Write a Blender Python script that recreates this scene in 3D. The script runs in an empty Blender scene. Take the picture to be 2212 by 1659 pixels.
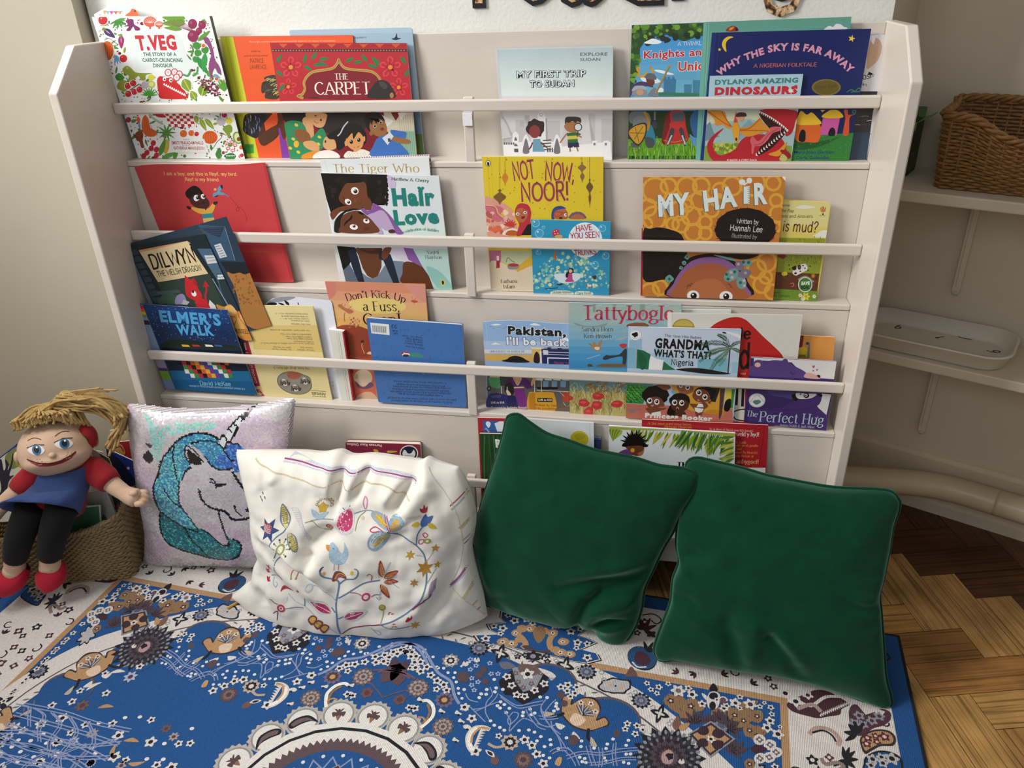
import bpy, bmesh, math, random
from mathutils import Vector, Matrix
from mathutils.bvhtree import BVHTree
import numpy as np
random.seed(7)
S = bpy.context.scene
C = S.collection
PI = math.pi

# ---------------------------------------------------------------- camera, world, light, exposure
cam_d = bpy.data.cameras.new('camera')
cam = bpy.data.objects.new('camera', cam_d); C.objects.link(cam)
cam_d.sensor_fit = 'HORIZONTAL'; cam_d.sensor_width = 36.0
cam_d.lens = 36.0 * 1684.0085 / 2212.0
cam_d.clip_start = 0.01
yaw, pitch, roll = 0.188197247, 0.483266243, -0.0373932425
fw = Vector((-math.sin(yaw)*math.cos(pitch), math.cos(yaw)*math.cos(pitch), -math.sin(pitch)))
r0 = Vector((math.cos(yaw), math.sin(yaw), 0)); u0 = r0.cross(fw)
rr = math.cos(roll)*r0 + math.sin(roll)*u0; uu = -math.sin(roll)*r0 + math.cos(roll)*u0
cam.matrix_world = Matrix.Translation((0.386711978, -1.47410164, 1.34579864)) @ Matrix((rr, uu, -fw)).transposed().to_4x4()
S.camera = cam

wd = bpy.data.worlds.new('daylit_room'); S.world = wd; wd.use_nodes = True
wd.node_tree.nodes['Background'].inputs[0].default_value = (1.0, 0.97, 0.93, 1)
wd.node_tree.nodes['Background'].inputs[1].default_value = 0.25

def area(name, loc, target, sx, sy, power, col=(1, 1, 1)):
    l = bpy.data.lights.new(name, 'AREA'); l.shape = 'RECTANGLE'; l.size = sx; l.size_y = sy
    l.energy = power; l.color = col
    o = bpy.data.objects.new(name, l); C.objects.link(o); o.location = loc
    o.rotation_euler = (Vector(target)-Vector(loc)).to_track_quat('-Z', 'Y').to_euler()
    return o
key = area('window_daylight', (-2.1, -1.3, 2.35), (0.7, 0.0, 0.7), 0.8, 1.0, 27, (1.0, 0.985, 0.96))
key.data.spread = math.radians(110)
top = area('high_window_daylight', (-1.15, -0.35, 3.0), (0.2, -0.1, 0.5), 0.9, 0.7, 26, (1.0, 0.99, 0.97))  # added overhead fill to brighten upward faces, no known window there
area('far_window_daylight', (-0.9, -3.3, 2.5), (0.5, 0.2, 0.8), 2.2, 1.3, 21, (0.94, 0.97, 1.0))  # added front fill that lifts the front faces and the alcove wall

S.view_settings.view_transform = 'Standard'; S.view_settings.look = 'None'
S.view_settings.gamma = 1.0; S.view_settings.use_curve_mapping = False
S.view_settings.exposure = 0.08

# ---------------------------------------------------------------- materials
def lin(c):
    if isinstance(c, str):
        c = c.lstrip('#')
        if len(c) == 3: c = ''.join(q*2 for q in c)
        c = [int(c[i:i+2], 16)/255 for i in (0, 2, 4)]
    return tuple(x/12.92 if x <= .04045 else ((x+.055)/1.055)**2.4 for x in c)

def nd(nt, t, **kw):
    n = nt.nodes.new(t)
    for k, v in kw.items():
        if k.startswith('i_'):
            n.inputs[k[2:].replace('_', ' ')].default_value = v
        elif k == 'inp':
            for kk, vv in v.items(): n.inputs[kk].default_value = vv
        else: setattr(n, k, v)
    return n

def mat(name, col=None, rough=.6, var=.0, vscale=8., bump=0., bscale=200., vcol=False, sheen=0., spec=.5, metal=0., stretch=None, coat=0.):
    """principled material: base colour (or colour attribute), soft noise variation, fine bump"""
    m = bpy.data.materials.new(name); m.use_nodes = True; nt = m.node_tree
    b = nt.nodes['Principled BSDF']
    b.inputs['Roughness'].default_value = rough; b.inputs['Specular IOR Level'].default_value = spec
    b.inputs['Metallic'].default_value = metal
    if sheen:
        b.inputs['Sheen Weight'].default_value = sheen; b.inputs['Sheen Roughness'].default_value = .4
        if col: b.inputs['Sheen Tint'].default_value = (*[.35+.65*v for v in lin(col)], 1) if sheen < .7 else (.30, .62, .46, 1)
    if coat: b.inputs['Coat Weight'].default_value = coat; b.inputs['Coat Roughness'].default_value = .15
    tc = nd(nt, 'ShaderNodeTexCoord')
    src = tc.outputs['Object']
    if stretch:
        mp = nd(nt, 'ShaderNodeMapping'); mp.inputs['Scale'].default_value = stretch
        nt.links.new(src, mp.inputs[0]); src = mp.outputs[0]
    if vcol:
        a = nd(nt, 'ShaderNodeAttribute', attribute_name='Col'); cs = a.outputs['Color']
    else:
        r = nd(nt, 'ShaderNodeRGB'); r.outputs[0].default_value = (*lin(col), 1); cs = r.outputs[0]
    if var:
        n = nd(nt, 'ShaderNodeTexNoise', inp={'Scale': vscale, 'Detail': 5.0, 'Roughness': .6})
        nt.links.new(src, n.inputs['Vector'])
        mr = nd(nt, 'ShaderNodeMapRange', inp={1: .3, 2: .7, 3: 1-var, 4: 1+var})
        nt.links.new(n.outputs[0], mr.inputs[0])
        mx = nd(nt, 'ShaderNodeVectorMath', operation='SCALE')
        nt.links.new(cs, mx.inputs[0]); nt.links.new(mr.outputs[0], mx.inputs['Scale']); cs = mx.outputs[0]
    nt.links.new(cs, b.inputs['Base Color'])
    if bump:
        n2 = nd(nt, 'ShaderNodeTexNoise', inp={'Scale': bscale, 'Detail': 3.0})
        nt.links.new(src, n2.inputs['Vector'])
        bp = nd(nt, 'ShaderNodeBump', inp={'Strength': bump, 'Distance': .002})
        nt.links.new(n2.outputs[0], bp.inputs['Height']); nt.links.new(bp.outputs[0], b.inputs['Normal'])
    return m

M = {}
M['paint'] = mat('cream_gloss_paint', '#d3cabf', .3, .035, 7, .18, 60, stretch=(.25, 1, 1))
M['wall'] = mat('white_wall_paint', '#e2e2dc', .75, .02, 5, .35, 130)
M['wall_side'] = mat('cream_wall_paint', '#c0b9a6', .7, .03, 4, .12, 90)
M['wall_alcove'] = mat('aged_cream_paint', '#cdc2ae', .6, .05, 4, .12, 60)
M['skirt'] = mat('worn_skirting_paint', '#cfc1a8', .5, .06, 6, .2, 50)
M['pages'] = mat('book_pages', '#efece4', .8, .05, 30)
M['board'] = mat('board_pages', '#e6dfcc', .6, .04, 30)
M['print'] = mat('printed_cover', None, .38, .03, 20, vcol=True, spec=.45)
M['printmatt'] = mat('printed_matt', None, .7, .05, 60, vcol=True, spec=.3)

# ---------------------------------------------------------------- mesh helpers
class MB:
    def __init__(s): s.v = []; s.f = []; s.c = []; s.m = []
    def add(s, vs, fs, col=None, mi=0):
        b = len(s.v); s.v += [tuple(v) for v in vs]
        for f in fs: s.f.append([b+i for i in f]); s.c.append(col); s.m.append(mi)
    def box(s, a, b, col=None, mi=0, M=None, bev=0):
        x0, y0, z0 = a; x1, y1, z1 = b
        if bev:
            bm = bmesh.new()
            bmesh.ops.create_cube(bm, size=1)
            for v in bm.verts: v.co = Vector(((x0+x1)/2+v.co.x*(x1-x0), (y0+y1)/2+v.co.y*(y1-y0), (z0+z1)/2+v.co.z*(z1-z0)))
            bmesh.ops.bevel(bm, geom=bm.edges[:], offset=bev, segments=2, affect='EDGES', profile=.6)
            vs = [v.co.copy() for v in bm.verts]; bm.verts.index_update(); fs = [[v.index for v in f.verts] for f in bm.faces]; bm.free()
        else:
            vs = [Vector(p) for p in ((x0, y0, z0), (x1, y0, z0), (x1, y1, z0), (x0, y1, z0), (x0, y0, z1), (x1, y0, z1), (x1, y1, z1), (x0, y1, z1))]
            fs = [(0, 3, 2, 1), (4, 5, 6, 7), (0, 1, 5, 4), (1, 2, 6, 5), (2, 3, 7, 6), (3, 0, 4, 7)]
        if M is not None: vs = [M @ v for v in vs]
        s.add(vs, fs, col, mi)
    def prism(s, poly, y0, y1, col=None, mi=0, f=None):
        """extrude a closed (x,z) outline between two depths"""
        n = len(poly)
        vs = [(x, y0, z) for x, z in poly]+[(x, y1, z) for x, z in poly]
        if f: vs = [f(Vector(v)) for v in vs]
        s.add(vs, [list(range(n)), list(range(2*n-1, n-1, -1))]+[[(i+1) % n, i, n+i, n+(i+1) % n] for i in range(n)], col, mi)
    def tube(s, pts, r, n=8, col=None, mi=0, closed=False, cap=True):
        pts = [Vector(p) for p in pts]; N = len(pts)
        rs = r if hasattr(r, '__len__') else [r]*N
        up = None; rings = []
        for i, p in enumerate(pts):
            if closed: t = pts[(i+1) % N]-pts[i-1]
            else: t = pts[min(i+1, N-1)]-pts[max(i-1, 0)]
            if t.length < 1e-9: t = Vector((0, 0, 1))
            t.normalize()
            if up is None:
                up = Vector((0, 0, 1)) if abs(t.z) < .9 else Vector((1, 0, 0))
            a = t.cross(up)
            if a.length < 1e-6: a = t.orthogonal()
            a.normalize(); up = a.cross(t).normalized()
            rings.append([p+(a*math.cos(k*2*PI/n)+up*math.sin(k*2*PI/n))*rs[i] for k in range(n)])
        vs = [v for g in rings for v in g]; fs = []
        for i in range(N if closed else N-1):
            j = (i+1) % N
            for k in range(n): fs.append((i*n+k, i*n+(k+1) % n, j*n+(k+1) % n, j*n+k))
        if cap and not closed: fs += [list(range(n))[::-1], [(N-1)*n+k for k in range(n)]]
        s.add(vs, fs, col, mi)
    def grid(s, P, col=None, mi=0, wrapu=False):
        """P[i][j] points -> quads"""
        nu, nv = len(P), len(P[0])
        fs = [(i*nv+j, i*nv+j+1, ((i+1) % nu)*nv+j+1, ((i+1) % nu)*nv+j) for i in range(nu if wrapu else nu-1) for j in range(nv-1)]
        s.add([p for r in P for p in r], fs, col, mi)
    def ball(s, c, rx, ry=None, rz=None, nu=20, nv=12, col=None, mi=0, M=None):
        ry = ry or rx; rz = rz or rx; P = []
        for i in range(nu):
            a = 2*PI*i/nu
            P.append([Vector((rx*math.cos(a)*math.sin(PI*j/nv), ry*math.sin(a)*math.sin(PI*j/nv), -rz*math.cos(PI*j/nv))) for j in range(nv+1)])
        P = [[(M @ p if M is not None else p)+Vector(c) for p in r] for r in P]
        s.grid(P, col, mi, True)
    def build(s, name, m=None, parent=None, smooth=False, mats=None, loc=None):
        me = bpy.data.meshes.new(name)
        me.from_pydata([tuple(v) for v in s.v], [], s.f)
        if any(c is not None for c in s.c):
            a = me.color_attributes.new('Col', 'FLOAT_COLOR', 'CORNER')
            arr = np.ones((len(me.loops), 4), np.float32); cache = {}
            for p, c in zip(me.polygons, s.c):
                if c not in cache: cache[c] = lin(c) if c is not None else (1, 1, 1)
                arr[p.loop_start:p.loop_start+p.loop_total, :3] = cache[c]
            a.data.foreach_set('color', arr.ravel())
        for x in (mats or [m]): me.materials.append(x)
        if mats: me.polygons.foreach_set('material_index', s.m)
        if smooth: me.polygons.foreach_set('use_smooth', [True]*len(me.polygons))
        me.update()
        o = bpy.data.objects.new(name, me); C.objects.link(o)
        if parent: o.parent = parent
        if loc: o.location = loc
        return o

def tag(o, label=None, cat=None, group=None, kind=None):
    if label: o['label'] = label
    if cat: o['category'] = cat
    if group: o['group'] = group
    if kind: o['kind'] = kind
    return o
def thing(name, label, cat, loc=(0, 0, 0), group=None, mtx=None):
    o = bpy.data.objects.new(name, None); C.objects.link(o); o.empty_display_size = .05
    if mtx is not None: o.matrix_world = mtx
    else: o.location = loc
    return tag(o, label, cat, group)
def bevel(o, w=.002, seg=2):
    b = o.modifiers.new('soft_edges', 'BEVEL'); b.width = w; b.segments = seg; b.limit_method = 'ANGLE'; b.angle_limit = .6
    return o
def subsurf(o, lv=1):
    m = o.modifiers.new('smooth', 'SUBSURF'); m.levels = lv; m.render_levels = lv; return o
def spline(pts, n=6, closed=False):
    """Catmull-Rom through the points"""
    pts = [tuple(p) for p in pts]; N = len(pts); out = []; D = len(pts[0])
    if N < 3: return pts
    for i in range(N if closed else N-1):
        if closed: a, b, c, d = pts[i-1], pts[i], pts[(i+1) % N], pts[(i+2) % N]
        else: a, b, c, d = pts[max(i-1, 0)], pts[i], pts[i+1], pts[min(i+2, N-1)]
        for k in range(n):
            t = k/n
            out.append(tuple(.5*(2*b[q]+(c[q]-a[q])*t+(2*a[q]-5*b[q]+4*c[q]-d[q])*t*t+(3*b[q]-a[q]-3*c[q]+d[q])*t**3) for q in range(D)))
    if not closed: out.append(pts[-1])
    return out
# ---------------------------------------------------------------- the room
RA = Vector((1.109, .463, 0)); RU = Vector((.894, -.449, 0)).normalized(); RN = Vector((.449, .894, 0)).normalized()   # splayed right wall
def rw(a, off, z): return RA+RU*a+RN*off+Vector((0, 0, z))
def wallslab(name, p, q, thick, z0, z1, m, side=1):
    p = Vector((*p, 0)); q = Vector((*q, 0)); d = (q-p).normalized(); n = Vector((-d.y, d.x, 0))*side*thick
    b = MB(); P = [p, q, q+n, p+n]
    b.add([(v.x, v.y, z0) for v in P]+[(v.x, v.y, z1) for v in P], [(0, 3, 2, 1), (4, 5, 6, 7), (0, 1, 5, 4), (1, 2, 6, 5), (2, 3, 7, 6), (3, 0, 4, 7)])
    return tag(b.build(name, m), kind='structure')
wallslab('wall_back', (-.862, .245), (.815, .245), .25, 0, 2.7, M['wall'])
wallslab('wall_left', (-2.7, -.115), (-.862, .2), .2, 0, 2.7, M['wall_side'])
for nm, y0, y1, z0, z1 in (('sill', -3.4, .06, 0, 1.40), ('far', -.42, .06, 1.40, 2.9), ('near', -3.4, -2.3, 1.40, 2.9), ('lintel', -3.4, .06, 2.9, 3.1)):   # unseen wall added left of the view; its high sill shades the doll's corner
    b = MB(); b.box((-1.85, y0, z0), (-1.66, y1, z1)); tag(b.build('wall_blocker_'+nm, M['wall_side']), kind='structure')
c0 = rw(-.19, .012, 0); c1 = rw(1.6, .012, 0)
wallslab('wall_right', (c0.x, c0.y), (c1.x, c1.y), .2, 0, 2.7, M['wall_alcove'])
wallslab('wall_return', (.80, .26), (c0.x+.0, c0.y-.0), .12, 0, 2.7, M['wall_alcove'])
# skirting along the right wall, with a rounded top and a little floor bead
prof = [(.012, 0), (-.006, 0), (-.006, .03), (0, .036), (0, .16), (.004, .172), (.012, .176)]
b = MB(); P = []
for a in (-.2, 1.6): P.append([rw(a, o, z) for o, z in prof])
b.grid(P); tag(b.build('baseboard_right', M['skirt']), kind='structure')

# floor: herringbone blocks, each its own quad with its own tone, grain from the shader
def wood_mat():
    m = bpy.data.materials.new('parquet_oak'); m.use_nodes = True; nt = m.node_tree; b = nt.nodes['Principled BSDF']
    a = nd(nt, 'ShaderNodeAttribute', attribute_name='Col')
    uv = nd(nt, 'ShaderNodeUVMap', uv_map='grain')
    mp = nd(nt, 'ShaderNodeMapping'); mp.inputs['Scale'].default_value = (2.2, 130, 1)
    nt.links.new(uv.outputs[0], mp.inputs[0])
    n = nd(nt, 'ShaderNodeTexNoise', inp={'Scale': 1.0, 'Detail': 6.0, 'Roughness': .65, 'Distortion': .6}); nt.links.new(mp.outputs[0], n.inputs['Vector'])
    cr = nd(nt, 'ShaderNodeValToRGB'); e = cr.color_ramp.elements
    e[0].position = .36; e[0].color = (.22, .18, .14, 1); e[1].position = .52; e[1].color = (1, 1, 1, 1)
    nt.links.new(n.outputs[0], cr.inputs[0])
    mx = nd(nt, 'ShaderNodeMix', data_type='RGBA', blend_type='MULTIPLY'); mx.inputs[0].default_value = .8
    nt.links.new(a.outputs['Color'], mx.inputs[6]); nt.links.new(cr.outputs[0], mx.inputs[7])
    n2 = nd(nt, 'ShaderNodeTexNoise', inp={'Scale': 9.0, 'Detail': 4.0}); tc = nd(nt, 'ShaderNodeTexCoord'); nt.links.new(tc.outputs['Object'], n2.inputs['Vector'])
    mr = nd(nt, 'ShaderNodeMapRange', inp={1: .3, 2: .7, 3: .7, 4: 1.25}); nt.links.new(n2.outputs[0], mr.inputs[0])
    sc = nd(nt, 'ShaderNodeVectorMath', operation='SCALE'); nt.links.new(mx.outputs[2], sc.inputs[0]); nt.links.new(mr.outputs[0], sc.inputs['Scale'])
    nt.links.new(sc.outputs[0], b.inputs['Base Color']); b.inputs['Roughness'].default_value = .45
    bp = nd(nt, 'ShaderNodeBump', inp={'Strength': .35, 'Distance': .002}); nt.links.new(n.outputs[0], bp.inputs['Height']); nt.links.new(bp.outputs[0], b.inputs['Normal'])
    return m
def floor():
    me = MB(); uvs = []
    me.box((-3, -4, -.06), (3, 1.2, -.0015), '#1a100a'); uvs += [[(0, 0)]*4]*6
    L, W = .261, .087; rnd = random.Random(3)
    tones = ['#a97c47', '#b98d54', '#b48a50', '#8f6335', '#a5743f', '#b08243', '#9a6d3a']
    ca, sa = math.cos(FLOOR_ANG), math.sin(FLOOR_ANG)
    def place(x, y, along):
        g = .0006; w, h = (L, W) if along else (W, L)
        q = [(x+g, y+g), (x+w-g, y+g), (x+w-g, y+h-g), (x+g, y+h-g)]
        X = (x+w/2)*ca-(y+h/2)*sa+FLOOR_O[0]; Y = (x+w/2)*sa+(y+h/2)*ca+FLOOR_O[1]
        if not (-2.6 < X < 2.4 and -2.4 < Y < .9): return
        pts = [(px*ca-py*sa+FLOOR_O[0], px*sa+py*ca+FLOOR_O[1], 0) for px, py in q]
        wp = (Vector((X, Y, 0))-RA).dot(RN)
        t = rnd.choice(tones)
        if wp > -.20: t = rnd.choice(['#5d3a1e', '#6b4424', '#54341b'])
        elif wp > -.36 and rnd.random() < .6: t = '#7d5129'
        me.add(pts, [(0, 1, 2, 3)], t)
        o = rnd.random()*9; p = rnd.random()*9
        uvs.append([(o, p), (o+L, p), (o+L, p+W), (o, p+W)] if along else [(o, p), (o, p+W), (o+L, p+W), (o+L, p)])
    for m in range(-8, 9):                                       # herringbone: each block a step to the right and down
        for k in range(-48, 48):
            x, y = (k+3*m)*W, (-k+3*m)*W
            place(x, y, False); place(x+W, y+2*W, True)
    o = me.build('floor', wood_mat())
    uv = o.data.uv_layers.new(name='grain')
    flat = [c for q in uvs for p in q for c in p]
    uv.data.foreach_set('uv', flat)
    return tag(o, kind='structure')
FLOOR_ANG = math.radians(13.9); FLOOR_O = (1.146, -.104)
floor()

# ---------------------------------------------------------------- the book display unit
LEDGE = [(.159, .9993), (.1164, .7202), (.0551, .4488), (.0, .1755)]      # front y and top z of the four ledges
RAIL = [(.1595, 1.1234), (.1073, .8511), (.0508, .5706), (.0, .2975)]     # front-top edge of the rails
BOARD = [.22, .1605, .118, .057]
unit = thing('book_display_unit', 'cream painted wooden book display unit with four railed tiers', 'bookcase', (0, 0, 0))
for sx, nm in ((-1, 'left'), (1, 'right')):
    b = MB(); xi = .8*sx; xo = .821*sx
    zb = .0072 if sx < 0 else 0.0; pr = [(0, zb), (.235, zb), (.235, 1.247), (.09, 1.247), (0, 1.165)]
    n = len(pr); vs = [(xi, y, z) for y, z in pr]+[(xo, y, z) for y, z in pr]
    f = [list(range(n)), list(range(2*n-1, n-1, -1))]+[[(i+1) % n, i, n+i, n+(i+1) % n] for i in range(n)]
    if sx < 0: f = [q[::-1] for q in f]
    b.add(vs, f); bevel(b.build('side_panel', M['paint'], unit), .003)
tops = [1.245, .9993, .7202, .4488]
for k in range(4):
    y = BOARD[k]; z0 = LEDGE[k][1]-.012; z1 = tops[k] if k == 0 else tops[k]-.014
    b = MB(); b.box((-.8, y, z0), (.8, y+.012, z1)); bevel(b.build('back_board', M['paint'], unit), .0015)
    yf, zt = LEDGE[k]
    b = MB(); b.box((-.8, yf, zt-.013), (.8, y+.004, zt)); bevel(b.build('ledge', M['paint'], unit), .0025)
    ry, rz = RAIL[k]
    h = .0235; b = MB(); b.box((-.8, ry, rz-h), (.8, ry+.0108, rz)); bevel(b.build('rail', M['paint'], unit), .0035)
    b = MB(); px = (.003, .0, .0, -.004)[k]
    b.box((px-.009, ry+.001, zt-.006), (px+.012, ry+.0105, rz-h+.004))
    b.box((px-.009, ry+.0105, rz-h), (px+.012, ry+.022, rz+.004))
    bevel(b.build('rail_post', M['paint'], unit), .002)
b = MB(); b.box((-.8, .004, .10), (.8, .016, .164)); bevel(b.build('plinth_board', M['paint'], unit), .002)
b = MB(); b.box((-.006, .154, 1.073), (.014, .1585, 1.098)); b.build('felt_pad', mat('white_felt', '#e6e6e6', .95, .08, 200), unit)
# ---------------------------------------------------------------- printed art: flat shapes laid out in a surface's own coordinates (0.1 mm)
def _gl(w, t): return (w, [[tuple(float(q) for q in p.split(',')) for p in (s[1:] if s[0] == '~' else s).split()] if s[0] != '~' else spline([tuple(float(q) for q in p.split(',')) for p in s[1:].split()], 5) for s in t.split(';')])
GL = {k: _gl(w, t) for k, (w, t) in {
'A': (.7, '.02,0 .35,1 .68,0;.14,.33 .56,.33'), 'B': (.6, '.1,0 .1,1;~.1,1 .42,1 .52,.78 .4,.54 .1,.54;~.1,.54 .45,.54 .58,.28 .45,0 .1,0'),
'C': (.7, '~.64,.85 .42,1.01 .16,.85 .06,.5 .16,.15 .42,-.01 .65,.17'), 'D': (.7, '.1,0 .1,1;~.1,1 .4,1 .62,.8 .64,.4 .5,.06 .3,0 .1,0'),
'E': (.56, '.1,0 .1,1;.1,1 .5,1;.1,.52 .42,.52;.1,0 .52,0'), 'F': (.54, '.1,0 .1,1;.1,1 .5,1;.1,.52 .42,.52'),
'G': (.74, '~.66,.85 .42,1.01 .16,.85 .06,.5 .16,.15 .42,-.01 .64,.12 .66,.42;.44,.42 .68,.42'), 'H': (.7, '.1,0 .1,1;.6,0 .6,1;.1,.5 .6,.5'),
'I': (.28, '.14,0 .14,1'), 'J': (.4, '~.3,1 .3,.3 .22,0 .04,.04'), 'K': (.66, '.1,0 .1,1;.56,1 .1,.42;.26,.6 .6,0'), 'L': (.54, '.1,0 .1,1;.1,0 .5,0'),
'M': (.84, '.08,0 .12,1 .42,.18 .72,1 .76,0'), 'N': (.72, '.1,0 .1,1 .62,0 .62,1'), 'O': (.76, '~.38,1 .14,.85 .06,.5 .14,.15 .38,0 .62,.15 .7,.5 .62,.85 .38,1'),
'P': (.58, '.1,0 .1,1;~.1,1 .42,1 .54,.76 .42,.5 .1,.48'), 'R': (.62, '.1,0 .1,1;~.1,1 .42,1 .52,.77 .42,.54 .1,.52;.3,.52 .6,0'),
'S': (.54, '~.48,.86 .3,1.01 .1,.86 .12,.64 .28,.53 .46,.4 .48,.16 .28,-.01 .06,.13'), 'T': (.62, '.31,0 .31,1;.03,1 .59,1'), 'U': (.68, '~.09,1 .09,.3 .2,.03 .34,-.01 .5,.04 .59,.3 .59,1'),
'V': (.66, '.02,1 .33,0 .64,1'), 'W': (.92, '.02,1 .24,0 .46,.8 .68,0 .9,1'), 'Y': (.62, '.02,1 .31,.48 .6,1;.31,.5 .31,0'), 'Z': (.6, '.06,1 .54,1 .06,0 .56,0'),
'a': (.5, '~.1,.58 .24,.69 .38,.6 .4,.4 .4,.1 .48,.0;~.4,.4 .16,.36 .06,.17 .18,-.01 .34,.06 .4,.2'), 'b': (.54, '.09,1 .09,0;~.09,.5 .28,.69 .46,.55 .48,.3 .38,.04 .22,-.01 .09,.12'),
'c': (.46, '~.42,.56 .26,.69 .1,.55 .06,.33 .12,.1 .26,-.01 .43,.12'), 'd': (.56, '.46,1 .46,0;~.46,.5 .28,.69 .1,.55 .06,.32 .14,.05 .28,-.01 .46,.14'),
'e': (.5, '~.07,.37 .44,.4 .4,.62 .25,.69 .1,.56 .06,.32 .13,.08 .28,-.01 .44,.12'), 'f': (.34, '~.36,.97 .24,1 .16,.85 .16,.5 .16,0;.03,.66 .32,.66'),
'g': (.52, '~.24,.69 .08,.56 .09,.34 .24,.24 .38,.34 .4,.56 .24,.69;.38,.62 .5,.69;~.16,.26 .08,.14 .2,.05 .42,.02 .46,-.16 .24,-.29 .04,-.18 .1,-.02 .2,.05'),
'h': (.56, '.09,1 .09,0;~.09,.5 .26,.69 .42,.6 .45,.4 .45,0'), 'i': (.24, '.12,.67 .12,0;.12,.9 .12,.94'), 'j': (.26, '~.14,.67 .14,-.05 .08,-.25 -.04,-.24;.14,.9 .14,.94'), 'k': (.52, '.09,1 .09,0;.42,.67 .09,.28;.2,.4 .48,0'),
'l': (.22, '.11,1 .11,0'), 'm': (.84, '.09,.67 .09,0;~.09,.5 .24,.69 .37,.6 .4,.4 .4,0;~.4,.5 .56,.69 .68,.6 .71,.4 .71,0'), 'n': (.56, '.09,.67 .09,0;~.09,.5 .26,.69 .42,.6 .45,.4 .45,0'),
'o': (.54, '~.27,.69 .11,.58 .06,.34 .11,.1 .27,-.01 .43,.1 .48,.34 .43,.58 .27,.69'), 'p': (.54, '.09,.67 .09,-.28;~.09,.5 .28,.69 .46,.55 .48,.32 .38,.05 .24,-.01 .09,.12'),
'r': (.38, '.09,.67 .09,0;~.09,.45 .22,.66 .36,.66'), 's': (.42, '~.36,.57 .22,.69 .08,.58 .1,.44 .3,.28 .36,.14 .22,-.01 .05,.1'), 't': (.34, '~.16,.9 .16,.2 .2,.02 .34,.05;.02,.66 .32,.66'),
'u': (.56, '~.09,.67 .09,.25 .16,.02 .3,.0 .45,.2;.45,.67 .45,0'), 'v': (.48, '.02,.67 .24,0 .46,.67'), 'w': (.72, '.02,.67 .2,0 .36,.55 .52,0 .7,.67'), 'x': (.48, '.03,.67 .45,0;.45,.67 .03,0'), 'y': (.48, '.02,.67 .25,.05;~.46,.67 .25,.05 .14,-.25 .02,-.26'), 'z': (.46, '.04,.67 .42,.67 .04,0 .44,0'),
"'": (.18, '.1,1 .07,.8'), ',': (.2, '.11,.06 .06,-.16'), '.': (.2, '.1,.0 .1,.05'), '!': (.22, '.11,1 .11,.3;.11,0 .11,.05'), '?': (.48, '~.06,.8 .22,1.01 .42,.85 .36,.6 .22,.42 .22,.26;.22,0 .22,.05'),
'-': (.36, '.06,.36 .3,.36'), '&': (.7, '~.66,.4 .4,.0 .14,.04 .1,.3 .4,.6 .42,.86 .28,1 .16,.84 .26,.55 .66,0'), 'q': (.54, '.46,.67 .46,-.28;~.46,.5 .28,.69 .1,.55 .06,.32 .14,.05 .28,-.01 .46,.14'),
'0': (.56, '~.28,1 .1,.8 .06,.5 .1,.2 .28,0 .46,.2 .5,.5 .46,.8 .28,1'), '3': (.5, '~.06,.88 .24,1 .42,.84 .38,.6 .2,.53 .42,.44 .46,.2 .26,0 .05,.12'), '6': (.52, '~.42,.95 .18,.72 .07,.35 .14,.06 .3,-.01 .45,.15 .44,.42 .28,.52 .1,.4'), '7': (.5, '.05,1 .46,1 .18,0'), '9': (.52, '~.44,.62 .26,.48 .08,.64 .12,.92 .28,1 .44,.86 .44,.5 .36,0'),
}.items()}

def ribbon(pts, w, closed=False):
    """flat strip along a 2-D polyline; returns (verts, faces). w is a number or a list"""
    n = len(pts); ws = w if hasattr(w, '__len__') else [w]*n; vs = []
    for i in range(n):
        a = pts[i-1] if (i or closed) else pts[0]; b = pts[(i+1) % n] if (i < n-1 or closed) else pts[-1]
        dx, dy = b[0]-a[0], b[1]-a[1]; l = math.hypot(dx, dy) or 1
        h = ws[i]/2
        if 0 < i < n-1:
            e1 = (pts[i][0]-a[0], pts[i][1]-a[1]); l1 = math.hypot(*e1) or 1
            c = max(.45, abs((e1[0]*dx+e1[1]*dy)/(l1*l))); h = h/c
        nx, ny = -dy/l*h, dx/l*h
        vs += [(pts[i][0]+nx, pts[i][1]+ny), (pts[i][0]-nx, pts[i][1]-ny)]
    m = n if closed else n-1
    return vs, [(2*i, 2*i+1, (2*((i+1) % n))+1, 2*((i+1) % n)) for i in range(m)]

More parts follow.
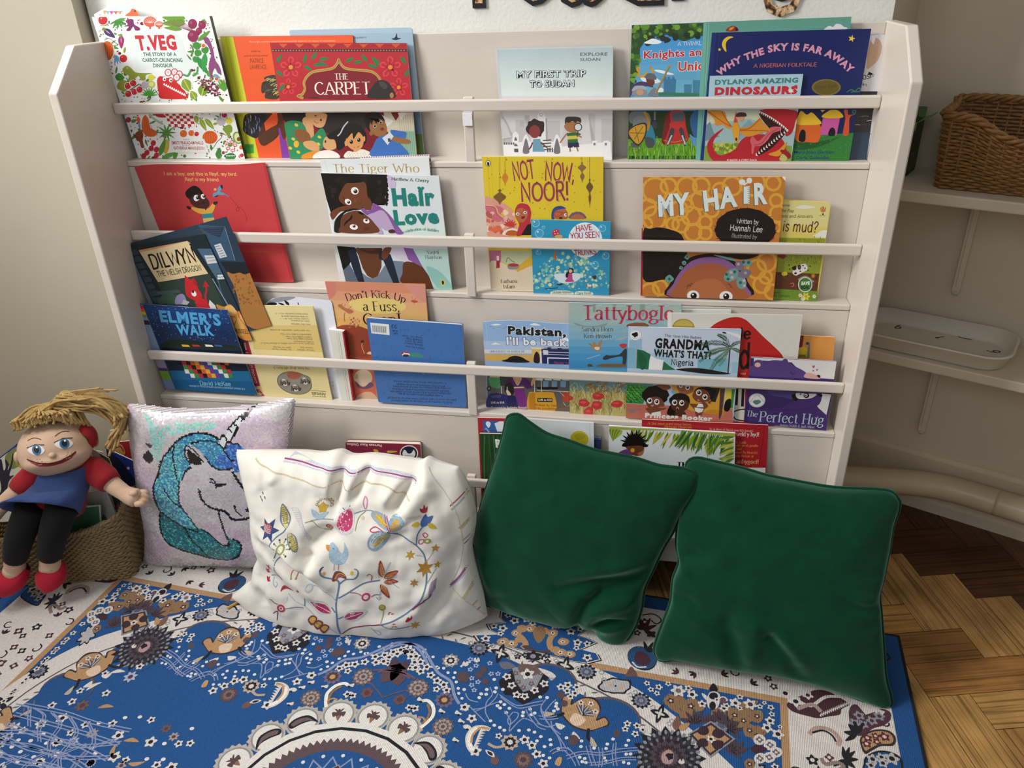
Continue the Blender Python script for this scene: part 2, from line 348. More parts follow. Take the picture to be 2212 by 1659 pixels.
_tc = {}
def bfont(s, bold, gap=None):
    gap = bold if gap is None else gap; k = (s, bold, gap)
    if k not in _tc:
        cu = bpy.data.curves.new('lettering', 'FONT'); cu.body = s; cu.offset = bold; cu.space_character = 1+2.7*gap; cu.resolution_u = 2; cu.fill_mode = 'FRONT'
        o = bpy.data.objects.new('lettering', cu); C.objects.link(o)
        dg = bpy.context.evaluated_depsgraph_get(); e = o.evaluated_get(dg); me = e.to_mesh()
        _tc[k] = ([(v.co.x, v.co.y) for v in me.vertices], [tuple(p.vertices) for p in me.polygons])
        e.to_mesh_clear(); bpy.data.objects.remove(o); bpy.data.curves.remove(cu)
    return _tc[k]
def skel(s, style, bold):
    """letters drawn from stroke skeletons: style F has thick and thin strokes with serifs, M is an even marker line"""
    vs, fs = [], []; x = 0
    def addr(r):
        b = len(vs); vs.extend(r[0]); fs.extend([tuple(b+i for i in f) for f in r[1]])
    for ch in s:
        if ch == ' ': x += .34; continue
        w, strokes = GL.get(ch, GL['-'])
        for st in strokes:
            P = [(x+p[0], p[1]) for p in st]; n = len(P)
            if style == 'M':
                W = [bold]*n; a, b = P[0], P[-1]
                def ext(p, q):
                    d = math.hypot(p[0]-q[0], p[1]-q[1]) or 1; return (p[0]+(p[0]-q[0])/d*bold*.35, p[1]+(p[1]-q[1])/d*bold*.35)
                P[0] = ext(P[0], P[1]); P[-1] = ext(P[-1], P[-2])
                addr(ribbon(P, W))
            else:
                if n == 2 or all(abs(P[i][0]-st[i][0]-x) < 1 for i in range(n)) and n <= 5:
                    segs = [[P[i], P[i+1]] for i in range(n-1)]
                else: segs = [P]
                for g in segs:
                    W = []
                    for i in range(len(g)):
                        a = g[max(i-1, 0)]; b = g[min(i+1, len(g)-1)]; dx, dy = b[0]-a[0], b[1]-a[1]; l = math.hypot(dx, dy) or 1
                        v = abs(dy)/l
                        if len(g) == 2 and dx*dy > 0 and abs(dx) > .1: v *= .45
                        W.append(bold*(.38+.62*v**1.5))
                    addr(ribbon(g, W))
                for p, q in ((P[0], P[1]), (P[-1], P[-2])):
                    if abs(p[1]-q[1]) > 1.2*abs(p[0]-q[0]) and n <= 5 and (abs(p[1]) < .02 or p[1] > .64):
                        sw = bold*1.25; y = p[1]
                        addr(ribbon([(p[0]-sw, y), (p[0]+sw, y)], bold*.42))
        x += w+.05
    return vs, fs
def text_shape(s, font, bold, h, base, ref=None):
    """fit a line of lettering on the baseline 'base' (list of points), cap height h"""
    ref = bold if ref is None else ref
    if font == 'B':
        H = [p[1] for p in bfont('H', ref)[0]]; lo, hi = min(H), max(H)
        v, f = bfont(s, bold, ref); v = [(x/(hi-lo), (y-lo)/(hi-lo)) for x, y in v]; X = [p[0]/(hi-lo) for p in bfont(s, ref, ref)[0]]
    else: v, f = skel(s, font, bold); X = [p[0] for p in v]
    x0 = min(X); x1 = max(X)
    L = [0]
    for a, b in zip(base, base[1:]): L.append(L[-1]+math.hypot(b[0]-a[0], b[1]-a[1]))
    out = []
    for x, y in v:
        d = (x-x0)/(x1-x0)*L[-1]
        i = 0
        while i < len(L)-2 and d > L[i+1]: i += 1
        a, b = base[i], base[i+1]; q = (d-L[i])/(L[i+1]-L[i]); dx, dy = (b[0]-a[0])/(L[i+1]-L[i]), (b[1]-a[1])/(L[i+1]-L[i])
        out.append((a[0]+(b[0]-a[0])*q-dy*y*h, a[1]+(b[1]-a[1])*q+dx*y*h))
    return out, f
def pairs(a): return [(a[i], a[i+1]) for i in range(0, len(a), 2)]
def shape2d(s):
    """-> list of (verts2d, faces, colour)"""
    k, col = s[0], s[1]
    if k == 'p': P = pairs(s[2]); return [(P, [tuple(range(len(P)))], col)]
    if k == 's': P = spline(pairs(s[2]), 4, True); return [(P, [tuple(range(len(P)))], col)]
    if k == 'e':
        cx, cy, ax, ay, bx, by = s[2]; n = 24 if max(abs(ax)+abs(ay), abs(bx)+abs(by)) > 40 else 12
        P = [(cx+ax*math.cos(2*PI*i/n)+bx*math.sin(2*PI*i/n), cy+ay*math.cos(2*PI*i/n)+by*math.sin(2*PI*i/n)) for i in range(n)]
        return [(P, [tuple(range(n))], col)]
    if k in 'lc':
        P = pairs(s[3]); P = spline(P, 4) if k == 'c' else P
        v, f = ribbon(P, s[2]); return [(v, f, col)]
    if k == 't':
        _, col, st, font, bold, h, base, out = s
        base = pairs(base); base = spline(base, 8) if len(base) > 2 else base
        r = []
        if out:
            oc, ow = out; v, f = text_shape(st, font, bold+ow, h, base, bold); r.append((v, f, oc))
        v, f = text_shape(st, font, bold, h, base); r.append((v, f, col)); return r
    return []
def clip(P, E):
    """keep the part of a face inside a convex counter-clockwise outline"""
    for i in range(len(E)):
        a, b = E[i-1], E[i]; ex, ey = b[0]-a[0], b[1]-a[1]; out = []
        for j in range(len(P)):
            p, q = P[j-1], P[j]; sp = ex*(p[1]-a[1])-ey*(p[0]-a[0]); sq = ex*(q[1]-a[1])-ey*(q[0]-a[0])
            if (sp >= 0) != (sq >= 0): t = sp/(sp-sq); out.append((p[0]+(q[0]-p[0])*t, p[1]+(q[1]-p[1])*t))
            if sq >= 0: out.append(q)
        P = out
        if len(P) < 3: return None
    return P
def art(mb, shapes, f3, eps=1.4e-5, start=1, edge=None):
    """lay the shapes over each other; f3(x, y, lift) -> 3-D point. A shape is lifted only over shapes it overlaps"""
    done = []
    for s in shapes:
        for v, f, col in shape2d(s):
            xs = [p[0] for p in v]; ys = [p[1] for p in v]; bb = (min(xs), min(ys), max(xs), max(ys))
            if edge and any((b[0]-a[0])*(y-a[1])-(b[1]-a[1])*(x-a[0]) < 0 for a, b in zip(edge, edge[1:]+edge[:1]) for x in bb[::2] for y in bb[1::2]):
                w, g = [], []
                for q in f:
                    c = clip([v[i] for i in q], edge)
                    if c: g.append(tuple(range(len(w), len(w)+len(c)))); w += c
                if not g: continue
                v, f = w, g; xs = [p[0] for p in v]; ys = [p[1] for p in v]; bb = (min(xs), min(ys), max(xs), max(ys))
            lay = start
            for b, l in done:
                if l >= lay and b[0] < bb[2] and b[2] > bb[0] and b[1] < bb[3] and b[3] > bb[1]: lay = l+1
            done.append((bb, lay))
            mb.add([f3(x*1e-4, y*1e-4, lay*eps) for x, y in v], f, col)
    return mb
class Art:
    """a flat picture drawn on its own canvas; H carries canvas units to the surface's 0.1 mm coordinates"""
    def __init__(s,H): s.H=H; s.S=[]; s.outline=None
    def P(s,x,y):
        h=s.H; w=h[6]*x+h[7]*y+1; return ((h[0]*x+h[1]*y+h[2])/w,(h[3]*x+h[4]*y+h[5])/w)
    def pts(s,t):
        if isinstance(t,str): t=[tuple(float(q) for q in p.split(',')) for p in t.split()]
        return [s.P(*p) for p in t]
    def fl(s,P): return [int(round(q)) for p in P for q in p]
    def p(s,col,t): s.S.append(('p',col,s.fl(s.pts(t)))); return s
    def s_(s,col,t): s.S.append(('s',col,s.fl(s.pts(t)))); return s
    def e(s,col,x,y,rx,ry=None,rot=0):
        ry=rx if ry is None else ry; a=math.radians(rot)
        C=s.P(x,y); A=s.P(x+rx*math.cos(a),y+rx*math.sin(a)); B=s.P(x-ry*math.sin(a),y+ry*math.cos(a))
        s.S.append(('e',col,s.fl([C,(A[0]-C[0],A[1]-C[1]),(B[0]-C[0],B[1]-C[1])]))); return s
    def sc(s,x,y):
        a=s.P(x,y);b=s.P(x+10,y);d=s.P(x,y+10)
        return (math.hypot(b[0]-a[0],b[1]-a[1])+math.hypot(d[0]-a[0],d[1]-a[1]))/20
    def l(s,col,w,t,k='l'):
        if isinstance(t,str): t=[tuple(float(q) for q in p.split(',')) for p in t.split()]
        s.S.append((k,col,max(1,round(w*s.sc(*t[0]),1)),s.fl(s.pts(t)))); return s
    def c(s,col,w,t): return s.l(col,w,t,'c')
    def t(s,txt,base,h,col,font='B',bold=None,out=None):
        if isinstance(base,str): base=[tuple(float(q) for q in p.split(',')) for p in base.split()]
        if bold is None: bold={'B':0.0,'F':.13,'M':.12}[font]
        P=s.pts(base); x,y=base[0]; dx=base[1][0]-x; dy=base[1][1]-y; L=math.hypot(dx,dy)
        # height: perpendicular-up in crop space
        q=s.P(x+dy/L*h,y-dx/L*h); hh=math.hypot(q[0]-P[0][0],q[1]-P[0][1])
        s.S.append(('t',col,txt,font,bold,int(round(hh)),s.fl(P),out)); return s
    # ---- motifs
    def leaf(s,col,x,y,L,W,a,vein=None):
        a=math.radians(a); ca,sa=math.cos(a),math.sin(a)
        P=[(0,0),(.3*L,-W/2),(.65*L,-W*.4),(L,0),(.65*L,W*.4),(.3*L,W/2)]
        s.s_(col,[(x+px*ca-py*sa,y+px*sa+py*ca) for px,py in P])
        if vein: s.l(vein,max(2,W*.09),[(x,y),(x+L*.9*ca,y+L*.9*sa)])
        return s
    def petals(s,col,x,y,r,n,cc=None,a0=0,pr=.5,cr=.3):
        for i in range(n):
            a=2*math.pi*i/n+a0
            s.e(col,x+r*.6*math.cos(a),y+r*.6*math.sin(a),r*.45,r*pr*.55,math.degrees(a))
        if cc: s.e(cc,x,y,r*cr)
        return s
    def star(s,col,x,y,r,n=5,a0=-90,k=.42):
        s.p(col,[(x+(r if i%2==0 else r*k)*math.cos(math.radians(a0+180*i/n)),y+(r if i%2==0 else r*k)*math.sin(math.radians(a0+180*i/n))) for i in range(2*n)]); return s
    def blob(s,col,x,y,r,n=14,j=.18,seed=1,ry=None):
        R=random.Random(seed); ry=ry or r
        s.s_(col,[(x+r*(1+R.uniform(-j,j))*math.cos(2*math.pi*i/n),y+ry*(1+R.uniform(-j,j))*math.sin(2*math.pi*i/n)) for i in range(n)]); return s
    def eye(s,x,y,r,lx=0,ly=0,iris='#17110f',rx=None,rot=0):
        s.e('#f1efea',x,y,rx or r*.9,r,rot); s.e(iris,x+lx*r,y+ly*r,r*.58); s.e('#ffffff',x+lx*r-r*.15,y+ly*r-r*.22,r*.17); return s
# pose (origin, x axis, up axis), outline and canvas matrix of every cover
GEO = [
([-0.76274,0.20771,1.1535,0.99978,0.0015955,0.021014,-0.021074,0.075691,0.99691],[-610,1549,448,1540,528,5,-528,-5],[2.527218,-0.5456243,-818.9095,-0.08448648,-2.128868,1766.65,0.00002332386,-0.00005356728]),
([-0.65125,0.181,0.99954,0.99991,-0.00026735,-0.013125,0.013127,0.020364,0.99971],[-1671,2938,1057,2921,1318,19,-1319,-8],[2.45537,-0.4836416,-1771.696,0.03770075,-2.206533,3264.727,0.0000230886,-0.00006025306]),
([-0.22891,0.20047,0.99876,0.99999,-0.00027814,-0.0053641,0.0053713,0.051782,0.99864],[-1556,2591,1124,2594,1211,16,-1212,3],[2.231379,-0.2053838,-3233.344,0.01642945,-2.071487,2842.989,0.00002160216,-0.00005252501]),
([-0.38738,0.19275,0.99562,0.99998,-0.00039371,-0.005746,0.0057595,0.068357,0.99764],[-1537,2539,1438,2516,1385,49,-1386,33],[2.262629,-0.2734113,-1634.84,0.01847171,-2.065994,2886.239,0.00002165851,-0.00005063796]),
([-0.26494,0.18173,1.002,1,-0.00016571,-0.0019453,0.0019523,0.084878,0.99639],[-1601,2344,1386,2279,1461,32,-1461,-26],[2.22818,-0.2074488,-2810.742,0.008894346,-2.050164,2832.614,0.0000217148,-0.00004875318]),
([0.18648,0.17666,0.99655,1,-0.00022157,-0.0017858,0.0017995,0.12313,0.99239],[-1294,2197,1083,2208,1139,34,-1142,30],[2.071835,0.0208548,-2112.767,0.00947447,-1.988525,3102.415,0.00002116408,-0.00004297961]),
([0.4083,0.18709,0.99464,0.99997,0.00069369,0.007804,-0.0078348,0.088537,0.99604],[-763,2581,835,2585,773,45,-772,57],[1.861815,0.08992672,-1082.165,-0.009340011,-1.835581,2870.082,0.00001934849,-0.00004304274]),
([0.77485,0.18663,0.99591,0.99885,-0.0051974,-0.047569,0.047852,0.10849,0.99295],[-173,2317,187,2293,236,49,-236,27],[1.766862,0.3367778,-3404.769,0.08960166,-1.793958,2652.554,0.00001911367,-0.00004036949]),
([0.6058,0.18173,0.99627,0.99997,0.00063509,0.0071447,-0.0071729,0.088538,0.99605],[-1379,2590,1289,2598,1368,25,-1369,44],[1.790016,0.1732218,-1567.09,-0.007782832,-1.802238,2818.958,0.00001905545,-0.00004239084]),
([0.6209,0.17686,0.99773,1,0.00026684,0.0029407,-0.0029528,0.090369,0.9959],[-1372,2385,1496,2382,1426,16,-1425,24],[1.78227,0.1865633,-1731.598,-0.0003008702,-1.796146,2800.463,0.00001906075,-0.00004220694]),
([0.56958,0.17342,0.99831,0.99999,0.00040885,0.0053848,-0.0054003,0.075707,0.99712],[-840,1616,889,1617,847,9,-847,19],[1.783865,0.1628037,-1214.312,-0.004658279,-1.791736,2795.841,0.00001901835,-0.00004367893]),
([-0.58091,0.14286,0.71723,0.99933,0.0016943,0.036597,-0.036637,0.046216,0.99826],[-1902,2772,1260,2758,1464,7,-1479,88],[2.269523,-0.4936677,-2159.21,-0.01547374,-2.171532,3087,0.00002176098,-0.000053592]),
([-0.17486,0.14781,0.72959,0.99948,0.001071,0.032129,-0.032146,0.033298,0.99893],[-541,2814,1024,2818,877,-2,-877,2],[2.01951,-0.2549239,-1650.073,-0.004816971,-2.02069,3035.884,0.00002014226,-0.0000510811]),
([-0.19914,0.1419,0.73105,0.99972,0.00086964,0.02348,-0.023496,0.037001,0.99904],[-1230,2772,1217,2757,1200,7,-1200,-7],[2.018727,-0.2474458,-1411.961,0.01258068,-2.014439,3010.546,0.00002014225,-0.0000506587]),
([-0.17446,0.13196,0.71932,0.99998,-0.00028536,-0.0066997,0.0067057,0.042553,0.99907],[-1550,2577,1102,2545,1258,21,-1261,4],[2.003418,-0.1709421,-1715.103,0.07612613,-2.015204,3098.187,0.00002014223,-0.00005002624]),
([0.16521,0.13405,0.72115,0.99998,0.00035884,0.0064592,-0.0064692,0.055469,0.99844],[-1319,2923,1206,2902,1246,11,-1246,3],[1.932792,-0.02380766,-1516.662,0.04930518,-2.000978,3091.642,0.00002003865,-0.0000483062]),
([0.22058,0.12748,0.71976,1,0.000048906,0.0012576,-0.0012585,0.038859,0.99924],[-859,1650,828,1625,831,12,-831,9],[1.907989,0.009557851,-2059.745,0.06008819,-1.999926,3118.384,0.00002003871,-0.00005018843]),
([0.42491,0.12868,0.72331,0.99978,0.0012294,0.020746,-0.020782,0.059143,0.99803],[-544,1468,463,1464,535,2,-535,-2],[2.039682,0.07905965,-816.8002,0.02453301,-2.169098,2724.412,0.00002178397,-0.00005206067]),
([0.51068,0.11976,0.72426,0.99999,0.00030449,0.0048361,-0.0048457,0.062838,0.99801],[-1438,2521,1323,2528,1350,-4,-1350,4],[2.010388,0.1572523,-1715.322,0.05730814,-2.155955,2723.481,0.00002178218,-0.00005160419]),
([0.67592,0.13104,0.72105,0.99958,-0.0013472,-0.029101,0.029132,0.046227,0.99851],[-777,2086,530,2068,595,13,-595,-9],[1.979923,0.3226318,-3461.032,0.1251793,-2.167062,2630.186,0.00002179026,-0.0000536641]),
([-0.64364,0.079518,0.57695,0.98628,0.011587,0.16465,-0.16506,0.069234,0.98385],[-1333,2682,800,2637,1129,23,-1129,-23],[2.912235,-1.022288,-1207.017,-0.353421,-2.756765,3425.576,0.00002866241,-0.00006671661]),
([-0.61561,0.082683,0.5972,0.96504,0.01917,0.26141,-0.26211,0.07058,0.96245],[-1357,2682,1421,2649,1417,16,-1417,-16],[2.85754,-1.264425,-1205.556,-0.6454227,-2.635659,3404.581,0.00002865488,-0.00006622514]),
([-0.66341,0.066302,0.45838,0.99975,-0.00070613,-0.02243,0.022441,0.031458,0.99925],[-1579,2224,816,2200,1219,12,-1219,-12],[2.896686,-0.5696247,-1491.577,0.2330306,-3.000127,4388.955,0.00002876242,-0.00007324386]),
([-0.4537,0.076294,0.44553,0.9997,0.0015354,0.024386,-0.024435,0.06282,0.99773],[-1028,2396,886,2390,1009,12,-1010,61],[1.937635,-0.3423358,-775.1584,0.0667675,-2.000522,3055.535,0.00001926927,-0.00004565085]),
([-0.40548,0.086708,0.43838,0.99997,0.00053937,0.0071039,-0.0071243,0.075706,0.9971],[-882,2625,753,2573,899,102,-902,115],[1.942895,-0.272984,-1395.309,0.100782,-2.012568,3064.953,0.00001922473,-0.00004415291]),
([-0.31454,0.078356,0.44637,0.99933,-0.0021597,-0.036445,0.036509,0.059116,0.99758],[-331,1824,34,1802,156,34,-161,23],[1.904249,-0.1591747,-2355.196,0.1836318,-2.019375,2939.237,0.00001928207,-0.00004608148]),
([-0.20396,0.092422,0.44759,0.99994,0.00068632,0.010589,-0.010611,0.064675,0.99785],[-1346,2936,1027,2917,1028,10,-1031,27],[2.066353,-0.2152322,-1559.368,0.100585,-2.189337,3132.102,0.00002087675,-0.00004924265]),
([-0.12519,0.068698,0.45325,0.99982,-0.00083949,-0.018889,0.018907,0.044393,0.99884],[-1192,2116,1047,2080,1078,18,-1078,-18],[2.009916,-0.1270262,-2298.785,0.1610934,-2.179204,3122.886,0.00002094918,-0.0000518115]),
([0.12566,0.083328,0.44606,0.9998,0.0012412,0.019713,-0.019752,0.062826,0.99783],[-957,2165,986,2160,959,13,-959,50],[1.78306,-0.06639537,-1155.948,0.07540333,-1.958744,2760.484,0.00001874018,-0.00004439738]),
([0.34786,0.076563,0.44498,1,0.00017597,0.002845,-0.0028504,0.061734,0.99809],[-1278,2696,1117,2742,1240,39,-1243,46],[1.732377,0.06495365,-3407.727,0.1061558,-1.954588,2784.763,0.00001874426,-0.00004452372]),
([0.50268,0.093762,0.45321,0.99973,0.001386,0.023388,-0.023429,0.059139,0.99797],[-834,2495,652,2496,757,0,-757,0],[1.696544,0.09310177,-1869.909,0.06767418,-1.941793,2775.358,0.00001847326,-0.00004414853]),
([0.74395,0.08421,0.44444,0.99954,-0.0020237,-0.030356,0.030423,0.066488,0.99732],[-616,2113,259,2117,428,61,-436,34],[1.785688,0.3273192,-3261.963,0.1732899,-2.094018,2786.926,0.00002010326,-0.0000472099]),
([0.57694,0.070396,0.44699,0.99992,0.00073762,0.012849,-0.01287,0.057308,0.99827],[-1437,2566,1290,2584,1301,5,-1303,39],[1.805833,0.1588236,-1471.931,0.09602967,-2.095687,2940.225,0.00002013814,-0.00004833662]),
([0.46913,0.06381,0.4542,0.99985,0.00099641,0.017357,-0.017385,0.057304,0.99821],[-1162,2186,1180,2186,1171,0,-1171,0],[1.669991,0.08903559,-1534.671,0.07933491,-1.913031,2864.682,0.00001847976,-0.00004435609]),
([0.69531,0.06321,0.4542,0.99947,-0.0012601,-0.032403,0.032427,0.038839,0.99872],[-924,1579,795,1617,866,-19,-866,19],[1.760649,0.3170679,-2789.021,0.1760222,-2.085807,2806.704,0.00002020864,-0.00005061405]),
([0.083345,0.032306,0.14691,0.99899,0.0026595,0.04488,-0.044959,0.059096,0.99724],[-578,2961,729,2941,709,259,-692,322],[3.462987,-0.280466,-903.4217,0.1756874,-4.057303,3212.715,0.00003693972,-0.00008828081]),
([0.074454,0.018736,0.15654,0.99898,0.0030035,0.045052,-0.045152,0.066451,0.99677],[-455,2513,608,2511,534,170,-522,218],[3.440823,-0.2825849,-784.7315,0.1722562,-4.00691,3178.759,0.00003683975,-0.00008651338]),
([0.18998,0.02434,0.1576,0.99973,0.0014947,0.02306,-0.023109,0.064662,0.99764],[-935,2930,983,2868,1000,160,-995,206],[3.404129,-0.09486224,-2023.314,0.2483572,-4.027725,3149.044,0.00003686466,-0.00008695387]),
([0.27948,0.035444,0.15438,0.99867,0.0025717,0.051433,-0.051498,0.049871,0.99743],[-158,2512,317,2505,261,202,-247,228],[3.39142,-0.137415,-2844.591,0.1553434,-4.081785,3244.189,0.00003706585,-0.00009051079]),
([0.5352,0.035846,0.17273,0.99944,0.0018564,0.033415,-0.033466,0.055439,0.9979],[-1375,2905,1335,2847,1417,29,-1415,79],[3.295519,0.1666968,-5467.594,0.2119352,-4.062211,3089.118,0.00003699001,-0.00008917002]),
([0.46671,0.022075,0.17657,0.99962,0.0019437,0.027621,-0.02769,0.07017,0.99715],[-1439,2713,1313,2639,1419,37,-1420,33],[3.299151,0.1269005,-4775.165,0.2280623,-3.99984,3056.31,0.00003679007,-0.00008563513]),
([-0.2385,0.027914,0.13526,0.99919,0.0020865,0.040241,-0.040295,0.05174,0.99785],[-713,2219,1173,2211,1017,366,-931,445],[1.390131,-0.2173412,-1189.651,0.07533129,-1.583484,2654.15,0.0000144283,-0.00003508199]),
([-0.94931,0.034048,0.21521,0.91656,0.27089,0.29418,-0.32118,0.060362,0.94509],[219,1205,660,1165,247,20,-247,-20],[2.839956,-1.69576,-1689.371,-1.125355,-3.077487,3181.663,-0.00001093001,-0.000054208]),
([-0.93836,0.020004,0.22562,0.94235,0.26285,0.20708,-0.23472,0.078155,0.96892],[14,885,483,811,261,37,-261,-37],[2.900174,-1.408656,-1930.043,-0.8538822,-3.194841,2986.773,-0.00001100432,-0.00005541931]),
([-0.92732,-0.031986,0.14277,0.9435,0.16601,-0.2868,0.23406,0.27882,0.93138],[-668,1608,157,1391,280,109,-280,-109],[2.940861,0.4333449,-3340.353,0.6649206,-3.340941,2589.085,-0.00001007452,-0.00004026266]),
([-1.0591,-0.091882,0.15017,0.97043,0.24137,0.003404,-0.050874,0.19071,0.98033],[-1332,1875,1308,1945,1508,-35,-1508,35],[2.928962,-0.6825882,-771.1687,-0.2394303,-3.297148,3532.997,-0.00001035246,-0.00004479344]),
([-0.90953,-0.069526,0.16954,0.97049,0.22833,-0.077581,0.039536,0.16671,0.98521],[-473,1766,-75,1481,233,143,-233,-143],[2.89631,-0.4087022,-2350.654,-0.001778188,-3.348914,3283.816,-0.00001081945,-0.0000524057]),
([-0.94307,-0.10017,0.12713,0.93396,0.2622,0.24284,-0.26577,0.055288,0.96245],[-56,1167,554,1084,473,42,-473,-42],[2.691028,-1.53574,-492.639,-0.9217156,-3.058461,4246.393,-0.0000111544,-0.00005786577]),
([-1.0126,-0.13836,0.11436,0.96333,0.24672,0.10549,-0.11982,0.043754,0.99183],[-436,1093,1066,924,802,84,-802,-84],[2.713958,-1.225424,-44.38024,-0.5301596,-3.27164,4318.773,-0.00001169555,-0.00006668694]),
]
# ---------------------------------------------------------------- books
def make_book(b):
    global last_book
    d = b.d; g = b.geo; X = Vector(g[3:6]).normalized(); Z = Vector(g[6:9]).normalized(); N = Z.cross(X).normalized()
    kind, t, base = d['kind'], d['t'], d['base']
    mtx = Matrix((X, N, Z)).transposed().to_4x4(); mtx.translation = Vector(g[:3])
    if kind != 'flap': root = last_book = thing(d['name'], d['label'], d['cat'], group=d['group'], mtx=mtx)
    O = [(x*1e-4, z*1e-4) for x, z in pairs(b.outline or b.q)]           # top left, top right, bottom right, bottom left
    if d['round']:
        P = []; r = d['round']*1e-4; n = len(O)
        for i in range(n):
            a, m, c = Vector(O[i-1]), Vector(O[i]), Vector(O[(i+1) % n])
            da = (a-m).normalized(); dc = (c-m).normalized()
            for k in range(5):
                q = k/4; v = m+da*r*(1-q)**2+dc*r*q*q; P.append((v.x, v.y))
        O = P
    q4 = pairs(b.q)[::-1]
    O = O[::-1]                                              # counter-clockwise seen from the front
    cx = sum(p[0] for p in O)/len(O); cz = sum(p[1] for p in O)/len(O)
    ct = .0022 if kind in ('hard', 'boardbook') else .0006
    m = M['print'] if kind != 'matt' else M['printmatt']
    f3 = lambda x, y, l: (x, -.00005-l, y)
    if kind == 'flap':                                       # the back cover of the book before, splayed open
        q = last_book.matrix_world.inverted() @ mtx; k = MB(); k.prism(O, 0, .0005, base); art(k, b.S, f3, edge=q4)
        k.v = [tuple(q @ Vector(v)) for v in k.v]; k.build('back_cover', m, last_book); return last_book
    if kind == 'sheet':
        k = MB(); k.prism(O, 0, .0005, base); art(k, b.S, f3); k.build('printed_sheet', m, root); return root
    k = MB(); k.prism(O, 0, ct, base); art(k, b.S, f3, edge=None if b.outline and kind != 'flap' else q4); k.build('front_cover', m, root)
    e = .0035 if kind == 'hard' else .0004
    w = max(p[0] for p in O)-min(p[0] for p in O); h = max(p[1] for p in O)-min(p[1] for p in O)
    I = [(cx+(p[0]-cx)*(1-2*e/w), cz+(p[1]-cz)*(1-2*e/h)) for p in O]
    k = MB(); ns = max(2, int(t/.0028)) if kind == 'boardbook' else 1; gp = (t-2*ct)/ns
    for i in range(ns):
        y0 = ct+i*gp; k.prism(I, y0+.0001, y0+gp-(.0005 if ns > 1 else .0001))
    k.build('page_block', M['board'] if kind == 'boardbook' else M['pages'], root)
    k = MB(); k.prism(O, t-ct, t, d['edge'] or base); k.build('back_cover', m, root)
    if d['spine']:
        side, col = d['spine']; xs = sorted(O, key=lambda p: p[0])
        (xa, za), (xb, zb) = sorted(xs[:2] if side == 'L' else xs[-2:], key=lambda p: p[1]); dd = .0006*(-1 if side == 'L' else 1)
        k = MB(); vs = [(xa+dd, 0, za), (xa+dd, t, za), (xb+dd, t, zb), (xb+dd, 0, zb), (xa, 0, za), (xa, t, za), (xb, t, zb), (xb, 0, zb)]
        k.add(vs, [(0, 1, 2, 3), (7, 6, 5, 4), (0, 3, 7, 4), (1, 5, 6, 2), (3, 2, 6, 7), (0, 4, 5, 1)], col); k.build('spine', m, root)
    return root
BOOKS = []
def B(name, label, row, yb, yt, t, base, kind='paper', cat='book', round_=0, group=None, spine=None, edge=None, **_):
    g = GEO[len(BOOKS)]; b = Art(g[2]); b.geo = g[0]; b.q = g[1]
    b.d = dict(name=name, label=label, cat=cat, t=t, base=base, kind=kind, round=round_, group=group, spine=spine, edge=edge)
    BOOKS.append(b); return b
W='#e9ecea'
# ================= ROW 1 =================
cv=(180,0,4.366)
b=B('picture_book','white picture book with bulging top and bunting, behind the vegetable-covered book',0,.196,.2165,.006,'#e6e8e8',kind='paper')
b.outline=b.fl(b.pts('100,135 170,95 290,46 420,70 500,100 522,145 700,800 300,820'))
b.s_('#c9cfe4','240,85 290,60 330,70 380,100 330,112 250,105')
b.l('#c66',5,'190,100 250,112 310,116 370,106')
for i,(x,col) in enumerate([(200,'#e2a04a'),(230,'#7fa6d6'),(265,'#c23a86'),(305,'#e4572e'),(345,'#d98a4a')]): b.p(col,[(x-18,106),(x+18,106),(x+2,140)])
b.s_('#e2602a','400,140 440,110 455,84 490,90 515,125 520,150 410,152'); b.e('#222',487,104,9)
b.e('#e2a0a8',160,140,14,5)
b=B('picture_book','white picture book covered in painted vegetables with a tall red title',0,.181,.1865,.010,'#e9ecea',kind='hard',spine=('R','#3d4a3a'))
R=random.Random(5)
DK='#7a1f2e'; GR='#4f8a35'; OL='#8f9c35'; RD='#c02a34'; PU='#7c2f63'; OR='#dc6527'
# white title panel
b.s_('#dfe7e6','420,300 640,270 900,330 960,480 1050,560 1040,660 860,690 700,640 520,660 470,540 400,440')
# small seeds
seeds=[]
def inpan(x,y): return 380<x<1010 and 250<y<690
for i in range(640):
    y=R.uniform(175,1490); f=(y-160)/1340; xl=78+f*442+18; xr=1190+f*335-20; x=R.uniform(xl,xr)
    if inpan(x,y) or (820<x<1160 and 1290<y<1440): continue
    z=R.random(); k=R.choice([DK,DK,RD,GR,OL,'#3b2a22','#c9503a','#9aa0a8','#4b7f3a'])
    if z<.14: b.leaf(R.choice([GR,OL,'#3f8a3a']),x,y,R.uniform(40,80),R.uniform(14,26),R.uniform(0,360))
    elif z<.2: b.e(k,x,y,R.uniform(14,22),R.uniform(12,18))
    else: b.e(k,x,y,R.uniform(5,12),R.uniform(4,8),R.uniform(0,180))
def veg_aub(x,y,L,a,col='#45305e'):
    b.leaf('#f3f1ec',x-4,y-4,L+14,L*.52,a); b.leaf(col,x,y,L,L*.42,a); b.leaf('#b9a3c4',x+L*.2*math.cos(math.radians(a)),y+L*.2*math.sin(math.radians(a)),L*.4,L*.08,a)
    b.leaf('#6f8f3a',x-12*math.cos(math.radians(a)),y-12*math.sin(math.radians(a)),L*.3,L*.2,a)
def leafy(x,y,L,n,spread,a0,col):
    for i in range(n): b.leaf(col,x,y,L*R.uniform(.8,1),L*.16,a0+spread*(i/(n-1)-.5))
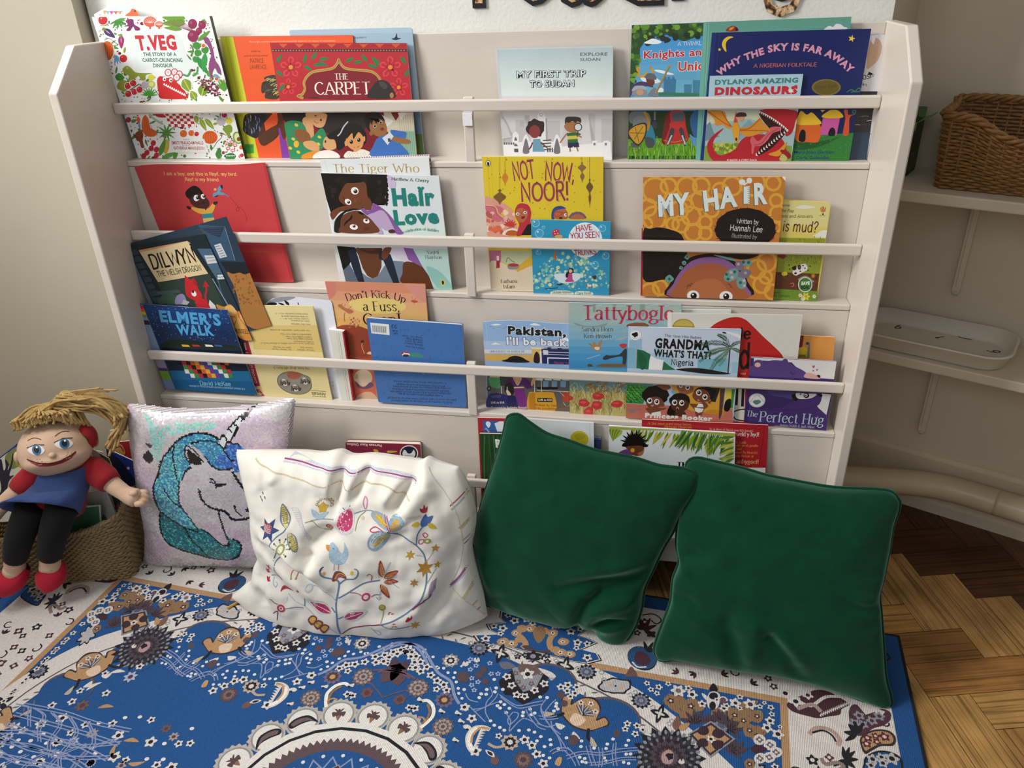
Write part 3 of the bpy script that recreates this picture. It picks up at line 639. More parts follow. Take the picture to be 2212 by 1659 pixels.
def pump(x,y,r,ry,col=OR):
    b.e('#f3f1ec',x,y,r+7,ry+7); b.e(col,x,y,r,ry)
    for k in (-.6,-.25,.1,.45,.75): b.c('#9c3d14',3.5,[(x+k*r*.4,y-ry*.9),(x+k*r,y),(x+k*r*.5,y+ry*.9)])
def beet(x,y,r): b.e('#8e2a55',x,y,r,r*1.1); b.e('#a84670',x-r*.3,y-r*.3,r*.35)
def tom(x,y,r,col=RD): b.e('#f3f1ec',x,y,r+5); b.e(col,x,y,r); b.e('#e98b83',x-r*.35,y-r*.35,r*.18)
tom(185,190,44); leafy(330,180,90,9,150,70,'#4fa03c'); leafy(330,190,100,5,120,95,'#3f8c35')
b.s_('#7c2f63','400,200 430,180 470,185 480,230 530,260 530,285 490,285 470,250 440,290 405,285 430,250 385,250 420,230')
for (x,y,r) in ((630,205,62),(715,230,38)):
    b.e('#f3f1ec',x,y,r+8,r*.85+8); b.e('#d9604a',x,y,r,r*.8)
    for k in range(9): b.l('#f0d9cf',3,[(x,y+r*.2),(x+r*.9*math.cos(math.pi*(1+k/8)),y+r*.7*math.sin(math.pi*(1+k/8)))])
    b.p('#d9604a',[(x-10,y+r*.3),(x+12,y+r*.3),(x+8,y+r*1.1),(x-8,y+r*1.1)])
for a in (0,12,-10): b.leaf('#6aa032',960,200-a*2,220,66,190+a)
b.leaf('#6d9a3a',930,275,170,40,185); leafy(1140,180,70,6,80,100,'#5d9a3a')
for k in range(6): b.l('#8e3a5c',4,[(760+k*30,200-k*4),(1000+k*8,290)])
beet(1030,225,42); beet(1120,235,36); beet(1090,290,28); beet(1035,340,50)
b.leaf('#5d9a3a',1080,385,150,38,-40)
veg_aub(190,270,140,38); veg_aub(355,330,130,88,'#9a2f63'); pump(225,480,62,92)
b.c('#3f4a2a',4,'200,380 240,360 300,400 330,420 280,430 270,400 310,380')
for a in (60,80,100): b.leaf('#6f9fc9',310,520,90,22,a)
tom(378,552,36); b.leaf(OL,385,500,60,24,-80); b.leaf('#3f8a3a',300,720,90,70,10); b.leaf(OL,345,760,120,110,60)
b.s_(OL,'370,650 410,620 450,640 490,680 560,690 650,690 590,710 585,755 545,755 520,715 470,755 425,760 430,715 385,690')
b.e('#f3f1ec',415,640,7); b.e('#222',415,640,4)
for x,y in ((420,810),(470,785),(480,865),(530,845),(425,885)): tom(x,y,30)
b.l('#55402a',7,'440,850 530,790'); b.e('#b7c24a',640,795,38,34); b.e('#d9e08a',640,795,25,22); b.e('#d8cf3a',640,730,32,28); b.s_('#b9adb6','560,770 610,775 605,830 550,825')
leafy(620,900,90,9,170,-90,'#4a9a3a')
for x,y in ((800,685),(860,680),(905,700),(880,730)): b.e('#c4424a',x,y,33,36); b.e('#f0dfe0',x,y,24,27); b.e('#dba3a6',x,y,8)
# red dinosaur with a long toothy grin
b.s_('#c62a2f','695,760 720,720 760,725 790,735 830,728 860,760 920,810 965,870 970,930 740,930 710,870')
b.e('#f5f0ea',765,745,16,20); b.e('#222',768,748,8); b.e('#f5f0ea',825,757,16,20); b.e('#222',828,760,8)
zz=[]
for k in range(23): zz.append((755+k*9.5,792+k*4.9-(7 if k%2 else -7)))
b.l('#f2efe8',9,zz); b.l('#333',5,'680,850 735,930')
b.l('#555',5,'990,860 985,930'); b.l('#555',3,'978,860 980,890 1000,895 1002,865')
for x,y,L,W_,a,cc in ((945,745,140,92,62,'#7f9c3a'),(1115,905,140,92,-75,'#6f9232'),(1060,935,90,70,-120,'#7f9c3a')):
    b.leaf('#f3f1ec',x,y,L+10,W_+14,a); b.leaf(cc,x,y,L,W_,a,'#d8c95a')
for i in range(90):
    a=R.uniform(0,6.28); rr=R.uniform(0,1)**.5; x=1185+rr*105*math.cos(a)+rr*40*math.sin(a); y=815+rr*85*math.sin(a)+.35*rr*105*math.cos(a)
    b.e(R.choice(['#5a1f38','#7c2a44','#3d1528','#8e4a5c']),x,y,10,8)
for x,y,r in ((1070,430,36),(1080,500,34),(1150,470,36),(1060,560,30)): b.blob('#3f8f3a',x,y,r,10,.12,x)
b.leaf('#2f8a45',1075,540,190,60,58); b.leaf('#3a9a4a',1150,500,180,54,96); b.leaf('#4f9a3a',1165,690,60,30,40)
b.s_('#8a4a7c','1130,360 1170,350 1200,400 1225,480 1240,560 1280,620 1300,690 1270,690 1240,640 1215,700 1230,745 1210,740 1190,690 1185,600 1205,520 1180,440 1150,400')
tom(1133,430,18,OR); tom(1258,742,17,'#d0562e'); b.leaf('#6f9fc9',1230,700,70,26,30); leafy(1330,860,120,6,70,-100,'#5a9a3a'); b.c('#5a8f3a',14,'1010,420 1035,470 1015,530')
b.c('#4b9a52',18,'940,700 985,715 1015,660'); b.c('#4b9a52',18,'1030,715 1070,690 1080,630')
# lower band below the rail
b.s_(OR,'560,1110 590,1090 615,1130 630,1200 690,1240 680,1280 630,1290 580,1270 550,1200');
for k in range(4): b.c('#a84a16',3,[(580+k*10,1105),(585+k*18,1190),(600+k*22,1280)])
b.p('#b92a36','770,1066 1030,1066 1055,1195 810,1195')
for i in range(8):
    for j in range(5):
        if (i+j)%2: b.p('#f0e9e4',[(772+i*32+j*5,1066+j*26),(804+i*32+j*5,1066+j*26),(809+i*32+j*5,1092+j*26),(777+i*32+j*5,1092+j*26)])
leafy(785,1250,100,11,360,0,'#4f8f3a'); b.leaf('#c02a34',660,1060,130,50,20); b.c('#a7b9a0',22,'620,1080 680,1130 750,1170')
for x,y,L,a in ((1100,1120,130,62),(1150,1120,130,50),(1060,1090,80,80)): b.leaf('#f3f1ec',x,y,L+8,58,a); b.leaf('#7f9a35',x,y,L,46,a,'#c8c25a')
b.e('#b7adb3',1300,1140,44,46); b.e('#d9cf3f',1375,1140,32,30); tom(1330,1085,26,'#a82a55'); tom(945,1260,34,OR); tom(1018,1255,28,OR); tom(1068,1263,22)
pump(1195,1295,72,62); b.blob('#7f9a35',1365,1220,44,10,.15,3); b.leaf('#7f9a35',1365,1240,70,30,80)
b.e('#7fa04a',1455,1300,44,60,-20); b.e('#d9dfa0',1458,1300,32,46,-20); b.e('#7a4a2a',1466,1312,18,20)
for x,y in ((1350,1350),(1400,1340),(1365,1400),(1430,1370),(1410,1420)): b.e('#c9605f',x,y,22,16); b.e('#f0dfe0',x,y,14,9); b.l('#c03a46',5,[(x,y),(x-8,y+30)])
b.leaf('#3f7f3a',1275,1500,110,62,-85); tom(1320,1440,16,'#8e2a63'); b.blob('#2f7a3f',1385,1475,56,12,.12,9,30);
for k in range(6): b.p('#e9ecea',[(1345+k*14,1465),(1359+k*14,1465),(1352+k*14,1478)])
b.c('#3f5a35',4,'1200,1360 1220,1400 1260,1340 1300,1300 1310,1260 1290,1280'); tom(1495,1465,18); tom(1490,1390,20,OR)
b.s_('#c7a83a','755,1330 790,1310 810,1350 800,1420 770,1450 750,1400'); b.leaf('#4f8f3a',720,1470,170,50,-72); b.leaf('#5a9a45',740,1490,150,44,-20); b.leaf('#4f8f3a',850,1500,80,36,-60)
b.s_('#8a3f2a','490,1260 530,1235 565,1260 560,1330 575,1390 545,1390 530,1340 500,1320')
for x,y in ((640,1400),(690,1410),(660,1350),(600,1440),(690,1465),(570,1470)): b.e('#b92a36',x,y,24,28,20)
b.leaf('#e2602a',515,1100,70,34,80); b.leaf('#5a8f45',450,1150,60,34,-20); b.leaf('#6f9fc9',525,1160,60,20,80); tom(425,1130,26,'#9a2a44')
b.p('#e9ecea','835,1310 1140,1310 1185,1440 870,1440')
b.t('T.VEG',[(515,478),(888,472)],140,'#c7353f',bold=.05)
b.t('THE STORY OF A',[(570,530),(880,530)],34,'#2c6b54',bold=.03); b.t('CARROT-CRUNCHING',[(562,585),(938,587)],36,'#2c6b54',bold=.03); b.t('DINOSAUR',[(663,636),(846,636)],36,'#2c6b54',bold=.03)
b.t('WORDS BY',[(943,1322),(1005,1322)],10,'#7a3a3f'); b.t('SMRITI PRASADAM-HALLS',[(838,1362),(1135,1362)],30,'#b5303d',bold=.02); b.t('PICTURES BY',[(935,1378),(1010,1378)],9,'#7a3a3f'); b.t('KATHERINA MANOLESSOU',[(858,1410),(1145,1412)],28,'#b5303d',bold=.02)

cv=(460,40,4.608)
b=B('picture_book','pale blue picture book with a black flying bird, behind the red one',0,.2005,.2145,.004,'#a9c3d6',round_=60)
b.p('#9fb9cc','760,160 1985,140 2000,400 800,400'); b.s_('#22324a','1775,200 1810,190 1830,145 1838,190 1875,195 1820,215'); b.t('ng readers',[(1330,205),(1530,195)],20,'#4a6078','M')
b.p('#6f93ad','1990,900 2080,900 2085,1150 2000,1150'); b.p('#5f7f3a','2000,1150 2088,1150 2105,1380 2020,1380')
b=B('picture_book','orange picture book with a lime green spine strip and a woman in a headwrap',0,.193,.2115,.006,'#e2592b',kind='hard',round_=12)
b.p('#c9cf2f','70,182 200,182 460,1405 322,1405'); b.p('#b7bd28','120,182 130,182 385,1405 372,1405')
b.t('This bright, emotive picture book powerfully explores the legacy of colonisation',[(360,240),(1220,228)],16,'#f0b592')
b.t('written by',[(375,335),(470,332)],16,'#7a2f18','M'); b.t('award-winning author',[(310,378),(548,374)],15,'#7a2f18','M'); b.t('PATRICE',[(375,442),(508,440)],40,'#4a2418','M',.1); b.t('LAWRENCE',[(370,502),(536,502)],40,'#4a2418','M',.1)
b.s_('#3a352c','480,700 490,640 520,620 510,590 560,568 620,565 650,620 660,790 525,795 520,740 490,745')
R=random.Random(2)
for k in range(26): x=R.uniform(495,640); y=R.uniform(580,780); b.c(R.choice(['#a89a4a','#14120f','#c9b76a','#6a6a4a']),6,[(x,y),(x+15,y-14),(x+38,y-22)])
b.s_('#4a2a1a','320,960 420,940 560,930 640,1000 690,1060 640,1180 520,1262 470,1240 450,1180 330,1140 300,1080'); b.s_('#22242c','300,1080 320,980 400,945 500,935 530,1000 470,1090 440,1190 350,1160 305,1120')
for k in range(18): x=R.uniform(310,470); y=R.uniform(950,1150); b.c(R.choice(['#8a94a8','#b59a5a','#4a5a78','#0f1014']),6,[(x,y),(x+8,y+22),(x+4,y+46)])
b.p('#e2592b','510,1040 600,940 660,940 640,1050 530,1150'); b.s_('#53301d','450,1180 540,1110 640,1060 660,1120 560,1240 490,1265'); b.p('#7f3aa0','650,1090 700,1090 770,1405 690,1405'); b.s_('#5a2f1c','640,930 700,930 730,1150 700,1200 660,1060')
b.p('#3f9a3a','318,1250 405,1250 408,1340 326,1345'); b.t('WINNER',[(335,1285),(395,1285)],16,'#1f5a22')
b=B('picture_book','red picture book with gold arch, painted flowers and a crowd of figures',0,.1815,.2045,.005,'#b3242c',kind='paper')
b.p('#a51f28','575,250 1925,250 1932,310 585,305'); b.p('#5a1f22','580,304 1932,304 1935,332 590,330')
for k in range(9): x=700+k*160; b.p('#c9562a',[(x-45,252),(x+45,252),(x+20,275),(x,292),(x-20,275)])
for k in range(46): b.e('#b59a6a',598+k*29,318,6)
def fl(x,y,r):
    for i in range(5):
        a=math.radians(-90+72*i); b.s_('#d8404a',[(x+r*.15*math.cos(a+1.2),y+r*.15*math.sin(a+1.2)),(x+r*.7*math.cos(a-.42),y+r*.7*math.sin(a-.42)),(x+r*math.cos(a),y+r*math.sin(a)),(x+r*.7*math.cos(a+.42),y+r*.7*math.sin(a+.42)),(x+r*.15*math.cos(a-1.2),y+r*.15*math.sin(a-1.2))]);
        b.s_('#b3242c',[(x+r*.7*math.cos(a-.22),y+r*.7*math.sin(a-.22)),(x+r*.85*math.cos(a),y+r*.85*math.sin(a)),(x+r*.7*math.cos(a+.22),y+r*.7*math.sin(a+.22)),(x+r*.35*math.cos(a),y+r*.35*math.sin(a))])
    b.e('#d98a3a',x,y,r*.2)
fl(775,485,110); fl(750,680,85); fl(1765,485,112); fl(1850,685,95)
for x,y,a in ((640,440,-65),(630,520,40),(905,440,-75),(980,410,-55),(1060,405,-5),(1055,430,30),(905,470,30),(1000,460,0),(660,720,-50),(1320,430,-25),(1400,440,-10),(1480,360,50),(1590,380,60),(1620,490,-70),(1540,460,20),(1870,380,55),(1910,580,-60)): b.leaf('#2f7a45',x,y,95,34,a,'#1f5a33')
arch='900,795 845,770 890,755 915,700 905,640 935,580 1000,530 1120,510 1200,490 1240,440 1252,410 1265,440 1310,490 1400,510 1540,520 1610,545 1660,600 1670,660 1680,800'
b.s_('#7c1a24','920,795 900,770 930,690 925,640 960,580 1020,545 1200,510 1252,450 1310,510 1540,540 1630,580 1660,680 1660,800')
b.c('#b99a4f',24,arch); b.c('#8a7438',6,arch)
b.t('THE',[(1215,605),(1348,605)],56,'#f0e6d6','F'); b.t('CARPET',[(1018,755),(1570,752)],118,'#f0e6d6','F',.12)
b.p('#7c1a24','720,935 2010,935 2030,1375 760,1400')
b.s_('#26211f','690,935 960,935 930,1010 800,1040 710,1020'); b.s_('#2c2624','1000,940 1500,935 1530,1080 1320,1240 1180,1160 1020,1080')
b.s_('#d9a36f','940,935 1120,945 1130,1000 1100,1075 1040,1085 980,1040 930,985'); b.s_('#d9a36f','890,1010 960,980 1000,1080 1000,1180 940,1180'); b.e('#241a16',1075,1010,9,12); b.e('#241a16',1022,968,12,6); b.c('#9a4a35',5,'1005,1020 1030,1040 1050,1036')
b.s_('#2f8a5a','720,1040 850,1020 920,1080 960,1200 1080,1090 1130,1180 1100,1280 960,1390 770,1400 725,1200')
for x,y in ((830,1060),(800,1200),(770,1290),(850,1330),(1060,1180),(1050,1250),(960,1280),(900,1180)): b.e('#d3c64a',x,y,20,14,30)
b.s_('#8a5a32','815,1120 870,1100 920,1115 960,1150 975,1210 930,1235 880,1235 830,1190'); b.s_('#e08a2a','890,1360 960,1330 1060,1310 1090,1390 900,1400'); b.s_('#d9a36f','900,1230 1000,1220 1060,1280 1030,1320 930,1290'); b.e('#e8b23a',830,1250,26,34)
b.s_('#d8a56f','1095,1240 1120,1180 1190,1180 1230,1280 1170,1310 1110,1290'); b.s_('#191617','1140,1160 1240,1100 1330,1080 1320,1250 1260,1310 1230,1290 1220,1210 1160,1200'); b.c('#c9d0d8',12,'1345,1025 1300,1080 1270,1140 1240,1170'); b.e('#241a16',1120,1225,8,14)
b.s_('#e9e4dc','1000,1395 1040,1330 1160,1310 1250,1350 1240,1395')
b.s_('#1d1716','1290,1130 1340,1060 1430,1050 1500,1100 1530,1180 1500,1260 1330,1270 1300,1210'); b.s_('#d79a5f','1320,1230 1360,1150 1450,1130 1500,1180 1490,1270 1440,1310 1380,1300'); b.s_('#1d1716','1330,1200 1370,1110 1460,1100 1500,1180 1450,1130 1400,1200 1385,1140')
b.e('#241510',1378,1228,17,20); b.e('#241510',1452,1208,17,20); b.e('#fff',1372,1220,5); b.e('#fff',1446,1200,5); b.c('#7a3a25',5,'1400,1280 1425,1290 1455,1270'); b.s_('#d79a5f','1310,1230 1330,1220 1340,1260 1320,1270'); b.s_('#d79a5f','1490,1190 1512,1170 1515,1215 1495,1225')
b.p('#d79a5f','1400,1290 1470,1280 1480,1340 1400,1340'); b.s_('#e6e2d6','1320,1390 1340,1320 1420,1330 1490,1300 1600,1350 1620,1385')
for k in range(40): x=1330+(k*37)%270; y=1325+(k*23)%60; b.l('#7a7464',3,[(x,y),(x+4,y+12)])
b.p('#cfc7b0','1700,935 1770,935 1820,1020 1870,935 2008,935 2032,1375 1900,1375 1720,1100')
for k in range(9): b.l('#8f8a78',3,[(1850+k*22,980-k*6),(1890+k*20,1370)])
b.p('#e3e0d8','1680,960 1800,1020 1730,1080'); b.p('#e3e0d8','1870,1010 1930,940 1880,935 1840,940')
b.p('#8fb59a','1780,1120 2015,1120 2028,1370 1820,1370')
for k in range(9): b.l('#4f7a68',3,[(1830+k*20,1130),(1870+k*18,1365)])
b.s_('#1a1515','1505,1010 1540,940 1640,935 1700,990 1700,1060 1560,1120'); b.s_('#9a6a3a','1560,1060 1600,1000 1690,1010 1725,1060 1730,1140 1680,1180 1610,1160 1570,1120'); b.p('#1a1515','1540,1090 1560,1010 1580,1060 1600,1000 1625,1050 1650,1000 1670,1040 1640,985 1530,990')
b.e('#fff',1612,1072,15,17); b.e('#241510',1612,1072,12,14); b.e('#fff',1672,1032,13,15); b.e('#241510',1672,1034,10,12); b.e('#7a2f28',1685,1100,20,16); b.e('#9a6a3a',1575,1145,18,20)
b.s_('#3f6fb8','1640,1190 1740,1150 1790,1120 1920,1130 1900,1200 1830,1190 1880,1260 1940,1370 1580,1375 1600,1260'); b.s_('#9a6a3a','1780,1180 1830,1170 1900,1190 1965,1215 1960,1245 1880,1245 1790,1215'); b.p('#d5dde6','1685,1190 1775,1120 1800,1170 1740,1260'); b.p('#5a4a3a','1740,1195 1765,1190 1775,1225 1745,1230'); b.s_('#3f6fb8','1770,1110 1900,1130 1915,1190 1800,1170')
b.s_('#2c2726','1545,790 1580,690 1640,620 1720,620 1780,680 1810,790'); b.s_('#43403f','1650,640 1700,630 1740,680 1700,700'); b.e('#a8774a',1780,765,20,28); b.s_('#3a2a24','950,795 1010,780 1060,795')

cv=(980,0,4.485)
b=B('picture_book','pale grey-blue paperback about a first trip, two paper-cut children below its outlined title',0,.177,.2105,.007,'#bfcfd2')
for k in range(12):
    f=k/12; b.p(['#b2c3c6','#b4c6c9','#b8caca','#bccecd','#c0d1d0','#c4d4d3','#c8d7d6','#ccd9d8','#d0dbda','#d3dddc','#d6e0df','#d9e3e2'][k],[(400+f*45,480+f*450),(1545,460+f*470),(1545,500+f*470),(402+f*45,520+f*450)])
b.p('#d9d4d6','445,930 1545,930 1535,1570 485,1560')
b.p('#c6c8ca','400,480 425,478 520,1560 485,1560')
b.t('EXPLORE',[(1225,542),(1490,540)],32,'#55666a',bold=.02); b.t('SUDAN',[(1225,592),(1420,590)],30,'#55666a',bold=.02)
for tx,ba in (('MY FIRST TRIP',[(612,755),(1278,742)]),('TO SUDAN',[(738,848),(1165,838)])):
    b.t(tx,[(ba[0][0]+6,ba[0][1]+5),(ba[1][0]+6,ba[1][1]+5)],62,'#2c2b33',bold=.05); b.t(tx,ba,62,'#e3eaea',bold=.0,out=('#2c2b33',.05))
for x,y0,w in ((600,1160,90),(680,1130,60),(910,1170,120),(1080,1180,70),(1310,1100,60),(1430,1150,110)): b.p('#c9c4c5',[(x,y0),(x+w,y0),(x+w,1480),(x,1480)])
for x,y in ((690,1118),(700,1150),(640,1180)): b.p('#bdb8b9',[(x,y),(x+40,y),(x+40,y+50),(x,y+50)])
b.p('#ddd9da','1305,1095 1220,1480 1400,1480'); b.p('#b5b0b2','1305,1095 1400,1480 1345,1480'); b.p('#d0cccd','1080,1200 1010,1480 1150,1480')
b.s_('#b9b4b6','465,1130 520,1190 560,1280 590,1330 470,1330'); b.s_('#d5d0d2','462,1150 510,1210 545,1300 560,1330 466,1330')
b.p('#efeef0','815,1130 900,1130 910,1480 815,1480'); b.s_('#efeef0','812,1130 835,1085 860,1085 885,1130'); b.e('#9a989c',848,1110,18); b.e('#efeef0',848,1110,12); b.p('#aaa6aa','890,1140 905,1150 915,1400 895,1400')
b.p('#f0eff1','480,1400 700,1370 950,1370 1060,1420 1520,1370 1530,1570 490,1560')
b.s_('#f0eff1','572,1320 580,1290 600,1275 620,1290 628,1320'); b.p('#f0eff1','570,1300 630,1300 632,1480 570,1480'); b.s_('#6a686e','588,1360 600,1325 615,1360'); b.s_('#6a686e','585,1415 600,1390 622,1415'); b.p('#55535a','585,1440 625,1440 628,1475 588,1475')
for k in range(5): b.p('#6a686e',[(485+k*22,1380),(500+k*22,1380),(500+k*22,1402),(485+k*22,1402)])
for k in range(4): b.l('#8a888e',4,[(480,1340+k*12),(560,1336+k*12)])
for x,w in ((690,50),(990,50)): b.s_('#efeef0',[(x-40,1480),(x-20,1360),(x+10,1300),(x+45,1360),(x+65,1480)]); b.s_('#77757c',[(x-20,1480),(x-5,1380),(x+10,1340),(x+28,1380),(x+42,1480)])
for k in range(4): b.p('#4f4d55',[(865,1355+k*30),(945,1350+k*30),(945,1362+k*30),(865,1367+k*30)])
for k in range(3): b.p('#4f4d55',[(905+k*22,1430),(918+k*22,1430),(918+k*22,1475),(905+k*22,1475)])
for x in (1340,1450): b.p('#f0eff1',[(x,1365),(x+50,1360),(x+50,1480),(x,1480)]); b.p('#77757c',[(x+15,1385),(x+34,1384),(x+34,1408),(x+15,1408)])
b.l('#f0eff1',12,'1390,1405 1450,1405')
b.blob('#3a2520',795,1240,88,18,.14,4); b.e('#8a3a38',785,1275,54,62); b.p('#e8e6ea','745,1345 850,1335 840,1395 770,1400'); b.p('#6f9fb8','770,1350 835,1345 885,1470 765,1470'); b.c('#6f2f30',14,'765,1380 750,1420 730,1445'); b.c('#6f2f30',14,'845,1380 880,1410 905,1430')
b.s_('#a87444','1080,1200 1100,1180 1200,1180 1235,1210 1220,1260 1160,1285 1100,1270 1072,1230'); b.s_('#3a3127','1078,1200 1085,1140 1140,1130 1225,1140 1232,1190 1200,1175 1180,1190 1150,1172 1120,1190 1095,1185')
b.p('#2f6a3a','1090,1290 1200,1280 1235,1300 1200,1330 1205,1385 1105,1390 1105,1330'); b.p('#d3c24a','1104,1318 1205,1312 1206,1345 1104,1352'); b.p('#2a2c4a','1105,1385 1210,1380 1218,1425 1165,1428 1160,1415 1150,1430 1108,1430'); b.c('#a87444',14,'1090,1300 1055,1350 1030,1385'); b.c('#a87444',14,'1200,1310 1240,1330'); b.p('#a87444','1118,1430 1135,1430 1138,1470 1122,1470'); b.p('#a87444','1185,1425 1202,1425 1212,1465 1198,1468')
b.e('#35333a',1205,1232,40,38); b.e('#d9dcdc',1205,1232,32,30); b.l('#35333a',9,'1205,1268 1196,1325')

cv=(1330,20,4.7405)
b=B('picture_book','green and blue picture book with two knights and a leafy frame',0,.1875,.2115,.004,'#4a94c6')
for k in range(8): b.p(['#3f8fd0','#4a98d4','#4f9cd2','#5aa3d2','#62a8d0','#5fa5c8','#6aacca','#6fb0c8'][k],[(200,250+k*80),(1000,240+k*80),(1000,330+k*80),(190,335+k*80)])
R=random.Random(8)
b.p('#2a4a22','165,165 1030,135 1000,300 860,270 700,330 520,260 400,280 300,330 250,400 240,560 200,700 150,880 118,1560 118,900')
for k in range(80):
    if R.random()<.5: x=R.uniform(170,470); y=R.uniform(165,300)
    elif R.random()<.5: x=R.uniform(150,240); y=R.uniform(250,820)
    else: x=R.uniform(450,1000); y=R.uniform(150,260)
    b.blob(R.choice(['#3f6b24','#5f8f2a','#6f9f35','#25401c','#33582a']),x,y,R.uniform(14,30),8,.2,k)
for x,y in ((360,300),(520,310),(610,280),(730,270),(840,270),(480,290),(330,340)): b.blob('#1d2f1f',x,y,34,9,.3,x)
b.s_('#e8eef2','290,345 330,320 375,300 420,310 470,335 430,355 340,355'); b.s_('#e8eef2','390,625 450,620 520,640 600,665 540,670 450,650'); b.s_('#dfe8ee','250,700 300,690 400,700 460,740 400,760 300,750'); b.s_('#e8eef2','420,820 470,805 500,840 430,850')
b.p('#3f78a0','490,715 620,715 610,880 490,880');
for x in (490,530,575): b.p('#3f78a0',[(x,690),(x+28,690),(x+28,720),(x,720)])
b.p('#47809f','700,770 780,770 775,880 700,880'); b.p('#47809f','790,725 900,725 900,880 790,880'); b.p('#3f7a5a','440,850 880,860 880,890 440,890')
b.t('A TWINKL O',[(633,375),(935,362)],40,'#dfeaf2','M',.1)
b.t('Knights and',[(288,508),(950,470)],78,'#b8282c',bold=.025,out=('#f3eeee',.03)); b.t('Unicorns',[(640,635),(1160,610)],95,'#bf3a2a',bold=.03,out=('#f3eeee',.035))
b.s_('#4a3a6a','150,830 180,770 260,740 360,760 380,800 300,790 200,850 145,885'); b.s_('#8a8f96','170,850 210,790 290,785 320,840 310,885 180,885'); b.e('#c99a78',248,850,36,32); b.s_('#a8adb2','165,840 200,785 300,790 315,825 240,815')
b.s_('#6a3a2a','310,700 360,690 400,740 380,780 330,770'); b.s_('#5f666e','285,690 320,660 390,660 415,720 330,715'); b.c('#c9992f',24,'225,690 240,650 220,610 250,600'); b.c('#c9992f',20,'370,655 385,630 355,600 350,605'); b.c('#c9992f',22,'250,690 290,680 320,640'); b.s_('#7a8088','330,870 400,800 440,885 340,888'); b.l('#a8925a',22,'555,570 410,860'); b.l('#6a5a3a',5,'550,590 420,850')
b.p('#24381c','130,1040 870,1040 850,1330 122,1340'); b.p('#5f9a24','122,1330 850,1310 835,1562 118,1562')
for k in range(170): x=R.uniform(125,820); y=R.uniform(1340,1540); b.l(R.choice(['#86b832','#4f8a20','#a3c84a','#3a6a1a','#2d5516']),5,[(x,y),(x+R.uniform(-9,9),y-R.uniform(20,70))])
for k in range(60): x=R.uniform(122,820); b.l(R.choice(['#24471a','#1c3816']),8,[(x,1560),(x+R.uniform(-8,8),1500)])
b.s_('#6f7478','150,1060 230,1045 330,1060 360,1150 310,1200 200,1180 140,1150'); b.s_('#7c8086','200,1100 330,1120 360,1230 320,1300 180,1300'); b.s_('#2f7f96','300,1230 370,1190 410,1370 330,1390 300,1330'); b.s_('#55595f','160,1370 240,1370 240,1410 165,1412'); b.s_('#4a4d55','300,1310 390,1330 385,1410 320,1410')
b.c('#b3862a',26,'290,1050 320,1100 340,1180 320,1240'); b.s_('#3a3226','190,1190 310,1165 308,1290 240,1395 175,1360 120,1265'); b.s_('#c9982c','195,1200 298,1180 296,1285 238,1378 182,1345 134,1262');
for a,c_ in (('200,1210 240,1365',6),('140,1265 295,1270',6),('280,1200 190,1330',6)): b.l('#6a5220',c_,a)
b.l('#6f757c',20,'400,1050 400,1140'); b.l('#2c2c33',14,'365,1145 435,1140'); b.s_('#3c3f48','375,1160 415,1150 420,1210 385,1215')
b.s_('#7a1f22','520,1080 560,1045 590,1060 560,1200 520,1370 470,1360 490,1220'); b.s_('#b8302c','560,1050 690,1045 720,1200 740,1350 600,1380 500,1370 560,1180'); b.s_('#55595f','580,1060 690,1055 690,1140 600,1150'); b.s_('#c23a30','560,1160 690,1150 710,1210 640,1225 565,1215'); b.c('#b8862a',8,'490,1340 600,1360 730,1330'); b.s_('#3f4046','560,1230 600,1225 590,1300 540,1390 525,1380'); b.s_('#3f4046','650,1230 690,1225 720,1380 700,1390'); b.l('#b9c3cc',16,'575,1290 530,1385'); b.l('#b9c3cc',16,'680,1290 712,1385')
b.s_('#2f5f96','760,1150 790,1060 860,1045 860,1340 800,1300'); b.s_('#5a94c0','755,1280 800,1310 850,1330 850,1400 790,1390')

cv=(1500,20,4.7395)
b=B('picture_book','white and dark picture book at the far right end of the top tier',0,.187,.2165,.004,'#dcdadb')
b.l('#9db4cf',8,'1800,262 1970,245'); b.s_('#c9a78a','1800,330 1880,300 1920,380 1890,500 1830,570 1760,600'); b.s_('#e9e4e4','1800,280 1850,290 1830,360'); b.t('Whoosh!',[(1560,745),(1800,705),(1840,665)],60,'#1d1a1a','M',.11); b.t('Ryan',[(1660,760),(1760,790)],34,'#2a2626')
b.p('#2f2c30','1600,840 1890,840 1830,1040 1760,1560 1500,1560')
R=random.Random(4)
for k in range(14): x=R.uniform(1620,1800); y=R.uniform(1060,1500); b.c(R.choice(['#8f8578','#4a5566','#c9c2b2','#5a4f48']),6,[(x,y),(x+40,y-8),(x+80,y-2)])
b.p('#2f4258','1600,1260 1795,1260 1760,1560 1570,1560')
b=B('picture_book','teal picture book with red snail shell and white cloud, behind the navy book',0,.182,.206,.004,'#5f9c8c')
b.p('#6fae9e','95,135 135,133 52,1562 10,1562'); b.l('#8fc9b9',5,'150,133 66,1562')
b.s_('#8a2f26','325,225 350,185 400,168 440,190 445,225'); b.s_('#d39a2f','355,215 375,180 410,172 390,205'); b.c('#a8402a',9,'340,215 370,185 420,175'); b.e('#1d1a18',432,205,14,20)
b.s_('#d9dde2','1340,195 1380,170 1420,180 1450,150 1500,155 1530,180 1555,185 1550,205 1340,210')
b=B('picture_book','navy picture book with arched pink title, yellow moon and star, painted huts below',0,.177,.2015,.004,'#12205c')
b.p('#1a2a6c','185,242 225,241 110,1560 62,1560'); b.l('#2c3c80',4,'258,240 140,1560')
b.s_('#e2bf35','400,285 350,278 300,310 282,360 300,410 328,436 322,390 325,340 355,305'); b.star('#e2c45a',258,413,20,5,-80); b.star('#e6c83f',1610,300,38,5,-75)
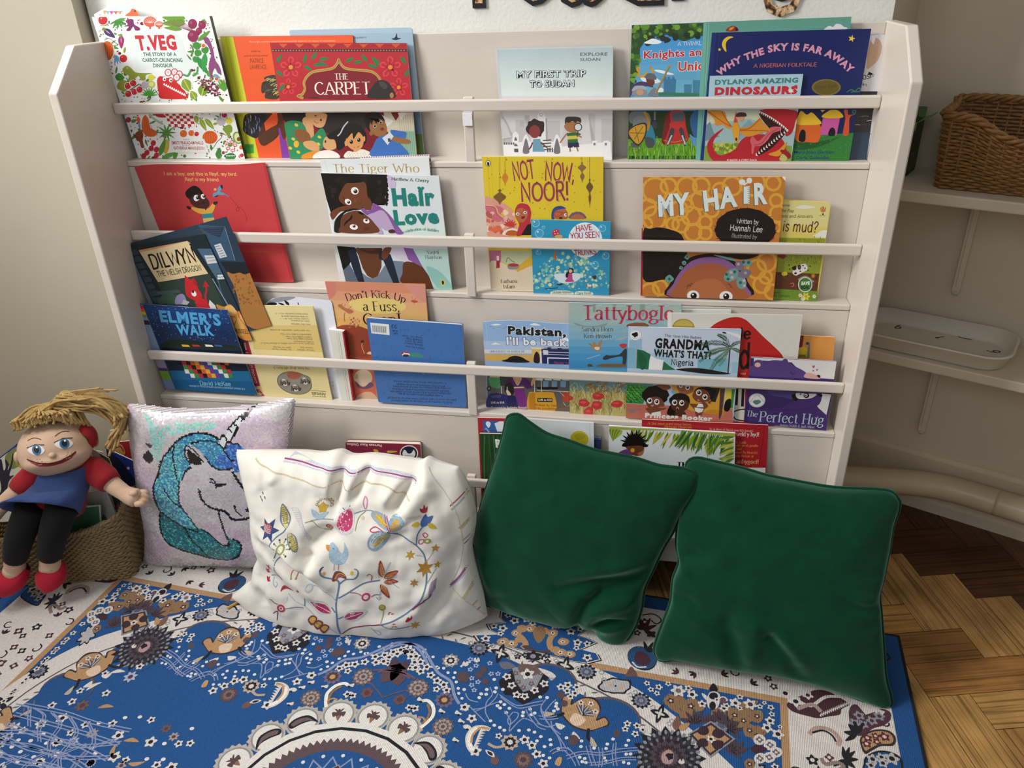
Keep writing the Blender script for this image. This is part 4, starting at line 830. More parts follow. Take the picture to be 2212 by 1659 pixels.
b.t('WHY THE SKY IS FAR AWAY',[(255,690),(420,575),(620,495),(830,432),(1050,425),(1250,455),(1430,525),(1590,660)],70,'#d694ae',bold=.045)
b.t('A NIGERIAN FOLKTALE',[(603,597),(1250,582)],36,'#c96a5f','M',.12)
b.e('#7a6a2c',1350,800,150,85); b.e('#665822',1350,800,130,70); b.t('Honor Book',[(1240,815),(1460,795)],34,'#4f4418','M',.1)
b.c('#3f7a4f',9,'1560,850 1600,825 1640,840 1600,850'); b.c('#3f7a4f',9,'1640,850 1670,815 1700,810 1690,840 1650,845')
b.p('#151c50','1000,1030 1690,1030 1640,1275 1020,1290'); b.p('#2f7a33','1010,1300 1640,1265 1580,1558 990,1560'); b.s_('#1f5a2a','1020,1330 1200,1360 1400,1330 1500,1300 1300,1400 1100,1440 1010,1420')
for k in range(90): x=R.uniform(1020,1600); y=R.uniform(1300,1540); b.l(R.choice(['#3f9a3a','#2a6a2c','#4faa45','#256028']),5,[(x,y),(x+8,y-12)])
b.s_('#d8662a','1050,1180 1285,1180 1270,1350 1150,1360 1040,1340'); b.s_('#e8bd2c','1050,1130 1090,1040 1150,1080 1200,1055 1260,1110 1300,1170 1200,1185 1055,1180'); b.s_('#141018','1070,1345 1080,1260 1110,1230 1138,1260 1130,1350')
b.p('#c957a0','1315,1115 1490,1115 1455,1290 1285,1285'); b.s_('#e8bd2c','1305,1090 1360,1050 1400,1030 1470,1035 1525,1095 1480,1115 1330,1112'); b.s_('#141018','1370,1290 1385,1230 1415,1210 1440,1235 1435,1292'); b.s_('#d2502a','1530,1032 1570,1032 1575,1080 1650,1075 1590,1110 1580,1275 1520,1280 1545,1120'); b.e('#3f7a4f',1635,1050,22); b.e('#151c50',1635,1050,12)
b.p('#e8bd2c','1290,1030 1340,1030 1310,1055')
b.t('Mary-Joan Gerson',[(1020,1478),(1425,1476)],32,'#1b2a78',bold=.01); b.t('Carla Golembe',[(1040,1535),(1375,1532)],32,'#1b2a78',bold=.01)
b=B('picture_book','small picture book with a roaring red dinosaur, propped in front of the navy book',0,.1735,.194,.003,'#a9cbd6')
b.t('DYLAN\'S AMAZING',[(208,775),(1060,752)],52,'#3f7f86',bold=.05); b.t('DINOSAURS',[(205,882),(1052,868)],82,'#c22a35',bold=.07); b.star('#e6e0d6',990,835,34,6); b.star('#c22a35',1040,790,24,7)
b.p('#cfd3b8','130,1035 1050,1035 1040,1250 115,1300'); b.p('#9fbcbc','118,1180 560,1120 1030,1250 1010,1400 105,1420'); b.p('#86a8b0','430,1260 560,1130 640,1200 760,1330 420,1340'); b.p('#6f8f9a','120,1190 160,1150 200,1270 260,1300 110,1350'); b.p('#7f9c3c','105,1400 560,1360 1000,1400 990,1558 95,1560')
for k in range(60): b.blob(R.choice(['#8fa83c','#b7bd4a','#6a8a35','#c9c65a']),R.uniform(200,430),R.uniform(1370,1470),R.uniform(10,24),8,.2,k)
b.s_('#b5242e','300,1220 230,1260 150,1340 130,1430 180,1540 300,1558 900,1558 930,1400 860,1300 700,1280 560,1290 470,1350 420,1430 300,1490 230,1480 190,1400 210,1320')
b.s_('#b5242e','660,1040 1040,1037 1030,1160 1000,1260 940,1300 900,1240'); b.s_('#3a1216','660,1060 740,1080 830,1140 900,1200 950,1235 900,1310 780,1430 640,1500 690,1380 760,1300 780,1240 700,1140')
for i in range(15):
    f=i/14; x=668+f*285; y=1046+f*f*70+f*115; b.p('#efeade',[(x-10,y-8),(x+12,y+4),(x-6,y+26)])
for i in range(13):
    f=i/12; x=950-f*310; y=1240+f*250; b.p('#efeade',[(x-12,y+8),(x+10,y+14),(x-8,y-22)])
b.s_('#d0606a','570,1340 600,1300 650,1350 720,1290 780,1210 880,1205 880,1240 800,1270 750,1340 680,1400 620,1405 605,1470 585,1475 585,1400'); b.c('#a83a48',8,'610,1390 690,1370 760,1280 860,1220'); b.l('#d98a90',5,'885,1200 880,1290')
wing='#d8922c'
b.s_(wing,'130,1040 300,1045 330,1120 380,1200 340,1220 290,1180 220,1190 200,1120'); b.s_(wing,'450,1220 560,1200 650,1130 675,1110 700,1160 780,1240 700,1260 620,1290 520,1300');
for q in ('140,1045 270,1140 370,1200','280,1045 340,1150 385,1205','460,1230 570,1215 670,1120','460,1240 640,1240 760,1245'): b.c('#b3561f',9,q)
b.s_('#e0a030','385,1200 420,1150 455,1190 460,1280 440,1370 415,1350 395,1280'); b.p('#cf4a2a','400,1160 425,1040 440,1160'); b.s_('#dba07a','425,1110 450,1075 505,1085 500,1130 460,1145'); b.s_('#4a2f20','425,1100 445,1060 520,1060 530,1095 480,1100'); b.e('#3a1216',428,1330,10,18)
b.s_(wing,'760,1480 860,1440 940,1360 930,1420 870,1500 800,1500'); b.s_('#8f1f2a','880,1440 950,1450 990,1500 960,1530 900,1480'); b.s_('#b8b36a','870,1540 900,1480 950,1520 930,1555')
b.t('EJ BAKER & CHRIS DACK',[(333,1556),(640,1552)],20,'#eadfd4',bold=.01)
# ================= second tier =================
def hair(b,t,col='#1c1513'): b.s_(col,t)
cv=(260,330,5.0275)
b=B('picture_book','plain red picture book with a small boy reaching for a blue bird',1,.143,.1555,.004,'#c23f42',round_=14)
b.outline=b.fl(b.pts('152,160 230,135 420,122 800,122 1180,130 1400,118 1545,105 1880,1405 655,1420'))
b.p('#b23539','1545,108 1575,108 1880,1380 1850,1385')
b.t('I am a boy, and this is Rayf, my bird.',[(478,242),(1270,248)],32,'#e8c070','M',.13); b.t('Rayf is my friend.',[(705,303),(1078,308)],32,'#e8c070','M',.13)
b.t('everything is beautiful today, from',[(1290,1020),(1610,1022)],16,'#a8403f','M'); b.t('the trees that were birds',[(1340,1075),(1600,1078)],18,'#c2703f','M')
b.s_('#dba84a','770,590 900,610 960,600 1005,545 1030,570 990,660 880,665 800,630'); b.p('#2f8a98','885,668 1000,655 1015,700 895,715'); b.p('#d9b46a','895,715 1015,702 1028,740 905,765')
b.s_('#4a2420','760,470 830,430 900,460 960,520 965,570 935,600 860,605 800,580 755,530'); b.s_('#4a2420','915,600 940,590 930,625'); b.blob('#17110f',800,440,90,16,.07,2,78); b.s_('#4a2420','775,480 850,440 905,470 955,520 960,570 930,600 860,600 800,570 765,525')
b.eye(825,492,34,.45,-.15,'#120d0c',30); b.eye(898,475,28,.4,-.1,'#120d0c',24,-20); b.s_('#180f0e','885,540 915,540 905,553'); b.c('#3a1a18',16,'745,600 735,585 720,595'); b.e('#3a1a18',750,600,20,16); b.e('#3a1a18',1028,548,22,18); b.c('#3a1a18',8,'1028,548 1050,530 1054,550')
b.s_('#5a9ab8','1050,425 1060,380 1100,350 1108,390 1080,420 1130,440 1120,460 1060,455 1010,480 1010,440'); b.s_('#1f2c3a','1085,355 1110,352 1108,395 1095,385'); b.s_('#1f2c3a','1020,478 1060,460 1050,478'); b.l('#4a8aa8',12,'1125,445 1180,475'); b.e('#dba87a',1030,398,16,14)
b.c('#7a2428',4,'1190,485 1250,550 1290,610 1265,640 1258,605 1300,592 1345,640 1370,700 1368,750')
cv=(670,320,5.185)
b=B('picture_book','book with a red and white chequered edge, rearmost behind the gold-lettered white one',1,.1475,.1565,.003,'#d8d2cf',spine=('R','#8a5a66'))
for k in range(30): b.p(['#a83a4a','#4a5a8a'][k%2],[(1345-k*26,72+k*.9),(1332-k*26,72+k*.9),(1332-k*26,84+k*.9),(1345-k*26,84+k*.9)])
for k in range(8): b.p(['#a83a4a','#4a5a8a'][k%2],[(1336+k*2,80+k*44),(1348+k*2,80+k*44),(1349+k*2,100+k*44),(1337+k*2,100+k*44)])
b=B('picture_book','white picture book with shiny gold serif title, standing behind the two painted heads',1,.1415,.1515,.004,'#dfe3e3')
b.l('#c9cdcd',4,'155,125 200,270')
b.t('The Tiger Who',[(262,272),(1225,272)],92,'#b59a58','F',.1)
b.t('Came to Tea',[(330,420),(1180,420)],92,'#b59a58','F',.1)
b=B('picture_book','picture book with a smiling girl hugging a man\'s head and green lettering',1,.132,.1435,.004,'#d8dfe2')
b.p('#17120f','118,280 865,292 855,340 840,420 850,480 835,560 840,640 700,640 560,690 230,720 180,560')
R=random.Random(3)
for k in range(40): b.blob('#17120f',850+R.uniform(-18,14),300+k*8.5,R.uniform(10,18),7,.3,k)
for k in range(30): b.blob(R.choice(['#2a221d','#221b17']),R.uniform(200,800),R.uniform(300,620),R.uniform(14,40),8,.3,k)
b.s_('#c9b7d6','870,300 960,380 930,480 880,420'); b.p('#cfe0d8','880,640 1000,900 1160,960 1530,960 1500,880 1100,860')
b.s_('#6f4028','330,520 400,400 480,390 560,385 600,380 630,420 640,520 650,580 600,640 560,685 500,660 400,640 330,590'); b.s_('#6f4028','610,580 660,560 690,620 680,690 620,690 590,660'); b.c('#5a3220',6,'530,625 560,620 580,575'); b.s_('#7d4a30','480,590 500,570 520,585 505,605')
b.eye(500,478,40,.2,.15,'#2a1710',44,30); b.eye(425,602,30,.2,.1,'#2a1710',40,35); b.c('#2a1b14',6,'360,540 380,560 380,580'); b.c('#5a3220',5,'560,420 590,410 610,430')
b.s_('#86569a','570,690 600,670 640,700 690,680 700,615 760,640 830,690 900,760 990,880 1040,955 960,955 900,850 800,700 740,720 690,755 630,745')
b.s_('#b9a3c6','640,760 720,720 780,695 830,710 880,780 930,880 940,915 850,920 790,890 820,955 760,955 720,860')
b.s_('#6f4028','230,720 330,660 480,640 540,680 420,690 330,720 260,800 235,780')
b.s_('#1c1512','270,850 290,790 360,720 450,680 530,680 450,705 400,720 370,750 350,800 340,870 355,940 275,940'); b.s_('#6a3d27','350,780 420,720 540,700 640,760 720,840 760,945 350,945 340,870'); b.s_('#140f0d','375,870 400,820 440,790 470,745 470,790 430,820 390,860'); b.s_('#140f0d','535,715 560,705 600,735 600,745 560,740')
b.eye(490,882,30,.1,-.3,'#2a1710',46,10); b.eye(630,815,26,0,-.4,'#2a1710',36,20); b.s_('#5a3220','600,900 640,880 670,900 650,915 620,925'); b.s_('#4a2a1c','880,920 930,908 955,945 890,950')
b.p('#17120f','300,1095 500,1110 520,1160 440,1300 370,1370'); b.p('#6a3d27','500,1120 800,1120 800,1330 760,1430 700,1460 640,1430 590,1350 540,1200'); b.s_('#4a2a1c','520,1110 660,1150 800,1120 780,1180 640,1175')
b.p('#5f6d80','370,1370 440,1300 560,1500 400,1500'); b.p('#77869a','560,1380 640,1440 700,1460 760,1430 830,1320 900,1260 1050,1270 1030,1510 590,1500'); b.p('#1f2a3a','420,1150 500,1120 540,1230 610,1505 540,1500 470,1330'); b.p('#1f2a3a','770,1160 810,1150 900,1190 940,1300 1000,1510 930,1510 820,1260 770,1240')
b.s_('#63381f','1050,1280 1160,1280 1260,1330 1330,1430 1390,1590 1030,1510 1035,1400'); b.p('#d9cfe2','790,1115 1040,1115 1110,1270 1020,1255 920,1190 850,1150'); b.s_('#6f4028','830,1120 910,1115 890,1180 850,1240 820,1250 800,1200'); b.p('#8a5aa0','1045,1115 1150,1125 1230,1260 1270,1340 1100,1250')
b.p('#b7d6d0','1150,1125 1560,1130 1590,1590 1390,1590 1330,1430 1260,1330'); b.s_('#8fc2b8','1300,1330 1450,1380 1560,1500 1580,1580 1420,1560')
b.t('Matthew A. Cherry',[(908,358),(1330,382)],34,'#3f2a38','F',.12)
b.t('Hair',[(930,650),(1400,645)],200,'#1f7f76',bold=.05); b.t('Love',[(950,865),(1448,845)],172,'#1f7f76',bold=.05); b.s_('#1f7f76','1200,440 1225,430 1240,445 1255,430 1275,440 1265,460 1238,478 1212,462')
b.t('a celebration of daddies',[(1035,955),(1220,920),(1440,938)],30,'#4f7f7a','F',.12); b.t('Vashti',[(1305,1185),(1445,1182)],36,'#3f2a30','F',.12); b.t('Harrison',[(1290,1240),(1475,1240)],36,'#3f2a30','F',.12)
b.e('#d3c25a',1486,1508,28,34); b.s_('#17150f','1475,1490 1490,1485 1500,1505 1490,1530 1478,1520')
cv=(1020,320,5.028)
b=B('picture_book','tall yellow picture book with hanging lanterns and a big maroon hand-lettered title',1,.134,.149,.007,'#dcc22f')
b.l('#c9ae22',4,'165,95 250,1555'); b.l('#c9ae22',3,'205,95 280,1555')
for k in range(70): b.e(R.choice(['#a58a22','#8a7320','#c9a93a']),R.uniform(150,1400),R.uniform(110,760),R.uniform(4,8))
for k in range(16): b.star('#a8842a',R.uniform(420,1380),R.uniform(110,740),12,5)
b.s_('#d89a8a','135,560 200,540 280,570 380,620 440,680 470,800 480,945 160,945'); b.s_('#c96a7a','140,640 220,620 330,650 350,740 300,800 200,760'); b.c('#a85a7a',9,'145,630 240,645 270,720 330,770 335,810'); b.c('#e2c45a',9,'150,620 250,635 285,710 345,760')
for k in range(26): b.blob(R.choice(['#e0b0a0','#d06a5a','#e8d0b0','#b85a4a','#d8b04a']),R.uniform(160,450),R.uniform(660,930),R.uniform(16,34),8,.3,k)
for k in range(7): b.leaf('#c23f33',410,850,80,22,-160+k*23); b.leaf('#d96a3f',265,905,70,22,-170+k*25)
b.s_('#e6dccb','340,945 350,900 430,870 510,890 535,945'); b.s_('#b5622a','370,945 380,905 430,890 490,905 515,945')
b.p('#b86a8a','180,1110 320,1110 310,1240 195,1245'); b.p('#b9c09a','310,1112 645,1120 640,1160 560,1230 480,1300 320,1240'); b.s_('#dccbb0','190,1245 330,1250 480,1330 660,1290 670,1580 205,1560'); b.p('#d3a93a','470,1300 650,1170 655,1270 490,1345'); b.s_('#8f8a8a','385,1265 450,1250 510,1270 490,1310 400,1315'); b.e('#a83a3a',450,1270,58,18); b.p('#e6dcd0','265,1170 290,1170 290,1220 268,1220'); b.p('#a8303a','262,1220 300,1220 300,1300 262,1305'); b.c('#55683a',6,'370,1240 385,1190 420,1215 440,1230 465,1240')
def lamp(x,y,w,h,col,top):
    b.l('#5a4a2a',4,[(x,top),(x,y-h*.5)]); b.s_(col,[(x,y-h*.5),(x+w*.3,y-h*.4),(x+w*.15,y-h*.3),(x+w,y),(x+w*.3,y+h*.3),(x,y+h*.5),(x-w*.3,y+h*.3),(x-w,y),(x-w*.15,y-h*.3),(x-w*.3,y-h*.4)])
lamp(300,530,70,170,'#7a5a2a',90); lamp(357,320,34,190,'#cf7f2a',90); lamp(1192,210,46,120,'#8a6a3f',95); lamp(1196,305,26,140,'#8a6a3f',240); lamp(1276,420,38,180,'#6a5530',95); lamp(1278,540,14,230,'#6a5530',450)
for tx,ba,h in (('NOT',[(455,350),(690,320)],190),('NOW,',[(790,345),(1105,362)],190),('NOOR!',[(535,575),(1045,560)],190)):
    b.t(tx,ba,h,'#8a2f3f','M',.13,('#e0b04a',.05)); b.t(tx,ba,h,'#a8556a','M',.03)
b.s_('#b8303f','462,690 490,620 540,598 610,620 640,700 630,790 640,850 560,900 540,945 480,945 510,830 475,760'); b.s_('#b5663f','475,680 520,650 570,660 605,690 600,740 560,800 510,800 475,750'); b.eye(495,715,16,.1,0,'#2a1410',18); b.eye(575,700,16,.1,0,'#2a1410',18); b.s_('#7a1a1f','530,745 575,740 560,768 540,765')
b.p('#1d1a1a','600,830 640,820 640,945 530,945'); b.s_('#2f4a8a','862,765 865,690 900,640 970,628 1020,655 1000,660 920,680 895,765'); b.s_('#b5663f','900,765 890,700 930,670 1000,660 1030,690 1035,765'); b.c('#a83a3f',8,'895,695 900,740 950,735 980,700 900,690'); b.e('#eee',1015,725,16,18); b.e('#222',1020,725,8); b.c('#a83a3f',6,'980,705 1040,700'); b.s_('#2a1012','945,765 950,750 975,750 980,765')
b.s_('#6a5a7a','1055,765 1080,710 1140,690 1200,705 1235,765'); b.s_('#b5663f','1075,765 1090,735 1140,715 1195,730 1210,765')
b.t('Farhana',[(308,1465),(492,1462)],38,'#2a241f','F',.13); b.t('Islam',[(338,1522),(465,1522)],38,'#2a241f','F',.13)
b.e('#2c2a20',173,165,29,36); b.e('#e2d9b0',173,165,24,31); b.s_('#17150f','165,150 185,160 182,190 165,185')
b=B('picture_book','small blue paperback with foamy bubble bath and a girl in pink',1,.1275,.138,.0035,'#2f94bb')
for k in range(240):
    a=R.uniform(0,3.14); rr=R.uniform(0,1)**.5; x=1070+rr*420*math.cos(a)+R.uniform(-10,10); y=1480-rr*330*math.sin(a)**1.3+R.uniform(-30,50)
    b.e(R.choice(['#7fbfae','#a9cfae','#5fa9b0','#c9d9a8','#8fc9c9','#d9e0b8','#4a9fb8']),x,y,R.uniform(8,20))
for k in range(40): b.e(R.choice(['#e9efe4','#2a4a50','#d0a84a']),R.uniform(700,1450),R.uniform(1230,1540),R.uniform(3,7))
b.s_('#d3e3e6','890,1375 1000,1360 1160,1360 1180,1400 1120,1450 1000,1470 930,1440');
for x,y,r in ((690,815,44),(730,925,48),(1335,1265,38),(775,862,20),(1415,870,40),(720,1130,30),(1450,1170,40)): b.e('#8fcade',x,y,r); b.e('#3f9fc2',x,y,r*.84); b.e('#d9eef4',x-r*.35,y-r*.35,r*.2)
b.e('#e3eef2',1228,1000,185,190); b.e('#cfe4ec',1228,1000,168,172)
b.t('HAVE',[(1130,905),(1305,885)],60,'#c22a4a','M',.16); b.t('YOU SEEN',[(1065,985),(1385,965)],60,'#c22a4a','M',.16); b.t('my',[(1150,1080),(1290,1075)],50,'#c22a4a','M',.16); b.t('TRUNKS',[(1110,1165),(1350,1150)],56,'#c22a4a','M',.16)
b.s_('#c2303a','868,910 890,885 930,880 950,915 935,950 880,955');
for x,y in ((890,905),(915,895),(930,925),(900,930)): b.e('#f0e2e2',x,y,6)
b.blob('#d3a85a',940,958,40,10,.2,5,18); b.c('#c2682a',26,'905,1120 900,1170 905,1215')
b.s_('#231a20','1035,1340 1060,1305 1095,1310 1100,1350 1070,1370 1050,1400 1020,1405 1015,1370'); b.e('#e0b59a',1068,1335,20,20); b.s_('#c2478a','1050,1360 1085,1370 1090,1420 1105,1450 1010,1450 1040,1400')
b.s_('#3a3a40','1310,1390 1340,1380 1350,1410 1320,1425 1300,1380'); b.p('#a8503a','1240,1480 1298,1480 1295,1512 1238,1512'); b.p('#dfe0d0','1250,1482 1294,1482 1292,1505 1250,1505'); b.l('#1f3040',7,'790,1530 860,1522'); b.l('#1f3040',7,'860,1525 930,1516'); b.s_('#2a3a5a','915,1480 960,1470 990,1465 960,1490')
b.s_('#cfe0cc','860,1585 880,1550 1000,1545 1085,1560 1085,1595'); b.s_('#cfe0cc','1125,1590 1140,1555 1290,1560 1300,1595'); b.t('Michelle Robinson',[(875,1578),(1085,1575)],24,'#1f3a4a','M',.14); b.t('Claire Powell',[(1135,1588),(1292,1585)],24,'#1f3a4a','M',.14)
cv=(1360,360,4.514)
b=B('picture_book','thin sliver of a red book behind the orange curly-hair cover',1,.1285,.1445,.002,'#a8283a')
b=B('picture_book','orange picture book patterned with yellow curls and a girl peeping over the edge',1,.1195,.1365,.006,'#c27a33')
def ring(x,y,r,w=26,s=1): b.c('#dca33a',w,[(x+r*math.cos(a*.7),y+r*s*math.sin(a*.7)) for a in range(10)])
for x,y,r in ((380,190,75),(250,230,120),(560,200,95),(700,190,80),(690,330,90),(1000,190,90),(1200,160,120),(1400,160,70),(180,400,80),(240,500,110),(480,430,90),(500,560,80),(600,480,90),(740,540,60),(800,420,70),(420,560,60),(620,640,80),(560,380,60),(740,650,60),(1430,330,60),(1450,460,80),(1340,930,90),(1290,1150,80),(1330,1080,60),(1240,1000,90),(300,1180,70),(200,1230,90),(1420,590,50),(160,560,60),(1390,1220,70),(860,330,60),(880,230,70)): ring(x,y,r)
b.l('#cf8a40',4,'172,100 168,690')
b.blob('#1d1512',1130,610,295,40,.025,1,205)
for k in range(70): a=R.uniform(0,6.28); b.l('#2d1a1a',3,[(1130+270*math.cos(a),610+190*math.sin(a)),(1130+R.uniform(296,318)*math.cos(a+.04),610+R.uniform(205,222)*math.sin(a+.04))]);
for k in range(40): a=R.uniform(0,6.28); r=R.uniform(.3,.95); b.c('#3a2022',4,[(1130+270*r*math.cos(a),600+190*r*math.sin(a)),(1150+270*r*math.cos(a+.1),610+190*r*math.sin(a+.1)),(1130+250*r*math.cos(a+.22),600+180*r*math.sin(a+.22))])
b.s_('#1d1512','130,640 200,605 300,592 420,620 500,660 545,760 560,850 520,980 430,1070 300,1105 130,1090')
for k in range(30): a=R.uniform(-1.6,1.2); b.l('#2d1a1a',3,[(300+235*math.cos(a),850+245*math.sin(a)),(300+R.uniform(255,270)*math.cos(a+.04),850+R.uniform(258,272)*math.sin(a+.04))])
for k in range(14): a=R.uniform(-1.6,1.2); r=R.uniform(.3,.9); b.c('#35221f',4,[(250+235*r*math.cos(a),850+245*r*math.sin(a)),(260+235*r*math.cos(a+.1),860+245*r*math.sin(a+.1)),(250+225*r*math.cos(a+.22),850+240*r*math.sin(a+.22))])
b.s_('#1d1512','390,1270 400,1130 460,1000 560,900 700,855 850,850 980,890 1080,980 1150,1120 1160,1270'); b.s_('#8f5f94','405,1270 430,1140 490,1030 590,930 720,885 860,885 980,930 1070,1020 1130,1150 1135,1280'); b.s_('#a8603a','430,1275 455,1160 520,1050 620,975 740,945 870,950 980,1010 1060,1090 1110,1190 1115,1290'); b.s_('#b56d45','560,1275 640,1130 780,1090 900,1130 960,1285')
b.s_('#1d1512','850,855 1000,850 1200,855 1260,858 1180,895 1080,905 960,880')
for x,y,r in ((560,880,24),(530,940,20),(500,985,18),(385,1095,40)): b.blob('#6a9a92',x,y,r,9,.2,x); b.e('#2f5a58',x+3,y,r*.35)
b.s_('#6f9f98','820,860 900,870 1010,900 1040,925 900,890'); b.s_('#6f9f98','1085,930 1130,905 1190,925 1180,965 1120,970'); b.s_('#7a7484','1030,940 1080,920 1110,960 1100,1010 1050,1000'); b.s_('#6f9f98','920,1070 950,1020 1020,990 1060,1020 1045,1090 980,1120 930,1110'); b.s_('#6f9f98','1040,1110 1080,1060 1120,1080 1140,1140 1110,1190 1060,1180'); b.s_('#7a7484','1060,1060 1090,1010 1150,1000 1185,1030 1150,1080 1090,1085')
for x,y,c_ in ((945,1050,'#2f5f5a'),(1000,1080,'#d9a8b8'),(1025,1025,'#2f5f5a'),(960,1095,'#2f5f5a'),(1080,1130,'#2f5f5a'),(1115,1110,'#d9a8b8'),(1120,1160,'#d9a8b8'),(1060,950,'#c9a0b0'),(1110,930,'#2f5f5a'),(1160,935,'#2f5f5a'),(990,1030,'#d9a8b8'),(1130,1035,'#b59ab0')): b.e(c_,x,y,15)
b.c('#3a201a',5,'560,1180 575,1150 590,1165 600,1140 615,1145'); b.c('#3a201a',5,'960,1145 980,1150 985,1170 1000,1180'); b.eye(620,1258,52,.1,0,'#14100f',60); b.eye(940,1265,52,.05,0,'#14100f',64)
for tx,ba,h in (('MY',[(285,492),(590,465)],215),('HA',[(733,440),(1055,388)],205),('R',[(1220,378),(1345,362)],215)):
    b.t(tx,[(x-8,y+5) for x,y in ba],h,'#2f6a66',bold=.045); b.t(tx,ba,h,'#dde3e0',bold=.04)
b.p('#2f6a66','1105,200 1150,192 1152,368 1105,368'); b.p('#dde3e0','1112,195 1172,190 1170,360 1112,362')
for k in range(9): b.l('#2f6a66',5,[(1152,208+k*18),(1176,206+k*18)])
b.e('#dde3e0',1098,150,32,27); b.e('#dde3e0',1168,135,28,28); b.l('#dde3e0',14,'1110,180 1160,150'); b.e('#dde3e0',1120,170,14);
b.t('Written by',[(1040,550),(1255,562)],44,'#e0dcd6','M',.1); b.t('Hannah Lee',[(978,620),(1292,640)],56,'#e0dcd6','M',.1); b.t('Illustrated by',[(995,690),(1240,705)],40,'#a8a09c','M',.09)
b.s_('#efe9df','1490,100 1522,98 1518,135 1505,125')
b=B('board_book','yellow board book about mud with rounded corners and a green round badge',1,.131,.1435,.008,'#e3c85c',kind='boardbook',round_=90)
b.p('#d8d08a','1300,330 1960,345 1905,715 1300,705'); b.p('#d9c96a','1300,560 1920,590 1905,700 1300,690'); b.p('#8f9a34','1280,690 1910,700 1840,1120 1260,1120')
b.s_('#e6e2d0','1620,400 1660,380 1720,375 1760,385 1815,395 1700,412'); b.s_('#e3e4dc','1790,680 1830,650 1880,620 1930,630 1925,690')
for k in range(80): x=R.uniform(1420,1880); y=R.uniform(690,960); b.l(R.choice(['#b9a83a','#6f7a26','#a84a2a','#c9b84a','#55662a']),5,[(x,y),(x+R.uniform(-8,8),y-22)])
b.p('#5f3a24','1260,1020 1850,1045 1830,1215 1260,1180'); b.p('#6f8f30','1255,1180 1835,1215 1825,1320 1250,1290'); b.s_('#8a2a22','1440,860 1520,860 1500,900 1450,880')
for k in range(30): b.e(R.choice(['#4a2c1a','#7a4a2e']),R.uniform(1420,1840),R.uniform(1040,1190),12,5)
b.s_('#e6e2da','1600,1000 1640,970 1680,950 1720,950 1735,1000 1690,1030 1650,1050 1620,1062 1590,1040'); b.s_('#2a2420','1580,985 1620,965 1625,1000 1600,1010'); b.e('#2a2420',1618,1040,14,10); b.e('#5a4030',1655,980,18,26);
for x,y in ((1690,965),(1710,990),(1665,1020),(1560,1000),(1555,960),(1740,1010),(1760,970)): b.e('#2a2420',x,y,9,6)
b.s_('#d8c22f','1480,1040 1520,1020 1540,1050 1500,1065'); b.c('#d07a6a',7,'1565,1140 1595,1135 1600,1160 1580,1170')
b.e('#dfe6dc',1712,1150,70,74); b.e('#4a7f3f',1712,1150,62,66); b.t('SAVE',[(1674,1155),(1755,1152)],34,'#eef2ea',bold=.05); b.t('SOIL',[(1668,1195),(1752,1192)],34,'#1d2a1d',bold=.05); b.t('REGENERATION HUB',[(1650,1110),(1712,1080),(1790,1130)],16,'#e3dcc8')
for x,y,c_ in ((1720,1265,'#d8c94a'),(1665,1255,'#e6e2d0'),(1800,1265,'#e6e2d0'),(1690,1290,'#e6e2d0'),(1790,1065,'#c98a2f')): b.petals(c_,x,y,38 if c_=='#d8c94a' else 20,6,'#b59a2a')
b.t('Usborne',[(1440,385),(1562,390)],24,'#5a4a20','M',.12); b.t('Lift-the-flap',[(1400,440),(1602,445)],30,'#5a4a20','M',.12); b.t('Questions and Answers',[(1380,495),(1785,500)],32,'#5a4a20','M',.12); b.t('What is mud?',[(1220,615),(1830,640)],100,'#5a2a26','M',.11)
b.e('#d8a84a',1886,418,30,30); b.l('#a83a4a',8,'1886,390 1886,446'); b.l('#6a5aa0',7,'1908,398 1902,440'); b.l('#c9602f',7,'1864,398 1872,440'); b.s_('#3a3020','1876,458 1896,458 1890,470 1880,470'); b.t('USBORNE',[(1848,482),(1910,484)],10,'#3a3020')
b.t('Katie Daynes',[(1310,1235),(1460,1235)],22,'#3a4a1a','M',.12); b.t('Polly Chambers',[(1380,1265),(1560,1272)],22,'#3a4a1a','M',.12)
# ================= third tier =================
cv=(250,460,3.9515)
b=B('comic_book','navy paperback with a red dragon, splayed open and leaning out at the left',2,.0705,.0895,.002,'#24323c')
b.p('#5f7486','62,280 92,276 500,1186 470,1190'); b.p('#1a252c','95,280 200,268 470,790 380,800')
for k in range(8): b.p('#31434c',[(115+k*28,320+k*58),(175+k*28,310+k*58),(200+k*28,352+k*58),(142+k*28,365+k*58)])
b.p('#16262c','200,270 755,182 960,560 700,820 470,800'); b.p('#2f4038','360,600 800,520 960,880 520,1000'); b.p('#46647a','695,305 830,305 1000,560 940,780 860,560'); b.p('#24363c','860,520 950,520 1130,850 940,790'); b.l('#7f9aa0',9,'825,560 960,790')
b.p('#cf9468','195,318 612,238 640,260 205,335'); b.p('#d8c498','205,335 380,300 612,240 690,370 790,518 580,555 362,592')
b.t('DILWYN',[(318,478),(693,412)],118,'#14110f','M',.14); b.t('THE WELSH DRAGON',[(362,545),(735,488)],45,'#14110f','M',.13)
b.p('#c9cdd0','755,362 860,362 875,425 785,435'); b.l('#8f969a',7,'770,385 840,380'); b.l('#8f969a',7,'785,412 860,402')
for k in range(2): b.p('#c9d2d6',[(866,528+k*22),(945,522+k*22),(950,540+k*22),(872,546+k*22)])
b.s_('#3a5a4a','370,740 420,690 520,700 540,770 380,780'); b.s_('#8f8ab0','505,760 520,710 560,690 590,710 600,770 520,780'); b.p('#b0b4b8','580,740 630,760 610,785 560,780'); b.p('#44545a','350,670 540,655 560,680 360,700')
